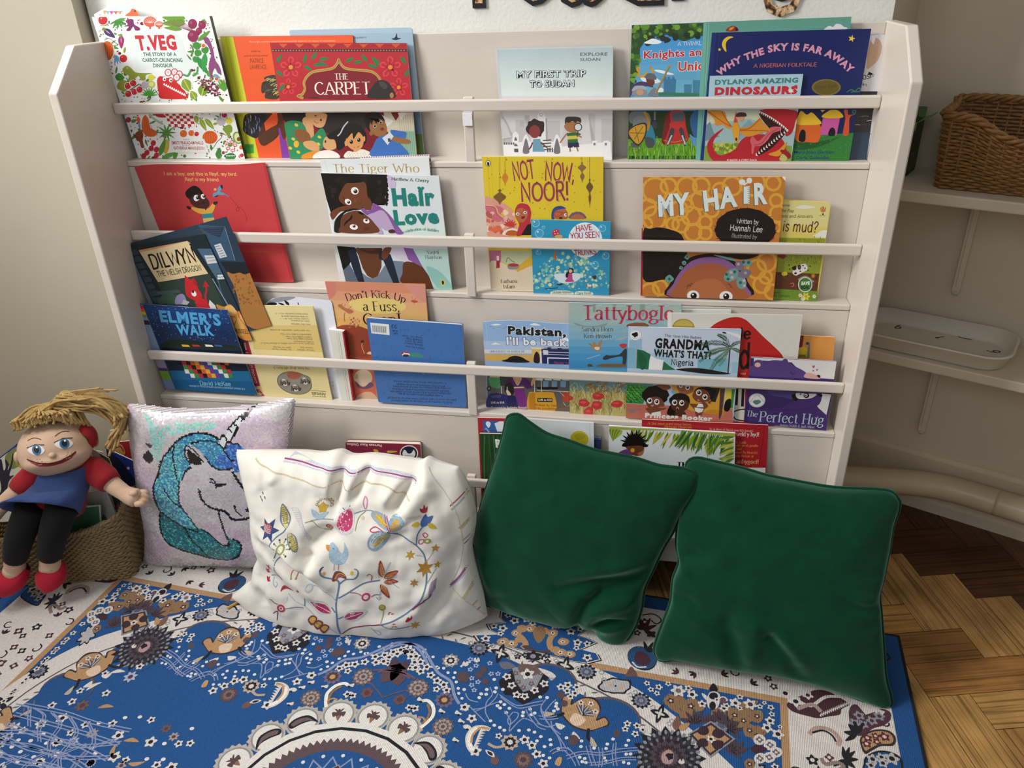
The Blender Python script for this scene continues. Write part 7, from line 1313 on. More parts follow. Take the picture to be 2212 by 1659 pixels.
b.c('#b9b3c3',5,'1520,1000 1550,960 1570,930');b.c('#8fa3bd',5,'1530,1160 1570,1090 1590,1060');b.c('#a8b3c0',4,'1440,950 1470,955 1500,965');
for k in range(6): b.c('#a88fa8',6,[(1545+k*8,1260-k*10),(1550+k*8,1190-k*8),(1565+k*6,1150-k*4)])
b.c('#5f2a4a',9,'1500,1290 1540,1270 1560,1240');b.c('#8f1f3a',10,'1415,1365 1470,1320 1510,1295');b.s_('#a82030','1365,1450 1385,1415 1400,1425 1410,1405 1415,1430 1390,1450')
# bird
b.s_('#a3bfd2','800,900 800,850 830,842 862,870 878,900 905,905 918,870 918,825 935,850 948,870 950,920 920,980 870,995 825,980 805,940');b.s_('#d08a2f','765,862 808,862 795,895');b.e('#2a2f3a',828,880,6)
for k in range(16): b.l('#c3d6e2',5,[(820+(k*31)%110,905+(k*17)%80),(835+(k*31)%110,910+(k*17)%80)])
b.l('#b58a6a',5,'842,990 838,1040');b.l('#b58a6a',5,'875,990 872,1035');b.s_('#7f3f36','825,1110 845,1050 885,1045 925,1070 930,1100 880,1090 850,1115');b.c('#c79a3a',9,'848,1100 870,1065 905,1065 925,1080');b.c('#b5626a',8,'860,1105 880,1078 910,1085')
b.star('#cfb03a',768,1055,20,6);b.star('#d8b52f',978,1052,22,6);b.c('#3a3f46',8,'742,1035 748,1015 765,1005')
for x,y,L,W_,a in ((1195,1100,140,48,-92),(1210,1110,125,52,-30),(1210,1138,105,40,0),(1185,1150,130,42,62)):
    b.leaf('#8f2f26',x,y,L,W_,a);b.leaf('#d9a05a',x+6,y,L*.85,W_*.66,a);aa = math.radians(a)
    for k in range(8): t = .18+k*.09;b.l('#b3502a',6,[(x+L*t*math.cos(aa)-W_*.28*math.sin(aa),y+L*t*math.sin(aa)+W_*.28*math.cos(aa)),(x+L*t*math.cos(aa)+W_*.28*math.sin(aa),y+L*t*math.sin(aa)-W_*.28*math.cos(aa))])
b.c('#9f6a3a',7,'1115,1120 1125,1080 1105,1062 1088,1080');
for q in ('1180,990 1170,1050 1175,1100','1260,980 1230,1040 1215,1080','1310,1080 1280,1110 1240,1120','1240,1135 1300,1175 1320,1185','1190,1170 1180,1230 1170,1260'): b.c('#a9b3c0',5,q)
b.e(PK,1078,1240,30);b.e('#e4e0d2',1078,1240,17);b.c('#a8476a',6,'1050,1225 1010,1205 965,1200');b.c('#5f6a70',6,'1115,1245 1145,1230 1180,1232');b.c('#8fa3b3',5,'1150,1250 1170,1270 1190,1250')
for x,y,L,W_,a in ((805,1370,190,62,-152),(905,1420,170,66,-20)):
    b.leaf('#c6d0d8',x,y,L*1.12,W_*1.5,a);b.leaf('#e4e0d2',x,y,L*1.08,W_*1.34,a);b.leaf('#b8285f',x,y,L*.93,W_,a,'#f0dbe4')
for k in range(3): x = 640+k*45;y = 1440+k*32;b.s_('#8a2430',[(x-22,y),(x+20,y-42),(x+60,y-20),(x+20,y+40),(x-5,y+42)]);b.s_('#d6b447',[(x-10,y+2),(x+22,y-30),(x+48,y-14),(x+15,y+26)])
b.e('#c22f5a',405,1367,34);b.e('#e4e0d2',405,1367,18);b.e('#a82a4a',405,1367,9)
for q,c_ in (('380,1335 350,1325 330,1305 312,1298','#8f2a3a'),('380,1390 345,1410 325,1430','#6a2f3a'),('375,1400 365,1440 360,1475','#5a2f38'),('440,1365 510,1350 590,1345','#7a8a90')): b.c(c_,7,q)
b.leaf('#e9e6dc',430,1320,60,26,-60);b.leaf('#e9e6dc',430,1400,50,20,50)
for x,y in ((310,1045),(290,1090),(295,1155)): b.s_('#b5293f',[(x-20,y-14),(x,y-10),(x+12,y-22),(x+10,y+4),(x+20,y+12),(x-10,y+22)])
b.c('#5f7a6a',6,'430,1135 380,1110 320,1125');b.c(LB,6,'345,1130 340,1180 360,1205 375,1180 360,1165');b.s_('#b02438','405,1235 415,1200 440,1180 470,1185 515,1215 470,1205 430,1215');b.e('#a82438',555,1207,12)
b.s_('#d09a4a','505,1015 550,1000 555,1055 520,1060');b.s_('#b52438','468,1010 490,1010 505,1005 505,1030 480,1035');b.c('#b52438',6,'515,960 520,990 530,1005');b.c('#5f4a4a',5,'550,1000 580,1010');b.c('#b5503a',6,'515,1050 500,1080 505,1105');b.c('#b5503a',6,'540,1055 545,1085 540,1110');b.e('#a8a04a',505,1110,8);b.e('#a8a04a',540,1112,8)
b.e('#6f6a2f',1192,1335,24);b.e('#b8a838',1192,1333,19)
for x,y in ((1235,1380),(1255,1395),(1232,1400),(1270,1460),(1285,1480),(1262,1485)): b.leaf('#c2506a',x,y,24,9,-60+(x % 7)*20)
b.c('#8fa8b8',6,'1100,1500 1140,1560 1120,1520 1160,1530 1170,1560 1140,1570');b.c(LB,7,'1200,1475 1230,1500 1260,1490')
e.decorate(b.S,'embroidery',M['thread'])

# sequin cushion
u = Cushion(CGEO[3],'pearly sequin cushion with a blue-maned unicorn head, behind the embroidered cushion',
    '65,120 85,95 140,95 300,115 520,135 780,135 1000,125 1200,105 1400,75 1540,45 1600,52','1600,52 1605,120 1590,260 1580,420 1570,600 1560,800 1550,1000 1530,1200 1500,1400 1480,1560',
    '215,1555 300,1570 450,1575 650,1565 850,1560 1050,1570 1250,1580 1400,1575 1480,1560','65,120 75,180 105,350 135,520 160,700 185,900 215,1080 240,1250 235,1420 215,1555',.048,.030,[('1000,130 1100,300 1150,500',.004,.05),('90,130 250,250 400,380',.006,.04),('1550,90 1420,240 1300,380',.006,.04)],nu=90,nv=90,pw=.34,seed=2)
u.cover(M['lining'])
b = u.top2;b.S = []
TE = '#2f8f9a';MB1 = '#4d9cc4';KB = '#141518'
b.s_(MB1,'905,445 840,402 740,380 640,387 560,415 490,470 430,545 385,600 352,680 338,760 305,820 295,890 302,960 325,1030 365,1090 480,1170 600,1240 720,1270 640,1140 570,1050 545,980 543,880 560,800 600,720 640,680 590,560 605,500 700,460 800,450 885,460')
b.s_('#5fb3cf','640,490 700,462 800,450 885,460 950,520 985,590 1045,635 1050,715 1040,692 960,697 880,690 820,640 760,570 690,505');b.s_('#4a7fd0','975,480 1060,470 1112,500 1140,560 1130,715 1050,715 1060,640 1000,590 965,530');b.s_('#4a86d6','870,640 930,560 985,590 1045,635 1050,690 960,697')
b.s_(TE,'360,1090 350,1180 365,1290 410,1370 480,1420 580,1455 680,1485 780,1520 880,1550 980,1555 1060,1520 1097,1450 1080,1380 1030,1347 985,1350 990,1400 940,1400 880,1350 820,1290 740,1242 600,1240 450,1150')
b.s_('#e8eef4','905,440 935,395 960,420 975,470 965,510 920,490');b.p('#e8eef4','960,420 1010,440 1060,335 1195,150 1140,180 1050,265 965,355')
for q,w in (('905,440 840,402 740,380 640,387 560,415 490,470 430,545 385,600 352,680 338,760 305,820 295,890 302,960 325,1030 365,1090 480,1170 600,1240 715,1272',13),('365,1085 350,1180 365,1290 410,1370 480,1420 580,1455 680,1485 780,1520 880,1550 980,1555 1060,1520 1097,1450 1080,1380 1030,1347',13),('490,490 475,570 490,660 520,790',10),('390,870 440,940 510,1010 570,1050 640,1140 715,1250',10),('600,1240 640,1330 700,1400 770,1480 790,1520',10),('545,800 540,900 548,1000 572,1050',12),('655,680 600,720 565,800',12),('640,470 740,447 850,452 920,490 965,545 1000,600 1050,630',10),('770,580 830,650 890,692 960,697 1045,690',10),('740,1242 820,1290 880,1350 940,1400 985,1405 992,1370',11),('1035,715 1100,830 1160,920 1225,1010',18),('735,875 745,940 790,1010 850,1050 905,1065 960,1085 1000,1130 1045,1165 1220,1160',17),('905,1075 935,1200 965,1290 985,1345',13),('1050,1030 1065,1090 1110,1135',11),('880,840 930,838 980,832',18),('830,780 865,790 885,830',11),('830,805 860,815 890,835',10),('890,840 888,870',10),('905,440 935,395 960,420 970,470 960,515',10),('1060,335 1010,440 970,455',11),('965,355 1050,260 1190,150',11),('970,465 1060,468 1112,500',9),('975,350 1040,390',8),('1010,300 1070,335',8),('600,480 588,560 640,655',10),('620,490 700,560 760,640',10)): b.c(KB,w*1.3,q)
b.s_(KB,'610,525 650,540 720,600 748,655 700,658 640,640 615,580');b.e(KB,1170,1080,26,24);b.s_(KB,'1080,240 1130,185 1195,148 1180,185 1120,260 1090,285')
b.s_('#26262a','60,100 110,100 150,125 280,125 120,150 75,130');b.s_('#3a3a3f','180,610 215,550 250,560 290,620 250,660 200,640');b.s_('#55555a','205,485 270,490 250,520')
polys = []
for sh in b.S:
    for v,f,col in shape2d(sh):
        for q in f: polys.append((np.array([v[i] for i in q])*1e-4,col))
def colours_at(px):
    col = [None]*len(px)
    for P,c in polys:
        lo = P.min(0);hi = P.max(0);idx = np.nonzero((px[:,0] >= lo[0]) & (px[:,0] <= hi[0]) & (px[:,1] >= lo[1]) & (px[:,1] <= hi[1]))[0]
        if not len(idx): continue
        x = px[idx,0];y = px[idx,1];ins = np.zeros(len(idx),bool);j = len(P)-1
        for i in range(len(P)):
            with np.errstate(divide='ignore',invalid='ignore'):
                k = ((P[i,1] > y) != (P[j,1] > y)) & (x < (P[j,0]-P[i,0])*(y-P[i,1])/(P[j,1]-P[i,1])+P[i,0])
            ins ^= k;j = i
        for q in idx[ins]: col[q] = c
    return col
R = random.Random(11);xs = [p.x for r in u.P for p in r];zs = [p.z for r in u.P for p in r]
cand = [];row = 0;z = max(zs)
while z > min(zs):
    x = min(xs)+(row % 2)*.0021
    while x < max(xs): cand.append((x+R.uniform(-.0004,.0004),z+R.uniform(-.0003,.0003)));x += .0042
    z -= .0031;row += 1
cols = colours_at(np.array(cand));sq = MB()
mint_glint = b.pts('140,200 330,330 480,300 850,300 880,350 640,360 420,400 330,640 260,560 240,330');mint_glint = [(x*1e-4,y*1e-4) for x,y in mint_glint]
def inside(p,P):
    r = False;j = len(P)-1
    for i in range(len(P)):
        if (P[i][1] > p[1]) != (P[j][1] > p[1]) and p[0] < (P[j][0]-P[i][0])*(p[1]-P[i][1])/(P[j][1]-P[i][1])+P[i][0]: r = not r
        j = i
    return r
for (x,z),c in zip(cand,cols):
    h = u.bvh.ray_cast(Vector((x,-1,z)),Vector((0,1,0)))
    if h[0] is None: continue
    n = h[1] if h[1].y < 0 else -h[1]
    if c is None:
        w = noise.noise((x*7,z*7,1));c = R.choice(['#dfd6de','#dacfdc','#e2dade','#d6dad8','#ddd2d6']) if w > -.15 else R.choice(['#dcc8de','#dfcfd8','#d2c2da','#e0d4da'])
        if inside((x,z),mint_glint) and R.random() < .55+.3*noise.noise((x*40,z*40,2)): c = R.choice(['#8feadb','#7fe3cf','#a5efe6'])  # iridescent reflection painted into the sequin colours
    elif c in (MB1,'#5fb3cf'): c = R.choice(['#3f93b8','#55a9cc','#4a9fd0','#6fc3d3','#3a86b0','#8fe3e8','#4f90d8']+['#9ff0e2','#7fdcd6','#62c4c6']*(x < u.P[30][0].x))  # left side of the mane gets painted highlights in its sequin colours
    elif c == TE: c = R.choice(['#1f7a80','#2a8f96','#237088','#35a09a','#1a6470','#5fd3cf','#2f7fa8'])
    elif c in ('#4a7fd0','#4a86d6'): c = R.choice(['#3f70c9','#4f8ad9','#3a62b5','#6faee6'])
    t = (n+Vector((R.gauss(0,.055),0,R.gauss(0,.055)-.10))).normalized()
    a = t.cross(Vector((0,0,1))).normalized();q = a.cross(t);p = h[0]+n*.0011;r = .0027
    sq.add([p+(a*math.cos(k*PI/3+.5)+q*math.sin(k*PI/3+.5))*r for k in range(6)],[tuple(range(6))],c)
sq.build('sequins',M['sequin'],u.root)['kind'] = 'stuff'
# ---------------------------------------------------------------- the printed rug: drawn for one quarter, mirrored left-right and front-back
def rug_mat():
    m = mat('woven_rug',None,.92,.10,160,vcol=True,spec=.15,sheen=.1);nt = m.node_tree;b = nt.nodes['Principled BSDF']
    tc = nd(nt,'ShaderNodeTexCoord');w = nd(nt,'ShaderNodeTexWave',wave_type='BANDS',bands_direction='X',inp={'Scale': 95.0,'Distortion': .6,'Detail': 1.0})
    nt.links.new(tc.outputs['Object'],w.inputs['Vector']);bp = nd(nt,'ShaderNodeBump',inp={'Strength': .45,'Distance': .0015})
    nt.links.new(w.outputs[1],bp.inputs['Height']);nt.links.new(bp.outputs[0],b.inputs['Normal']);return m
RW,RL,RT = 1.066,.717,.006                                   # half width, half length, thickness
rth = math.radians(-5.5)
rug = thing('rug','large printed oriental rug in blue, white and tan with a dark bound edge','rug',mtx=Matrix.Translation((.982-math.cos(rth)*RW+math.sin(rth)*RL,-.066-math.sin(rth)*RW-math.cos(rth)*RL,.0)) @ Matrix.Rotation(rth,4,'Z'))
BLU = '#25528a';WHT = '#d6cfca';TAN = '#b28c66';DKK = '#26262c';MAR = '#4a2f38';GRY = '#8d8f98';BRN = '#6b5350';LAV = '#8794b8';DTN = '#8d6f50'
def P10(t,k=1): return [q*k for p in t for q in p]
ov = [(0,545),(200,532),(404,471),(519,428),(627,360),(736,268),(800,157),(830,40),(836,0)]
def oval(off):
    Q = [(x,y) for x,y in ov];r = []
    for i,(x,y) in enumerate(Q):
        n = math.hypot(x/836**2,y/545**2);r.append((x-off*(x/836**2)/n,y-off*(y/545**2)/n))
    full = r+[(x,-y) for x,y in r[-2::-1]]+[(-x,-y) for x,y in r[1:]]+[(-x,y) for x,y in r[-2:0:-1]]
    return full
base = []
def rect(c,x,y): base.append(('p',c,P10([(-x,-y),(x,-y),(x,y),(-x,y)],10)))
rect(BLU,1059,710);rect(WHT,1019,672);rect(TAN,818,479);rect(BLU,803,463)
base.append(('s',WHT,P10(oval(0),10)));base.append(('s','#5d5a60',P10(oval(50),10)));base.append(('s',WHT,P10(oval(54),10)));base.append(('s',BLU,P10(oval(78),10)))
def circ(c,r): base.append(('e',c,[0,0,r*10,0,0,r*10]))
H3,H2,H4 = RUGH
def Q(): return [Art(H3),Art(H2),Art(H4)]
a3,a2,a4 = Q();S = [];a3.S = a2.S = a4.S = S
R = random.Random(21)
def fw(a,x,y,r,col=WHT,cc=DKK,n=5):
    rot = R.uniform(0,6);C0 = a.P(x,y);k = a.sc(x,y)*r
    flw(C0[0],C0[1],k,col,cc,n)
def flw(X,Y,k,col=WHT,cc=DKK,n=5,S_=None):
    S_ = S if S_ is None else S_
    rot = R.uniform(0,6);P = []
    for i in range(n*4): t = 2*PI*i/(n*4);rr = k*(.82+.22*math.cos(n*t));P.append((X+rr*math.cos(t+rot),Y+rr*math.sin(t+rot)))
    S_.append(('p',col,P10(P)));S_.append(('e',cc,[X,Y,k*.36,0,0,k*.36]))
def ros(a,x,y,r,cols,n):
    for j,c in enumerate(cols):
        f = 1-j/len(cols);X,Y = a.P(x,y);k = a.sc(x,y)*r*f;P = []
        for i in range(n*2): t = PI*i/n+j*.3;rr = k*(1 if i % 2 else .76);P.append((X+rr*math.cos(t),Y+rr*math.sin(t)))
        S.append(('p',c,P10(P)))
# white border field: maroon blossoms, dark sprigs and scrolls
def infield(x,y): return (abs(x) > 825 or abs(y) > 486) and abs(x) < 1005 and abs(y) < 660
pts = []
def free(x,y,d): return all((x-p)**2+(y-q)**2 > (d+r)**2 for p,q,r in pts)
for q in ((283,505,165),(520,514,62),(930,525,62),(935,445,55),(940,380,45),(945,335,45),(870,480,55),(865,395,35)): pts.append(q)
def ov_in(x,y): return (abs(x)/850)**2.1+(abs(y)/562)**2.1 < 1
for i in range(1500):
    x = R.uniform(0,1008);y = R.uniform(0,660);r = R.choice([9,10,12])
    if not infield(x,y) or ov_in(x,y) or not free(x,y,r+2): continue
    pts.append((x,y,r+1));t = R.random()
    if t < .72: flw(x*10,y*10,r*10,R.choice([MAR,MAR,'#5a3a44',DKK]),WHT,R.choice([4,5]))
    elif t < .9:
        A = R.uniform(0,6.28)
        for k in (-.7,0,.7): L = 16;S.append(('s',R.choice([DKK,MAR]),P10([(x,y),(x+L*.5*math.cos(A+k)-3*math.sin(A+k),y+L*.5*math.sin(A+k)+3*math.cos(A+k)),(x+L*math.cos(A+k),y+L*math.sin(A+k)),(x+L*.5*math.cos(A+k)+3*math.sin(A+k),y+L*.5*math.sin(A+k)-3*math.cos(A+k))],10)))
    else: A = R.uniform(0,6.28);S.append(('c',DKK,28,P10([(x+14*math.cos(A+k*.9)*(1-k*.13),y+14*math.sin(A+k*.9)*(1-k*.13)) for k in range(6)],10)))
for i in range(9):                                                # scrolled edging along the back
    x = 60+i*110;S.append(('c',DKK,30,P10([(x,645),(x+25,655),(x+45,640),(x+35,625),(x+22,634)],10)));S.append(('c',DKK,30,P10([(x+50,640),(x+75,628),(x+95,640),(x+85,655),(x+73,645)],10)))
a4.blob(MAR,830,690,190,16,.12,2,90);a4.c(WHT,20,'690,660 780,700 880,640 1000,640');a4.c('#a98f8c',26,'690,720 790,690 850,740');
for k in range(14): a4.p(WHT,[(840+k*14,765-k*6),(852+k*14,775-k*6),(856+k*14,740-k*6)])
fw(a4,610,615,40,WHT,DKK);fw(a4,680,670,42,WHT,DKK);fw(a4,760,628,34,WHT,MAR)
a4.s_('#54373f','1040,720 1080,690 1160,730 1250,720 1310,740 1315,790 1270,830 1200,850 1120,900 1060,880 1040,800');a4.p(WHT,'1090,690 1180,700 1280,740 1240,790 1210,740 1150,760')
for x,y in ((1105,765),(1075,815),(1130,825),(1190,800),(1240,770)): fw(a4,x,y,34,GRY,'#54373f')
a4.s_('#3a3236','1110,930 1150,880 1230,858 1310,870 1350,915 1335,965 1250,970 1190,1000 1140,1020');a4.s_(TAN,'1122,930 1160,890 1230,870 1300,880 1335,918 1320,952 1240,958 1180,985 1145,1000')
for x,y,r in ((1160,915,30),(1215,903,26),(1275,908,34),(1225,942,26),(1155,955,30)): fw(a4,x,y,r,'#5e2f3a','#d8c0b0')
a4.s_(DKK,'1135,1090 1150,1040 1230,1002 1320,1010 1385,1050 1400,1110 1370,1160 1140,1160');a4.s_(BLU,'1150,1090 1170,1045 1240,1015 1310,1020 1370,1060 1385,1110 1360,1150 1150,1150')
for x,y,r in ((1195,1058,38),(1255,1045,32),(1325,1055,46),(1185,1100,32),(1265,1085,34)): fw(a4,x,y,r,'#b8b3b0',DKK)
for A in (150,190,230,260,300): a4.leaf(DKK,1090,890,90,34,A)
a4.c('#b59a90',26,'770,890 810,850 880,850 940,880 975,930 960,965');a4.c(DKK,12,'790,880 860,865 920,895 950,940')
for A in (-100,-70,-40,0,40,80,150): a4.leaf(DKK,1010,1060,90,30,A)
a4.c('#8f7a72',24,'850,1050 880,1090 960,1080 1000,1110 930,1150')
a3.e(DKK,1425,450,122,92,25);a3.s_('#2c4f76','1310,430 1340,375 1400,360 1470,375 1540,440 1540,490 1480,535 1390,530 1330,490');a3.s_(MAR,'1365,440 1390,400 1440,405 1490,450 1480,500 1420,505 1375,480');a3.c(WHT,12,'1350,480 1390,520 1460,520');
for A in (-110,-60,-20): a3.leaf(DKK,1470,400,90,30,A)
for k in range(8): a3.c(BRN,10,[(1340,520),(1315+k*8,560),(1295+k*13,600)])
for A in (-150,-110,-60,-20,30): a3.leaf(MAR,1440,225,110,32,A)
# pointed blue palmette on the band
star = '300,60 288,125 330,165 180,178 205,225 285,262 78,270 105,312 200,342 330,352 480,395 640,420 800,460 900,485 1000,497 1108,470 1080,420 945,385 1075,330 1000,292 925,270 1005,215 900,190 940,150 860,120 700,100 580,85 460,72'
a3.p(DKK,star);
def shrink(t,f):
    P = [tuple(float(v) for v in q.split(',')) for q in t.split()];cx = sum(p[0] for p in P)/len(P);cy = sum(p[1] for p in P)/len(P);return [(cx+(x-cx)*f,cy+(y-cy)*f) for x,y in P]
a3.p(WHT,shrink(star,.975));a3.p(DKK,shrink(star,.95));a3.p(BLU,shrink(star,.935))
for x,y,r in ((320,320,50),(392,335,46),(425,250,42),(470,215,44),(540,212,46),(650,235,40),(716,250,44),(800,320,46),(775,405,48),(850,420,46),(740,380,34),(450,300,36)): a3.blob(TAN,x,y,r,10,.1,x,r*.66)
a3.c(TAN,40,'420,250 470,290 500,340 470,370');a3.c(TAN,40,'720,260 690,310 700,370 750,400');a3.s_(DTN,'560,230 620,190 660,240 640,300 600,330 570,290');a3.s_('#55423f','470,360 520,350 600,395 690,385 680,410 560,400')
for x,y,r in ((360,110,26),(412,152,34),(318,212,34),(182,295,36),(247,195,28),(300,255,24),(508,140,32),(556,172,26),(592,130,26),(727,196,28),(785,190,36),(860,238,34),(935,220,26),(913,325,34),(904,370,24),(990,335,28),(990,446,36),(420,250,18),(530,218,18),(716,250,18),(796,320,18),(316,320,20),(388,332,20),(775,405,20),(850,418,20)): fw(a3,x,y,r)
# motifs along the white band
def on_band(a,x,y,kind):
    if kind == 'r': ros(a,x,y,74,[DKK,'#7d808f','#565a70','#8d90a0'],12)
    if kind == 'x':
        for A in (20,110,200,290): a.leaf(DKK,x,y,80,44,A)
        for A in (20,110,200,290): a.leaf(WHT,x,y,44,18,A)
    if kind == 'l':
        a.blob(DKK,x,y,132,18,.14,4,66);a.blob('#b3b2b4',x,y,116,18,.12,4,54);a.e('#c9a888',x-50,y-10,18);a.e('#c9a888',x+45,y+12,18);a.e(DKK,x,y,8)
for k,x,y in (('r',130,372),('x',297,412),('x',812,510),('r',985,560),('l',1215,672),('r',1418,788),('x',1568,892)): on_band(a3,x,y,k)
for x,y in ((435,437),(497,426),(617,442),(668,430),(672,478)): fw(a3,x,y,28,DKK,GRY)
fw(a3,558,436,56,DKK,GRY,6)
for x,y in ((40,330),(215,350),(380,400),(720,470),(890,530),(1080,560),(1100,620),(1310,740),(1350,720),(1490,840),(1640,950),(1620,970)): a3.c('#9a9aa0',7,[(x,y),(x+26,y-14),(x+40,y+6),(x+22,y+18),(x+8,y+8)])
def bandpt(i,off): return oval(off)[i]
for x,y,k in ((705,395,'r'),(768,300,'l'),(795,180,'r'),(806,90,'x')):
    X,Y = x-16,y-16
    if k == 'r':
        for j,c in enumerate((DKK,'#7d808f','#565a70')): S.append(('p',c,P10([((X+22*(1-j*.3)*(1 if i % 2 else .76)*math.cos(PI*i/12)),(Y+22*(1-j*.3)*(1 if i % 2 else .76)*math.sin(PI*i/12))) for i in range(24)],10)))
    elif k == 'l':
        for c,f in ((DKK,1),('#b3b2b4',.84)): S.append(('p',c,P10([(X+(18+5*math.cos(8*t))*f*math.cos(t)+6*f*math.sin(t),Y+(30+6*math.cos(8*t))*f*math.sin(t)) for t in [i*PI/20 for i in range(40)]],10)))
    else:
        for A in range(4): t = A*PI/2+.5;S.append(('s',DKK,P10([(X,Y),(X+12*math.cos(t)-6*math.sin(t),Y+12*math.sin(t)+6*math.cos(t)),(X+24*math.cos(t),Y+24*math.sin(t)),(X+12*math.cos(t)+6*math.sin(t),Y+12*math.sin(t)-6*math.cos(t))],10)))
# leaflets inside the thin dark ring, and the scalloped blue edge
for i in range(34):
    t = i/33*1.5;X = 760*math.sin(t)*.985;Y = 478*math.cos(t)
    for s_ in (-1,1): A = s_*.9-t;S.append(('s','#6d6a70',P10([(X+s_*6,Y),(X+s_*6+8*math.cos(A)-2*math.sin(A),Y+8*math.sin(A)+2*math.cos(A)),(X+s_*6+15*math.cos(A),Y+15*math.sin(A)),(X+s_*6+8*math.cos(A)+2*math.sin(A),Y+8*math.sin(A)-2*math.cos(A))],10)))
for X,Y,r in ((330,405,62),(470,345,64),(600,255,62),(680,140,60)):
    S.append(('e','#5f5558',[X*10,Y*10,r*10,0,0,r*8]));S.append(('e',BLU,[X*10,Y*10-60,r*9.6,0,0,r*8]))
# dark hanging crown, tan shield palmettes
a3.blob(DKK,500,660,200,20,.16,3,120);a3.p(DKK,'330,700 680,700 600,760 480,820 430,790');a3.p(GRY,'390,520 660,540 580,690 480,720 420,640');a3.s_('#6d5a58','450,500 580,510 620,560 520,600 450,560');fw(a3,515,578,52,WHT,DKK)
for x,y in ((350,598),(388,668),(428,742),(492,755),(572,706),(648,654)): fw(a3,x,y,34)
for x,y in ((440,640),(545,655),(480,685),(620,570),(420,570)): fw(a3,x,y,24,'#6d5a58',GRY)
a3.s_('#6d6a78','290,490 360,480 420,520 330,540');a3.s_('#a8a3b0','670,560 740,590 700,630');a3.s_(WHT,'600,530 700,560 740,600 680,600')
def shield(x0,y0,s,A):
    ca,sa = math.cos(A),math.sin(A)
    def m(t): return [(x0+((px)*ca-(py)*sa)*s,y0+((px)*sa+(py)*ca)*s) for px,py in [tuple(float(v) for v in q.split(',')) for q in t.split()]]
    S.append(('s','#3a3234',P10(m('-46,-8 -58,12 -40,24 -30,10 -24,34 0,50 24,34 30,10 40,24 58,12 46,-8 34,-26 0,-36 -34,-26'),10)))
    S.append(('s',TAN,P10(m('-44,-8 -54,12 -41,20 -31,4 -22,31 0,44 22,31 31,4 41,20 54,12 44,-8 32,-23 0,-33 -32,-23'),10)))
    S.append(('s','#d8c0a8',P10(m('-12,-26 0,-32 12,-26 14,-8 0,-4 -14,-8'),10)))
    for k in range(5): t = PI/2+(k-2)*.5;q = m('%d,%d' % (0,0))[0];e_ = m(','.join(str(round(v)) for v in (24*math.cos(t),2+20*math.sin(t))))[0];S.append(('l',DKK,70,P10([q,e_],10)));S.append(('l','#a3a3b0',38,P10([q,e_],10)))
    for px,py in ((-18,22),(18,22),(0,32)): q = m('%d,%d' % (px,py))[0];flw(q[0]*10,q[1]*10,70,WHT,'#5a3f3a')
    for sg in (-1,1):
        P = m('%d,-20 %d,-40 %d,-38' % (sg*30,sg*42,sg*58));S.append(('c',DKK,60,P10(P,10)));P = m('%d,-44 %d,-58 %d,-50' % (sg*10,sg*16,sg*30));S.append(('s',WHT,P10(P,10)));S.append(('s','#b8a898',P10(m('%d,-34 %d,-50 %d,-44 %d,-36' % (sg*44,sg*56,sg*66,sg*54)),10)))
shield(415,340,1.0,-.42);shield(672,205,1.0,-.95);shield(758,20,.9,-1.5)
# corner: dark many-petalled flower, diamond, tan leaf fan, lotus
for x,y,L,A in ((1625,740,230,48),(1760,800,170,20),(2080,880,200,30),(2000,840,150,60)): a3.leaf(DTN,x,y,L,110,A,BRN)
for x,y,r in ((1650,790,52),(1720,800,60),(1815,835,70),(1880,830,50),(2155,905,70),(2100,870,50),(2060,905,60),(1780,900,60),(2200,960,60)): a3.blob(DTN,x,y,r,11,.08,x,r*.8)
for x,y in ((1815,833),(2160,905),(1655,790)): fw(a3,x,y,28,MAR,WHT)
for x,y,L in ((1850,940,120),(2110,945,120),(2040,905,80),(2180,1180,110),(1960,930,70)):
    for A in (-160,-130,-95,-60,-25): a3.leaf('#4f4148',x,y+30,L,36,A);a3.leaf('#2f2a30',x,y+30,L*.6,14,A)
for x,y,L,A in ((265,745,180,-25),(310,780,130,-10),(375,865,110,10)): a4.leaf(DTN,x,y,L,80,A,BRN)
for x,y,r in ((270,762,44),(370,865,44),(420,900,40),(330,800,40),(420,770,46),(370,1090,36)): a4.blob(DTN,x,y,r,11,.1,x);fw(a4,x,y,20,MAR,WHT)
for x,y,L in ((240,860,120),(250,1000,120),(160,780,70)):
    for A in (-120,-80,-40,0,40): a4.leaf('#4f4148',x,y,L*.7,30,A);a4.leaf('#2f2a30',x,y,L*.4,12,A)
a3.p(GRY,'1975,950 2170,1095 1970,1245 1785,1058');a3.p('#3f3438','1975,965 2150,1095 1970,1228 1805,1058');a3.p(TAN,'1975,985 2125,1095 1970,1208 1830,1060')
for x,y in ((1918,1030),(2035,1050),(2030,1140),(1910,1125)): a3.blob('#3f3038',x,y,48,9,.15,x,38)
fw(a3,1975,1096,34,WHT,DKK);a3.leaf('#7d5a50',1700,1030,120,70,-85);a3.leaf(TAN,1720,1020,100,50,-30)
ros(a3,1640,1240,275,[DKK,'#3a3840','#2c2a30','#4f454c','#3a3036','#5d4f55','#463a40'],16)
for k in range(30): A = k*2*PI/30;a3.e('#8a8a92',1640+235*math.cos(A),1240+200*math.sin(A),18,12,math.degrees(A))
for k in range(20): A = k*2*PI/20+.1;a3.e('#77767e',1640+185*math.cos(A),1240+155*math.sin(A),15,10,math.degrees(A))
a3.s_('#b08f8f','1590,1210 1640,1180 1680,1220 1660,1290 1600,1290 1580,1250');a3.blob(DKK,1650,1235,30,9,.3,3)
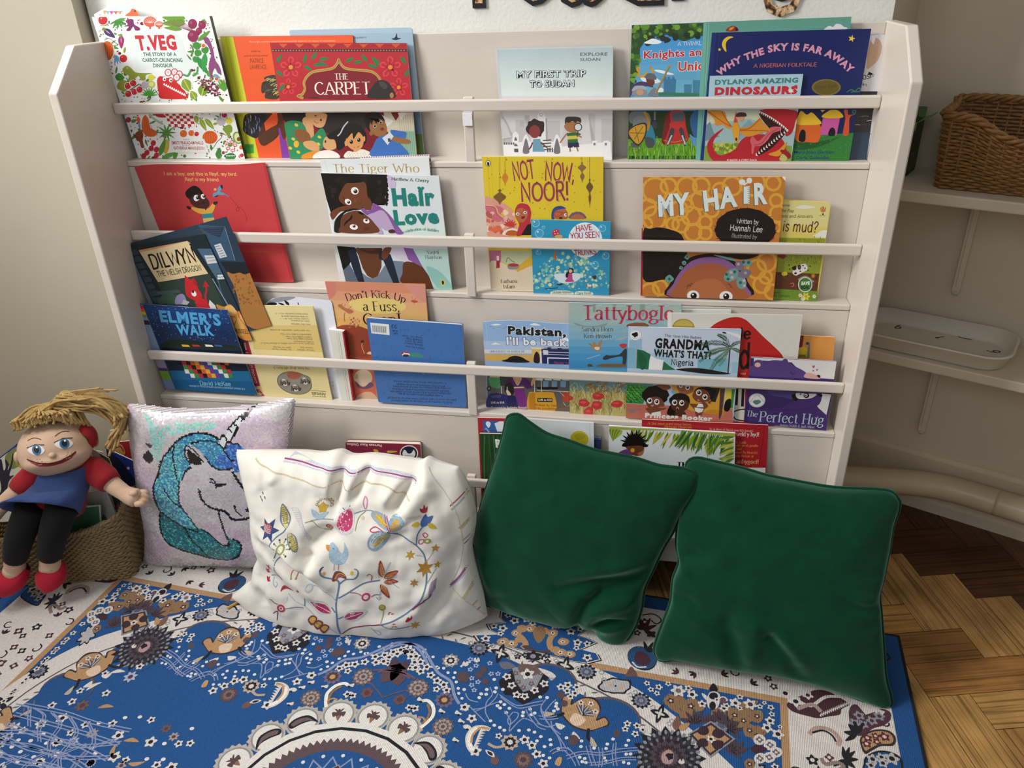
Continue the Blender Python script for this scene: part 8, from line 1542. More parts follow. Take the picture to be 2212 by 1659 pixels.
a3.s_(DKK,'1960,700 1995,650 2030,700 2005,720');a3.s_(WHT,'1960,850 1940,790 1960,730 2000,715 2045,740 2045,800 2020,850');a3.e(DKK,1995,752,36,28);a3.e(DKK,1988,830,26,34);a3.s_(WHT,'1900,730 1940,750 1950,790 1920,770');a3.s_(WHT,'2050,760 2090,760 2110,790 2060,800');a3.e('#6b4f58',2070,790,26)
fw(a3,1715,710,56,WHT,'#7d6f66',6)
for x,y,r in ((1825,740,42),(1905,815,34),(2078,850,34),(2166,806,44),(1795,690,30),(1560,680,28),(1497,700,24),(1466,650,24),(1545,730,24),(1635,655,24),(2205,850,22)): fw(a3,x,y,r)
fw(a4,375,690,42,WHT,'#4f3a44',6)
for x,y,r in ((275,682,32),(305,640,22),(440,705,20),(512,710,22),(520,755,20),(508,800,32),(488,848,36),(560,890,40),(575,840,16),(470,680,16),(215,700,24),(150,660,18)): fw(a4,x,y,r)
for x,y in ((437,927),(507,962),(548,1012),(440,1052),(502,1046)): a4.blob(WHT,x,y,42,10,.06,x,36);fw(a4,x,y,24,'#6a6268',WHT,4)
a4.leaf(MAR,375,990,115,54,0)
for k in range(26): Y = 440-k*30;fX = 790;(flw(fX*10,Y*10,80) if k > 5 else None)
# blue field: blossoms, dots, woven lattice, curls
for x,y,r in ((780,680,32),(836,664,34),(906,682,32),(830,712,30),(892,730,32),(856,757,28),(1310,972,30),(1387,990,30),(1292,1015,28),(1432,1022,28),(1372,1055,30),(70,930,40),(20,840,36),(492,1100,42),(550,1145,40),(588,1215,40),(640,1290,42),(285,1070,28),(100,1190,48)): fw(a3,x,y,r)
for x,y,r in ((1430,676,26),(1440,627,34),(1505,600,34),(1562,580,34),(1622,586,34),(1655,620,34),(1690,665,34),(1740,705,34),(1650,710,34),(1692,740,34),(1772,770,34),(1822,815,36),(1876,846,36),(1818,882,30),(1898,890,34),(2040,1025,38),(1645,1035,34),(2098,1115,36),(1150,932,30)): fw(a2,x,y,r)
for x,y in ((60,460),(105,510),(60,540),(215,490),(70,610),(120,640),(70,665),(90,705),(225,575),(280,575)): fw(a3,x,y,22,'#a8b0c8',BLU)
for x,y,r in ((165,545,28),(125,585,30),(180,635,28),(10,600,44),(780,745,30),(808,812,28),(880,1105,42),(1225,1050,28)): a3.blob('#5a4a50',x,y,r,9,.1,x)
dots = '190,700 265,688 318,700 145,735 185,738 255,720 130,765 615,760 670,765 300,798 330,820 275,830 297,848 345,885 370,850 535,856 572,888 545,900 480,882 476,910 745,810 740,835 755,856 725,872 220,950 250,985 295,1003 330,1025 447,1027 525,1023 570,1040 780,1008 825,1085 620,1075 695,1100 590,1110 650,1155 700,1140 760,1170 945,1110 940,1155 1045,1168 1150,1135 1195,1095 1140,1170 1300,1145 1318,1105 930,1240 970,1250 950,1275 980,1282 1125,1245 1140,1270 1300,1215 1335,1215 1280,1280 1320,1290 640,1225 690,1245 10,700 250,620'
for q in dots.split(): x,y = map(float,q.split(','));a3.e('#dcdadc',x,y,15,12)
for q in '1790,625 1820,705 1875,715 1910,750 1965,750 1955,790 1975,825 1990,875 1995,915 2020,955 1710,585 1665,550 1610,545 1560,555 1465,520 1395,555 1295,605 1250,600'.split(): x,y = map(float,q.split(','));a2.e('#dcdadc',x,y,13,11)
a2.c(LAV,20,'1350,600 1480,540 1600,520 1700,550 1760,640 1830,750 1930,820 1960,930 2000,1000')
for q in ('60,840 110,890 180,960','215,680 235,740 190,800 180,880 210,940','20,730 50,780 120,800','70,860 180,840 260,770 280,730','90,880 200,830 280,800','290,740 360,790 440,830 540,810 640,790','300,760 380,820 450,850 540,835 640,815','330,870 380,950 370,1030 440,960 490,930 560,960','400,880 360,930 370,980 430,930 440,890 400,880','500,860 540,930 600,1000 660,1020','530,850 570,920 620,980 690,1000','620,830 640,900 700,1000 760,1080 790,1180','660,780 620,850 650,930 720,1020 780,1100 820,1170','740,780 690,830 640,900','750,910 690,920 600,910','760,930 690,940 610,935','590,970 680,1000 740,980','700,950 720,1010 780,1060','690,1200 740,1170 830,1170 880,1210','710,1215 760,1190 830,1190','800,1180 860,1240 900,1310','830,1160 890,1220 930,1310','980,1150 1000,1220 1030,1310','1010,1145 1030,1220 1060,1310','1080,1160 1090,1240 1080,1320','1110,1165 1115,1240 1105,1320','1200,1130 1190,1220 1200,1310','1220,1120 1215,1220 1230,1310','820,1230 950,1195 1100,1205 1250,1175 1390,1165','830,1255 960,1215 1100,1225 1250,1200 1400,1185','1000,1285 1130,1275 1260,1245 1380,1240','1010,1305 1130,1295 1260,1265 1380,1262'): a3.c(LAV,9,q)
ros(a3,480,1260,80,['#5d4a4c','#7d6560','#4f3f42'],10);ros(a3,375,1120,74,['#b8a898',DKK,WHT],9);a3.c('#b0a090',22,'200,1130 260,1160 330,1150')
a3.c(WHT,34,'215,1020 160,1000 90,1010 40,1070 45,1150 80,1200');a3.c('#b8936a',20,'210,1015 150,1005 95,1030 60,1090 65,1150')
for k in range(7): a3.p(WHT,[(80+k*8,1170-k*22),(130+k*10,1150-k*20),(90+k*9,1140-k*22)])
a3.s_('#6d5552','220,1250 260,1230 290,1260 270,1300 230,1290');a3.s_(WHT,'180,1180 240,1200 250,1240 200,1220');a3.s_(DKK,'195,1190 230,1205 235,1228 205,1215')
a3.s_('#b8936a','730,1290 760,1240 790,1250 770,1310');a3.s_(WHT,'0,990 40,980 70,1010 30,1020')
for x,y,A in ((110,470,0),(20,500,40),(1740,1280,0)): a3.s_(WHT,[(x-26,y),(x-10,y-26),(x,y-6),(x+12,y-26),(x+26,y+2),(x,y+16)])
for x,y,r in ((1670,872,88),(1868,1180,88),(1280,800,0)): (ros(a2,x,y,r,['#6a5a58','#a39490','#6a5a58','#a39490','#5d4c4c'],11) if r else None)
ros(a2,1880,968,74,['#6d6680','#4f3f44','#c29a60'],10);ros(a2,1525,965,50,['#6b4f50','#5a3f42'],6);ros(a2,1930,655,66,['#8d8a88',WHT,DKK,WHT],9);a2.c(WHT,16,'2010,705 2040,680 2090,665');a2.blob('#5a4a50',2020,785,40,9,.1,3)
a2.c('#6f5456',9,'1390,950 1440,930 1520,905 1580,890')
a2.blob('#5f4a50',1510,770,70,12,.16,4,76);a2.s_('#54404a','1440,690 1490,640 1540,690 1580,730 1500,720');a2.c('#6d5560',16,'1350,745 1420,735 1490,740 1580,760 1650,800');
a2.c('#ece6de',26,'1705,975 1750,975 1790,1020 1790,1090 1750,1140 1690,1190');a2.c('#8d6f50',18,'1745,1000 1765,1060 1740,1120 1700,1160');a2.c(TAN,14,'1670,1105 1710,1110 1730,1140')
for x,y,A in ((1860,1060,0),(1990,1075,30),(2015,1140,20),(2060,1190,0),(1970,1290,0),(1690,970,0)): a2.s_(WHT,[(x-28,y),(x-12,y-26),(x+8,y-10),(x+30,y+4),(x+6,y+16),(x-6,y+6)]);a2.e(DKK,x+2,y+12,12,8)
a2.c('#ece6de',30,'2140,1190 2090,1240 2080,1310 2110,1370');a2.c('#b8936a',18,'2150,1200 2105,1250 2095,1310')
for i in range(420):                                              # filler over the far blue field
    x = R.uniform(330,790);y = R.uniform(-30,330);r = R.choice([9,10,13,5])
    if ((x/745)**2+(y/470)**2) > .93 or math.hypot(x,y) < 300 or (x < 560 and y > 120) or not free(x,y,r+3): continue
    pts.append((x,y,r+2));c_ = R.random()
    if r == 5: S.append(('e','#dcdadc',[x*10,y*10,48,0,0,40]))
    elif c_ < .6: flw(x*10,y*10,r*10,WHT,DKK)
    elif c_ < .8: flw(x*10,y*10,r*12,R.choice(['#a39490','#6d5552','#a8b0c8']),'#4f3f42',7)
    else: A = R.uniform(0,6.28);S.append(('s',R.choice([WHT,TAN,'#6d5552']),P10([(x+18*math.cos(A),y+18*math.sin(A)),(x+5*math.cos(A+1.3),y+5*math.sin(A+1.3)),(x-16*math.cos(A+.5),y-16*math.sin(A+.5)),(x+6*math.cos(A-1.9),y+6*math.sin(A-1.9))],10)))
for q in range(5):
    for s_ in (0,7): S.append(('c',LAV,26,P10([(480+q*50+s_,60-q*25),(520+q*45+s_,20-q*20),(520+q*50+s_,-40-q*10),(570+q*45+s_,-80)],10)));S.append(('c',LAV,26,P10([(470,50-q*34+s_),(560,20-q*26+s_),(640,30-q*30+s_),(740,10-q*24+s_)],10)))
# centre: ring of white lobes with buds and paisleys round a dark circle
LB2 = []
nl = 20
for k in range(nl):
    A = PI/2-2*PI*(k)/nl;r0 = 232;X,Y = r0*math.cos(A),r0*math.sin(A);lobes = 34
    P = []
    for i in range(36):
        t = 2*PI*i/36;rr = (lobes+(5 if i % 2 else 0) if math.cos(t-A) > -.2 else lobes);P.append((X+rr*math.cos(t)*1.05,Y+rr*math.sin(t)*1.05))
    base.append(('p','#b5ada4',P10(P,10)));LB2.append((A,X,Y))
for A,X,Y in LB2: base.append(('e','#8d8d90',[X*10,Y*10,320,0,0,320]));base.append(('e','#ded9d4',[X*10,Y*10,285,0,0,285]))
circ('#ded9d4',214)
for k,(A,X,Y) in enumerate(LB2):
    ca,sa = math.cos(A),math.sin(A)
    def m(t): return [(X+px*sa+py*ca,Y-px*ca+py*sa) for px,py in [tuple(float(v) for v in q.split(',')) for q in t.split()]]
    if k % 5 in (2,3): sg = 1 if k % 5 == 2 else -1;base.append(('s',DKK,P10(m(' '.join('%d,%d' % (sg*a_,b_) for a_,b_ in ((-30,-14),(-14,10),(12,12),(28,2),(24,-10),(4,-6),(-16,-6)))),10)));base.append(('s','#6d5a5c',P10(m(' '.join('%d,%d' % (sg*a_,b_) for a_,b_ in ((-22,-8),(-10,6),(10,8),(23,1),(19,-6),(2,-2),(-12,-3)))),10)))
    else:
        for q in ('0,14 6,0 0,-14 -6,0','-14,6 -2,4 -10,-6','14,6 2,4 10,-6','-10,14 -2,4 -4,12','10,14 2,4 4,12'): base.append(('s','#5a4648',P10(m(q),10)))
        base.append(('s','#8d6a50',P10(m('-4,-4 4,-4 0,-16'),10)))
circ(DKK,201);circ('#ded9d4',194)
P = []
for i in range(160): t = 2*PI*i/160;P.append(((176 if i % 2 else 166)*math.cos(t),(176 if i % 2 else 166)*math.sin(t)))
base.append(('p','#5f4d52',P10(P,10)));circ(BLU,148)
for rr,n in ((120,22),(92,18)):
    P = []
    for i in range(n*2+1): t = PI*i/n;q = rr+(12 if i % 2 else -12);P.append((q*math.cos(t),q*math.sin(t)))
    base.append(('l',LAV,30,P10(P,10)))
for k in range(22): t = 2*PI*k/22;base.append(('e','#dcdadc',[1360*math.cos(t),1360*math.sin(t),38,0,0,38]))
for k in range(18):
    t = 2*PI*k/18;X,Y = 106*math.cos(t),106*math.sin(t);base.append(('p','#8d8f98',P10([(X-11,Y),(X,Y-11),(X+11,Y),(X,Y+11)],10)));base.append(('p','#4a3238',P10([(X-8,Y),(X,Y-8),(X+8,Y),(X,Y+8)],10)));base.append(('e','#dcdadc',[780*math.cos(t+.17),780*math.sin(t+.17),38,0,0,38]))
circ('#d6cfca',50);circ('#6d5552',40)
for k in range(8): t = PI*k/4;flw(280*math.cos(t),280*math.sin(t),90,S_=base)
# lay it out
body = MB();body.box((-RW,-RL,0),(RW,RL,RT),'#141418',bev=.002);body.build('rug_binding',mat('dark_binding',None,.95,.1,300,vcol=True),rug)
top = MB();art(top,base,lambda x,y,l: (x,y,RT+.0001+l),eps=1.2e-5)
q = MB();art(q,S,lambda x,y,l: (x,y,RT+.0007+l),eps=1.2e-5)
for sx in (1,-1):
    for sy in (1,-1): top.add([(x*sx,y*sy,z) for x,y,z in q.v],[f if sx*sy > 0 else f[::-1] for f in q.f]);top.c[-len(q.f):] = q.c
top.build('printed_pile',rug_mat(),rug)
# ---------------------------------------------------------------- right-hand wall: shelves, brackets, pipe, tray, baskets
def wallframe(a,off,z,name,label,cat,group=None):
    X = RU;Y = RN;Z = Vector((0,0,1));m = Matrix((X,Y,Z)).transposed().to_4x4();m.translation = rw(a,-off,z)
    return thing(name,label,cat,group=group,mtx=m)
M['alcove_shelf'] = mat('worn_shelf_paint','#d3c9b4',.45,.05,8,.15,50)
def shelf(z,depth,th,label):
    t = wallframe(0,0,z,'wall_shelf',label,'shelf')
    b = MB();b.box((-.175,-depth,-th),(1.3,.012,0));bevel(b.build('board',M['alcove_shelf'],t),.003)
    for x in (.014,.62):
        b = MB();pts = [(x,0,-th-.001),(x,0,-.29)]
        b.box((x-.009,-.006,-.285),(x+.009,.0118,-th));b.tube([(x,-.007,-.279),(x,-.003,-.288)],[.009,.006],8)
        b.box((x-.007,-depth*.75,-th-.012),(x+.007,0,-th));b.tube([(x,-.004,-.27),(x,-.004,-th)],.0045,6)
        bevel(b.build('bracket',M['wall_alcove'],t),.003)
    return t
shelf(.913,.235,.024,'upper cream painted shelf on the alcove wall, under the wicker basket')
shelf(.52,.198,.024,'lower cream painted shelf on the alcove wall, under the white tray')
b = MB();p0 = [(.82,.384),(.93,.384),(1.08,.384),(1.15,.377),(1.21,.358),(1.28,.322),(1.36,.281),(2.0,-.04)]
b.tube([(x,y,.118) for x,y in spline(p0,6)],.034,24);tag(b.build('heating_pipe',mat('painted_pipe','#c9b797',.35,.05,9,.1,40),smooth=True),'thick cream painted heating pipe running low along the alcove wall','pipe')
# white plastic tray with handwritten digits
M['tray'] = mat('white_plastic','#dcd6c6',.35,.03,20)
t = wallframe(.003,.095,.5204,'plastic_tray','shallow white plastic tray with rounded corners and handwritten digits on the lower shelf','tray')
def rrect(hx,hy,r,n=8):
    out = []
    for cx,cy,a0 in ((hx-r,hy-r,0),(-hx+r,hy-r,90),(-hx+r,-hy+r,180),(hx-r,-hy+r,270)):
        for k in range(n+1): a = math.radians(a0+90*k/n);out.append((cx+r*math.cos(a),cy+r*math.sin(a)))
    return out
b = MB();prof = [(.150,.080,.0,.045),(.156,.086,.004,.05),(.166,.094,.034,.055),(.170,.098,.036,.058),(.170,.098,.039,.058),(.164,.092,.040,.054),(.154,.084,.008,.05),(.146,.078,.004,.045)]
rings = [[(x,y,z) for x,y in rrect(hx,hy,r)] for hx,hy,z,r in prof];n = len(rings[0]);vs = [p for q in rings for p in q]
fs = [(i*n+k,i*n+(k+1) % n,(i+1)*n+(k+1) % n,(i+1)*n+k) for i in range(len(rings)-1) for k in range(n)]+[list(range(n))[::-1],[(len(rings)-1)*n+k for k in range(n)]]
b.add(vs,fs);o = b.build('tray_body',M['tray'],t);o.data.polygons.foreach_set('use_smooth',[len(p.vertices) == 4 for p in o.data.polygons])
b = MB();ink = '#2c2926'
for ch,x,y,s,rot,c in (('9',-.092,.092,.030,165,ink),('3',-.097,-.006,.030,150,ink),('7',.006,.077,.022,150,ink),('0',.056,.112,.034,90,ink),('6',.128,.062,.028,120,ink),('7',.078,-.006,.03,20,'#8f8a9a'),('l',.127,-.036,.018,10,ink)):
    v,f = skel(ch,'M',.1);mx = sum(p[0] for p in v)/len(v);my = sum(p[1] for p in v)/len(v);a = math.radians(rot)
    b.add([(x+((p[0]-mx)*math.cos(a)-(p[1]-my)*math.sin(a))*s,y-.03+((p[0]-mx)*math.sin(a)+(p[1]-my)*math.cos(a))*s,.0044) for p in v],f,c)
b.build('handwriting',M['printmatt'],t)
# wicker basket with a dipped front rim
M['wicker'] = mat('willow_wicker','#8f6535',.55,.35,60,.3,300,stretch=(1,1,3))
def woven(name,parent,outline,zrim,rows,m,amp,per,rowh,inset=.006,strand=None):
    """basket wall woven round upright stakes: each row bows in front of and behind the stakes by turns"""
    N = len(outline);L = [0]
    for i in range(N): L.append(L[-1]+math.dist(outline[i],outline[(i+1) % N]))
    ns = int(L[-1]/per)*2;b = MB();seg = ns*3
    def at(d,flare):
        d %= L[-1];i = 0
        while d > L[i+1]: i += 1
        q = (d-L[i])/(L[i+1]-L[i]);a,c = outline[i],outline[(i+1) % N];tx,ty = (c[0]-a[0]),(c[1]-a[1]);l = math.hypot(tx,ty);return a[0]+tx*q,a[1]+ty*q,ty/l,-tx/l
    for r in range(rows):
        pts = [];f = r/(rows-1)
        for k in range(seg):
            d = L[-1]*k/seg;x,y,nx,ny = at(d,0);z = f*zrim(x,y)
            o = amp*math.sin(PI*ns*k/seg+PI*(r % 2))+.012*f
            pts.append((x+nx*o,y+ny*o,z+rowh*.5))
        b.tube(pts,strand or rowh*.52,5,closed=True)
    return b.build(name,m,parent,smooth=True),at,L[-1]
t = wallframe(.16,.10,.9135,'wicker_basket','brown wicker basket with a dipped front rim on the upper shelf','basket')
out = [(-.205,-.084),(.2,-.084),(.215,-.07),(.215,.07),(.2,.084),(-.205,.084),(-.215,.07),(-.215,-.07)]
def zr(x,y):
    if y < -.06: return .145-.045*math.exp(-((x+.03)/.11)**4)
    return .145+.012*(y > .06)
o_,at,LL = woven('woven_wall',t,out,zr,22,M['wicker'],.0028,.030,.0062)
b = MB()
for k in range(46):
    d = LL*k/46;x,y,nx,ny = at(d,0);b.tube([(x,y,0),(x+nx*.012,y+ny*.012,zr(x,y))],.0026,6)
b.build('stakes',M['wicker'],t,smooth=True)
for ph in range(3):
    b = MB();pts = []
    for k in range(240):
        d = LL*k/240;x,y,nx,ny = at(d,0);a = 2*PI*k/12+ph*2*PI/3;pts.append((x+nx*(.012+.005*math.cos(a)),y+ny*(.012+.005*math.cos(a)),zr(x,y)+.004+.005*math.sin(a)))
    b.tube(pts,.0045,6,closed=True);b.build('rim_braid',M['wicker'],t,smooth=True)
b = MB();b.prism([(x*.97,y*.97) for x,y in out],0,.004,f=lambda v: Vector((v.x,v.z,v.y)));b.build('base',M['wicker'],t)
# small open carton behind the unit's edge
t = wallframe(-.155,.062,.9135,'carton','small dark green and yellow carton with open flaps on the upper shelf','box')
M['carton'] = mat('printed_card',None,.5,.05,40,vcol=True)
b = MB();g = '#3f4f2c'
for a_,c_,col in (((-.028,-.04,0),(.028,-.0385,.115),'#c9a22f'),((-.028,.0385,0),(.028,.04,.115),g),((-.028,-.04,0),(-.0265,.04,.115),g),((.0265,-.04,0),(.028,.04,.115),g),((-.028,-.04,0),(.028,.04,.002),g)): b.box(a_,c_,col)
art(b,[('p','#2d3a20',[10,0,280,0,280,1150,120,700]),('p','#2d3a20',[-280,0,-180,0,-60,600,-280,300])],lambda x,y,l: (x,-.0402-l,y))
for k in range(6): b.add([(.0283,-.03+k*.005,.01),(.0283,-.028+k*.005,.01),(.0283,-.028+k*.005,.05),(.0283,-.03+k*.005,.05)],[(0,1,2,3)],'#8f9a86')
b.build('carton_body',M['carton'],t)
for s_,P in (('flap',[(.028,-.04,.115),(.028,.04,.115),(.052,.036,.128),(.052,-.034,.128)]),('flap',[(-.028,.04,.115),(.028,.04,.115),(.026,.055,.135),(-.024,.055,.135)]),('flap',[(-.028,-.04,.115),(.028,-.04,.115),(.030,-.052,.100),(-.026,-.054,.101)])):
    b = MB();b.add(P+[(x,y,z+.0012) for x,y,z in P],[(0,1,2,3),(7,6,5,4),(0,4,5,1),(1,5,6,2),(2,6,7,3),(3,7,4,0)],'#5f8a3a' if s_ and P[0][1] < 0 else '#4a6a38');b.build('flap',M['carton'],t)
# ---------------------------------------------------------------- seagrass basket and the rag doll sitting on its rim
BA = Vector((-.88,-.127,0));BX = Vector((.9705,.241,0)).normalized();BY = Vector((-.241,.9705,0)).normalized()
BM = Matrix((BX,BY,Vector((0,0,1)))).transposed().to_4x4();BM.translation = BA+Vector((0,0,.0066))
t = thing('seagrass_basket','woven seagrass basket full of books in the left corner, under the doll','basket',mtx=BM)
M['seagrass'] = mat('seagrass','#8f7b57',.8,.35,90,.4,400,stretch=(1,1,2))
out = [(-.345,0),(-.012,0),(0,.012),(-.004,.148),(-.016,.16),(-.345,.16),(-.355,.148),(-.355,.012)]
def zs(x,y):
    e = max(0,(x+.14)/.14);e2 = max(0,(-.27-x)/.14);return .150+.042*min(1,max(e,e2))**2
o_,at,LL = woven('woven_wall',t,out,zs,24,M['seagrass'],.0022,.017,.0066,strand=.0040)
for ph in range(2):
    b = MB();pts = []
    for k in range(300):
        d = LL*k/300;x,y,nx,ny = at(d,0);a = 2*PI*k/6+ph*PI;pts.append((x+nx*(.012+.0035*math.cos(a)),y+ny*(.012+.0035*math.cos(a)),zs(x,y)+.004+.0035*math.sin(a)))
    b.tube(pts,.0042,6,closed=True);b.build('rim_braid',M['seagrass'],t,smooth=True)
b = MB();b.prism([(x*.99-.002,y*.98+.0016) for x,y in out],0,.004,f=lambda v: Vector((v.x,v.z,v.y)));b.build('base',M['seagrass'],t)

d = thing('rag_doll','rag doll with tousled yellow yarn hair, red shirt, blue dress and red shoes','doll',mtx=BM)
M['skin'] = mat('doll_skin_cloth','#cfae93',.9,.06,30,.25,500,sheen=.2)
M['red_felt'] = mat('red_felt','#9c1a24',.95,.10,120,.3,500,sheen=.3);M['denim'] = mat('blue_felt','#34487a',.95,.10,120,.3,500,sheen=.3)
M['black_knit'] = mat('black_knit','#08080a',.95,.1,200,sheen=.1);M['shoe'] = mat('crimson_felt','#b01630',.95,.08,120,.3,500,sheen=.3)
M['yarn'] = mat('yellow_yarn','#b3945c',.9,.2,70,.3,600);M['flat'] = mat('stitched_features',None,.6,.03,50,vcol=True)
HC = Vector((-.088,.022,.386));F = Vector((.34,-.87,.36)).normalized();Rr = F.cross(Vector((0,0,1))).normalized();U = Rr.cross(F).normalized()
HM = Matrix((Rr,-F,U)).transposed().to_4x4();HM.translation = HC          # x right (viewer's right), -y forward, z up
b = MB();P = [];nu,nv = 40,28
for i in range(nu):
    r = []
    for j in range(nv+1):
        a,q = 2*PI*i/nu,PI*j/nv;v = Vector((math.cos(a)*math.sin(q),math.sin(a)*math.sin(q),-math.cos(q)))
        k = 1.0
        if v.z < -.05: k = 1+.16*max(0,-v.y)*math.exp(-((v.z+.42)/.28)**2)            # jaw pushed forward
        k -= .10*max(0,-v.y)**2*math.exp(-((v.z+.16)/.07)**2)                          # mouth crease
        r.append(HM @ Vector((v.x*.079*k,v.y*.071*k,v.z*.070*(1 if v.z > 0 else .93))))
    P.append(r)
b.grid(P,wrapu=True)
for s_ in (-1,1): b.ball(HM @ Vector((s_*.080,.012,-.004)),.010,.012,.017,12,8)
hd = b.build('head',M['skin'],d,smooth=True)
tree = BVHTree.FromPolygons([p for r in P for p in r],[(i*(nv+1)+j,i*(nv+1)+j+1,((i+1) % nu)*(nv+1)+j+1,((i+1) % nu)*(nv+1)+j) for i in range(nu) for j in range(nv)])
def on(x,z,l):
    o = HM @ Vector((x,-.2,z));h = tree.ray_cast(o,-(HM.to_3x3() @ Vector((0,-1,0))));n = h[1]
    if n.dot(F) < 0: n = -n
    return h[0]+n*l
def patch(pts,col,mb,l):
    n = len(pts);cx = sum(p[0] for p in pts)/n;cz = sum(p[1] for p in pts)/n;rings = []
    for k in (1,.66,.33): rings.append([on(cx+(x-cx)*k,cz+(z-cz)*k,l) for x,z in pts])
    vs = [p for r in rings for p in r]+[on(cx,cz,l)]
    mb.add(vs,[(r*n+i,r*n+(i+1) % n,(r+1)*n+(i+1) % n,(r+1)*n+i) for r in range(2) for i in range(n)]+[(2*n+i,2*n+(i+1) % n,3*n) for i in range(n)],col)
def ell(cx,cz,rx,rz,a=0,n=18): return [(cx+rx*math.cos(k*2*PI/n)*math.cos(a)-rz*math.sin(k*2*PI/n)*math.sin(a),cz+rx*math.cos(k*2*PI/n)*math.sin(a)+rz*math.sin(k*2*PI/n)*math.cos(a)) for k in range(n)]
for s_ in (-1,1):
    b = MB();x = .028*s_;z = .012
    patch(spline([(x-.017,z-.003),(x-.006,z+.011),(x+.008,z+.012),(x+.018,z+.003),(x+.006,z-.010),(x-.008,z-.011)],4,True),'#e9e6e0',b,.0008)
    patch(ell(x-.001,z,.0095,.0115),'#3f6f96',b,.0012);patch(ell(x-.001,z+.001,.0055,.007),'#0f1216',b,.0016);patch(ell(x-.003,z+.006,.002,.0024),'#ffffff',b,.002)
    b.tube([on(x+k*.006,z+.0125-abs(k)*.0015,.001) for k in (-3,-2,-1,0,1,2,3)],.0009,5,'#2a2422');b.build('eye',M['flat'],hd,smooth=True)
    b = MB();b.tube([on(x+k*.007,z+.027-.0012*k*k+s_*k*.0006,.0008) for k in (-2,-1,0,1,2)],.0008,5,'#6a4a36')
    for q in range(7): b.ball(on(x*1.05+random.uniform(-.009,.009),-.012+random.uniform(-.005,.004),.0003),.0009,nu=6,nv=4,col='#8f5f45')
    b.build('brow',M['flat'],hd,smooth=True)
b = MB();b.ball(on(0,-.008,.003),.0075,.007,.0065,14,10);b.build('nose',M['skin'],hd,smooth=True)
b = MB();lip = [(-.046,-.012),(-.028,-.0195),(0,-.0225),(.028,-.018),(.052,-.004)];lo = [(.052,-.006),(.032,-.024),(0,-.0295),(-.030,-.0255),(-.046,-.015)]
up = resample(lip,16);dn = resample(lo[::-1],16);vs = []
for k in range(17): vs += [on(up[k][0],up[k][1],.0012),on(dn[k][0],dn[k][1],.0014)]
b.add(vs,[(2*k,2*k+1,2*k+3,2*k+2) for k in range(16)],'#84151d');b.tube([on(x,z,.0015) for x,z in up],.0009,5,'#3f0d12');b.build('mouth',M['flat'],hd,smooth=True)
# hair: fringe strands from the crown and a swept-over ponytail
b = MB();R = random.Random(4)
def strand(pts,r=.0030): b.tube(spline(pts,5),r,6)
for k in range(64):
    a = -2.75+2.6*k/63;hx,hy = math.cos(a),math.sin(a)                     # round the forehead, left to right
    e_ = HM @ Vector((hx*(.072+.022*max(0,-hx)),hy*.060,(.067-.034*max(0,-hx)**2)+R.uniform(-.006,.004)));j = Vector((R.uniform(-.006,.006),R.uniform(-.006,.006),R.uniform(-.004,.006)))
    mid = HM @ Vector((hx*.066,hy*.052,.072));top = HM @ Vector((.012+R.uniform(-.012,.012),.020+R.uniform(-.012,.012),.098+R.uniform(-.008,.006)))
    strand([e_,e_*.5+mid*.5+j+Vector((0,0,.010)),mid+j+Vector((0,0,.012)),top+j,Vector((-.03,.055,.470))+j])
tip0 = Vector((-.012,.060,.452))
for k in range(96):
    q = R.random();sp = R.uniform(-1,1);base_ = HM @ Vector((R.uniform(-.07,.03),R.uniform(-.03,.05),R.uniform(.066,.088)))
    crest = Vector((R.uniform(-.055,.0),R.uniform(.03,.075),.490+R.uniform(-.015,.022)));out_ = Vector((.045+.030*(1-abs(sp)),.060+R.uniform(-.02,.025),.445+sp*.030));end = Vector((.050+.028*sp+R.uniform(-.014,.010),.055+R.uniform(-.03,.03),.405+sp*.048+R.uniform(-.012,.008)))
    strand([base_,crest*.6+base_*.4+Vector((0,0,.012)),crest,out_*.6+crest*.4+Vector((.0,0,.014)),out_,end],R.choice([.0026,.003,.0033]))
for k in range(8): s0 = Vector((-.03+R.uniform(-.03,.03),.05,.500));strand([s0,s0+Vector((.03,0,.018)),s0+Vector((.07+R.uniform(0,.03),0,.012+R.uniform(-.01,.014)))],.0018)
b.build('yarn_hair',M['yarn'],d,smooth=True)
b = MB();P = []
for i in range(24):
    a = 2*PI*i/24;P.append([Vector((-.018+.020*math.cos(a)*k,.040+s_,.402+.030*math.sin(a)*k)) for s_,k in ((-.018,.5),(-.012,.95),(0,1.0+.12*(i % 2)),(.012,.95),(.018,.5))])
b.grid(P,wrapu=True);b.build('hair_tie',M['red_felt'],d,smooth=True)
# body
def loft(rings,n=28):
    P = []
    for i in range(n):
        a = 2*PI*i/n;P.append([c+x*math.cos(a)+y*math.sin(a) for c,x,y in rings])
    return P
V = Vector
b = MB();b.grid(loft([(V((-.095,.030,.345)),V((.010,0,0)),V((0,.008,0))),(V((-.095,.028,.340)),V((.045,0,0)),V((0,.030,0))),(V((-.095,.024,.325)),V((.064,0,.004)),V((0,.040,0))),(V((-.10,.018,.29)),V((.060,0,0)),V((0,.042,0))),(V((-.11,.012,.25)),V((.058,0,0)),V((0,.044,0))),(V((-.115,.008,.21)),V((.050,0,0)),V((0,.04,0))),(V((-.115,.008,.205)),V((.005,0,0)),V((0,.005,0)))]),wrapu=True)
for pts,rs in (([(-.05,.026,.325),(-.018,.022,.318),(.010,.008,.300),(.022,.000,.291)],[.030,.034,.031,.027]),([(-.140,.026,.322),(-.165,.020,.310),(-.185,.006,.296),(-.194,.000,.288)],[.028,.031,.029,.026])): b.tube(pts,rs,18)
b.build('shirt',M['red_felt'],d,smooth=True)
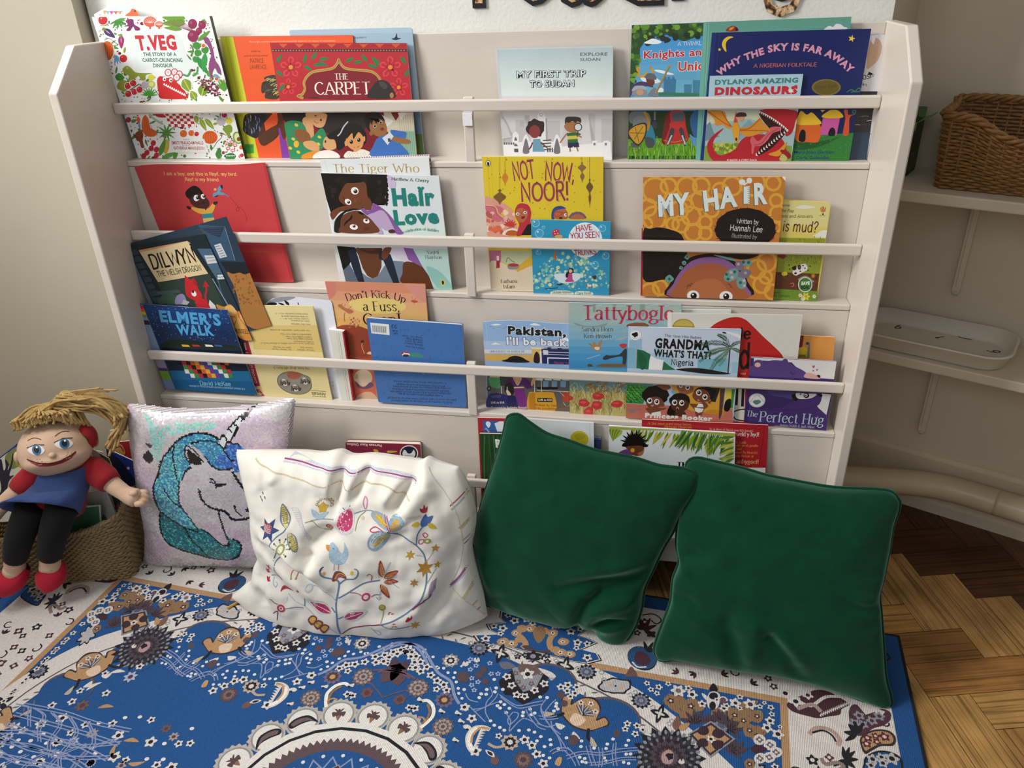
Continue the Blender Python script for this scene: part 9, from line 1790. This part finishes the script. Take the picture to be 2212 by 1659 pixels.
for pts,rs,fd,nm in (([(.010,.008,.300),(.030,-.002,.284),(.052,-.012,.270),(.066,-.017,.263),(.078,-.020,.259),(.090,-.022,.256)],[.022,.021,.019,.021,.023,.014],(1,-.12,-.1),'arm'),([(-.186,.004,.294),(-.206,-.006,.280),(-.232,-.014,.262),(-.246,-.018,.252),(-.258,-.020,.243),(-.268,-.022,.236)],[.021,.021,.019,.020,.022,.014],(-.8,-.15,-.55),'arm')):
    b = MB();b.tube(spline(pts,3),[v for v in np.interp(np.linspace(0,len(rs)-1,3*(len(rs)-1)+1),range(len(rs)),rs)],16)
    f = V(fd).normalized();w = V(pts[-2]);side = f.cross(V((0,-.4,.9))).normalized();up = side.cross(f)
    for k,ln in enumerate((.022,.026,.025,.020)):
        o = w+side*(.015-.010*k)+f*.008;b.tube([o,o+f*ln*.55+up*.002,o+f*ln*.9-up*.004],[.0085,.008,.0055],10)
    th = w+up*.014-f*.006;b.tube([th,th+up*.010+f*.012,th+up*.013+f*.020],[.0085,.008,.0055],10)
    b.build(nm,M['skin'],d,smooth=True)
b = MB();rings = [(V((-.072,.016,.343)),V((.052,0,0)),V((0,.046,-.004))),(V((-.078,.008,.330)),V((.058,0,0)),V((0,.052,-.004))),(V((-.088,.004,.308)),V((.064,0,0)),V((0,.054,0))),(V((-.098,-.012,.292)),V((.070,0,0)),V((0,.050,-.028))),(V((-.118,-.040,.275)),V((.080,0,-.008)),V((0,.042,-.046)))]
rings += [(V((-.128,-.054,.268)),V((.086,0,-.012)),V((0,.040,-.052)))]
P = loft(rings,40)
for i in range(40):
    a = 2*PI*i/40;w = .004*math.sin(5*a)+.003*math.sin(9*a+1);P[i][-1] += V((0,-w,w));P[i][-2] += V((0,-w*.5,w*.5))
b.grid(P,wrapu=True);o = b.build('dress',M['denim'],d,smooth=True);q = o.modifiers.new('cloth_thickness','SOLIDIFY');q.thickness = .003;q.offset = -1
for hip,kn,an in (((-.155,-.036,.262),(-.190,-.062,.200),(-.224,-.056,.135)),((-.085,-.036,.262),(-.112,-.064,.200),(-.143,-.056,.135))):
    b = MB();b.tube(spline([hip,kn,an],6),[.037-.0008*k for k in range(13)],20);lg = b.build('legging',M['black_knit'],d,smooth=True)
for an,hl,toe in (((-.224,-.056,.140),(-.238,-.055,.098),(-.274,-.078,.066)),((-.143,-.056,.140),(-.152,-.057,.100),(-.162,-.086,.074))):
    b = MB();b.tube(spline([an,((an[0]+hl[0])/2,an[1],(an[2]+hl[2])/2),hl,((hl[0]*2+toe[0])/3,(hl[1]*2+toe[1])/3,(hl[2]*2+toe[2])/3-.004)],4),[.024,.024,.0235,.023,.023,.023,.024,.024,.025,.025,.024,.022,.018],18);ft = b.build('foot',M['skin'],d,smooth=True)
    a_ = V(hl);c_ = V(toe);f = (c_-a_).normalized();s_ = f.cross(V((0,0,1))).normalized();up = s_.cross(f)
    b = MB();P = []
    for i in range(24):
        r = []
        for j in range(15):
            q = j/14;w = math.sin(PI*min(1,.10+q*.9))**.55;a = PI*(1.0+(i/23)) if False else 2*PI*i/24
            cut = 1.0 if q > .55 else .35+.65*max(0,(q/.55))**2
            z = math.sin(a);z = z*cut if z > 0 else z
            r.append(a_-f*.018+f*(q*((c_-a_).length+.040))+s_*math.cos(a)*.0365*w+up*(z*.031*w-.012))
        P.append(r)
    b.grid(P,wrapu=True);b.build('shoe',M['shoe'],d,smooth=True)
# ---------------------------------------------------------------- cut-out wall letters with a black edge and an animal print
def print_mat():
    m = bpy.data.materials.new('animal_print');m.use_nodes = True;nt = m.node_tree;b = nt.nodes['Principled BSDF'];tc = nd(nt,'ShaderNodeTexCoord')
    v = nd(nt,'ShaderNodeTexVoronoi',inp={'Scale': 38.0,'Randomness': 1.0});nt.links.new(tc.outputs['Object'],v.inputs['Vector'])
    n = nd(nt,'ShaderNodeTexNoise',inp={'Scale': 30.0,'Detail': 4.0,'Distortion': 1.5});nt.links.new(tc.outputs['Object'],n.inputs['Vector'])
    cr = nd(nt,'ShaderNodeValToRGB');cr.color_ramp.interpolation = 'CONSTANT';e = cr.color_ramp.elements
    e[0].position = 0;e[0].color = (*lin('#2f2a1f'),1);e[1].position = .42;e[1].color = (*lin('#7d5230'),1)
    for p,c in ((.48,'#c9a578'),(.56,'#e0c8a0'),(.62,'#8f4a34'),(.68,'#4a4f30')): q = e.new(p);q.color = (*lin(c),1)
    nt.links.new(n.outputs[0],cr.inputs[0]);mr = nd(nt,'ShaderNodeMapRange',inp={1: .02,2: .10,3: .25,4: 1.0});nt.links.new(v.outputs[0],mr.inputs[0])
    sc = nd(nt,'ShaderNodeVectorMath',operation='SCALE');nt.links.new(cr.outputs[0],sc.inputs[0]);nt.links.new(mr.outputs[0],sc.inputs['Scale'])
    nt.links.new(sc.outputs[0],b.inputs['Base Color']);b.inputs['Roughness'].default_value = .35;return m
M['animal'] = print_mat();M['black'] = mat('black_edge','#141214',.4)
for ch,x0,x1,z,k,lab in (('r',.008,.078,1.288,.17,'first'),('e',.088,.172,1.2885,.17,'second'),('a',.180,.272,1.2835,.18,'third'),('d',.284,.390,1.283,.18,'fourth'),('i',.402,.430,1.2905,.17,'fifth, slim'),('g',.568,.652,1.314,.17,'last, tailed')):
    t = thing('wall_letter','animal print cut-out letter with black edge on the wall, %s letter of the word' % lab,'wall letter',((x0+x1)/2,.2445,z),group='cut-out letters above the bookcase')
    v,f = bfont(ch,.035);v0,f0 = bfont(ch,0.0);h = max(p[1] for p in bfont('H',0)[0]);a0 = min(p[0] for p in v);a1 = max(p[0] for p in v);lo = min(p[1] for p in v) if ch != 'g' else 0
    sx = (x1-x0)/(a1-a0);sz = k/h;m = lambda p,y: ((p[0]-(a0+a1)/2)*sx,y,(p[1]-lo)*sz)
    b = MB();n = len(v);b.add([m(p,-.004) for p in v],f);b.add([m(p,-.0005) for p in v],[q[::-1] for q in f])
    ec = {}
    for q in f:
        for i in range(len(q)): e_ = (q[i],q[(i+1) % len(q)]);ec[e_] = 1
    for (i,j) in list(ec):
        if (j,i) not in ec: b.add([m(v[i],-.004),m(v[i],-.0005),m(v[j],-.0005),m(v[j],-.004)],[(0,1,2,3)])
    b.build('letter_backing',M['black'],t)
    b = MB();b.add([m(p,-.0045) for p in v0],f0);b.build('print_face',M['animal'],t)
# a pencil end poking out from under the embroidered cushion
t = thing('pencil','yellow pencil end poking out from under the left corner of the embroidered cushion','pencil',(-.566,-.178,.0102))
b = MB();b.tube([(-.012,-.022,0),(.0,-.004,0),(.045,.062,0)],.0034,6);b.build('barrel',mat('yellow_paint','#c99a2c',.4),t)
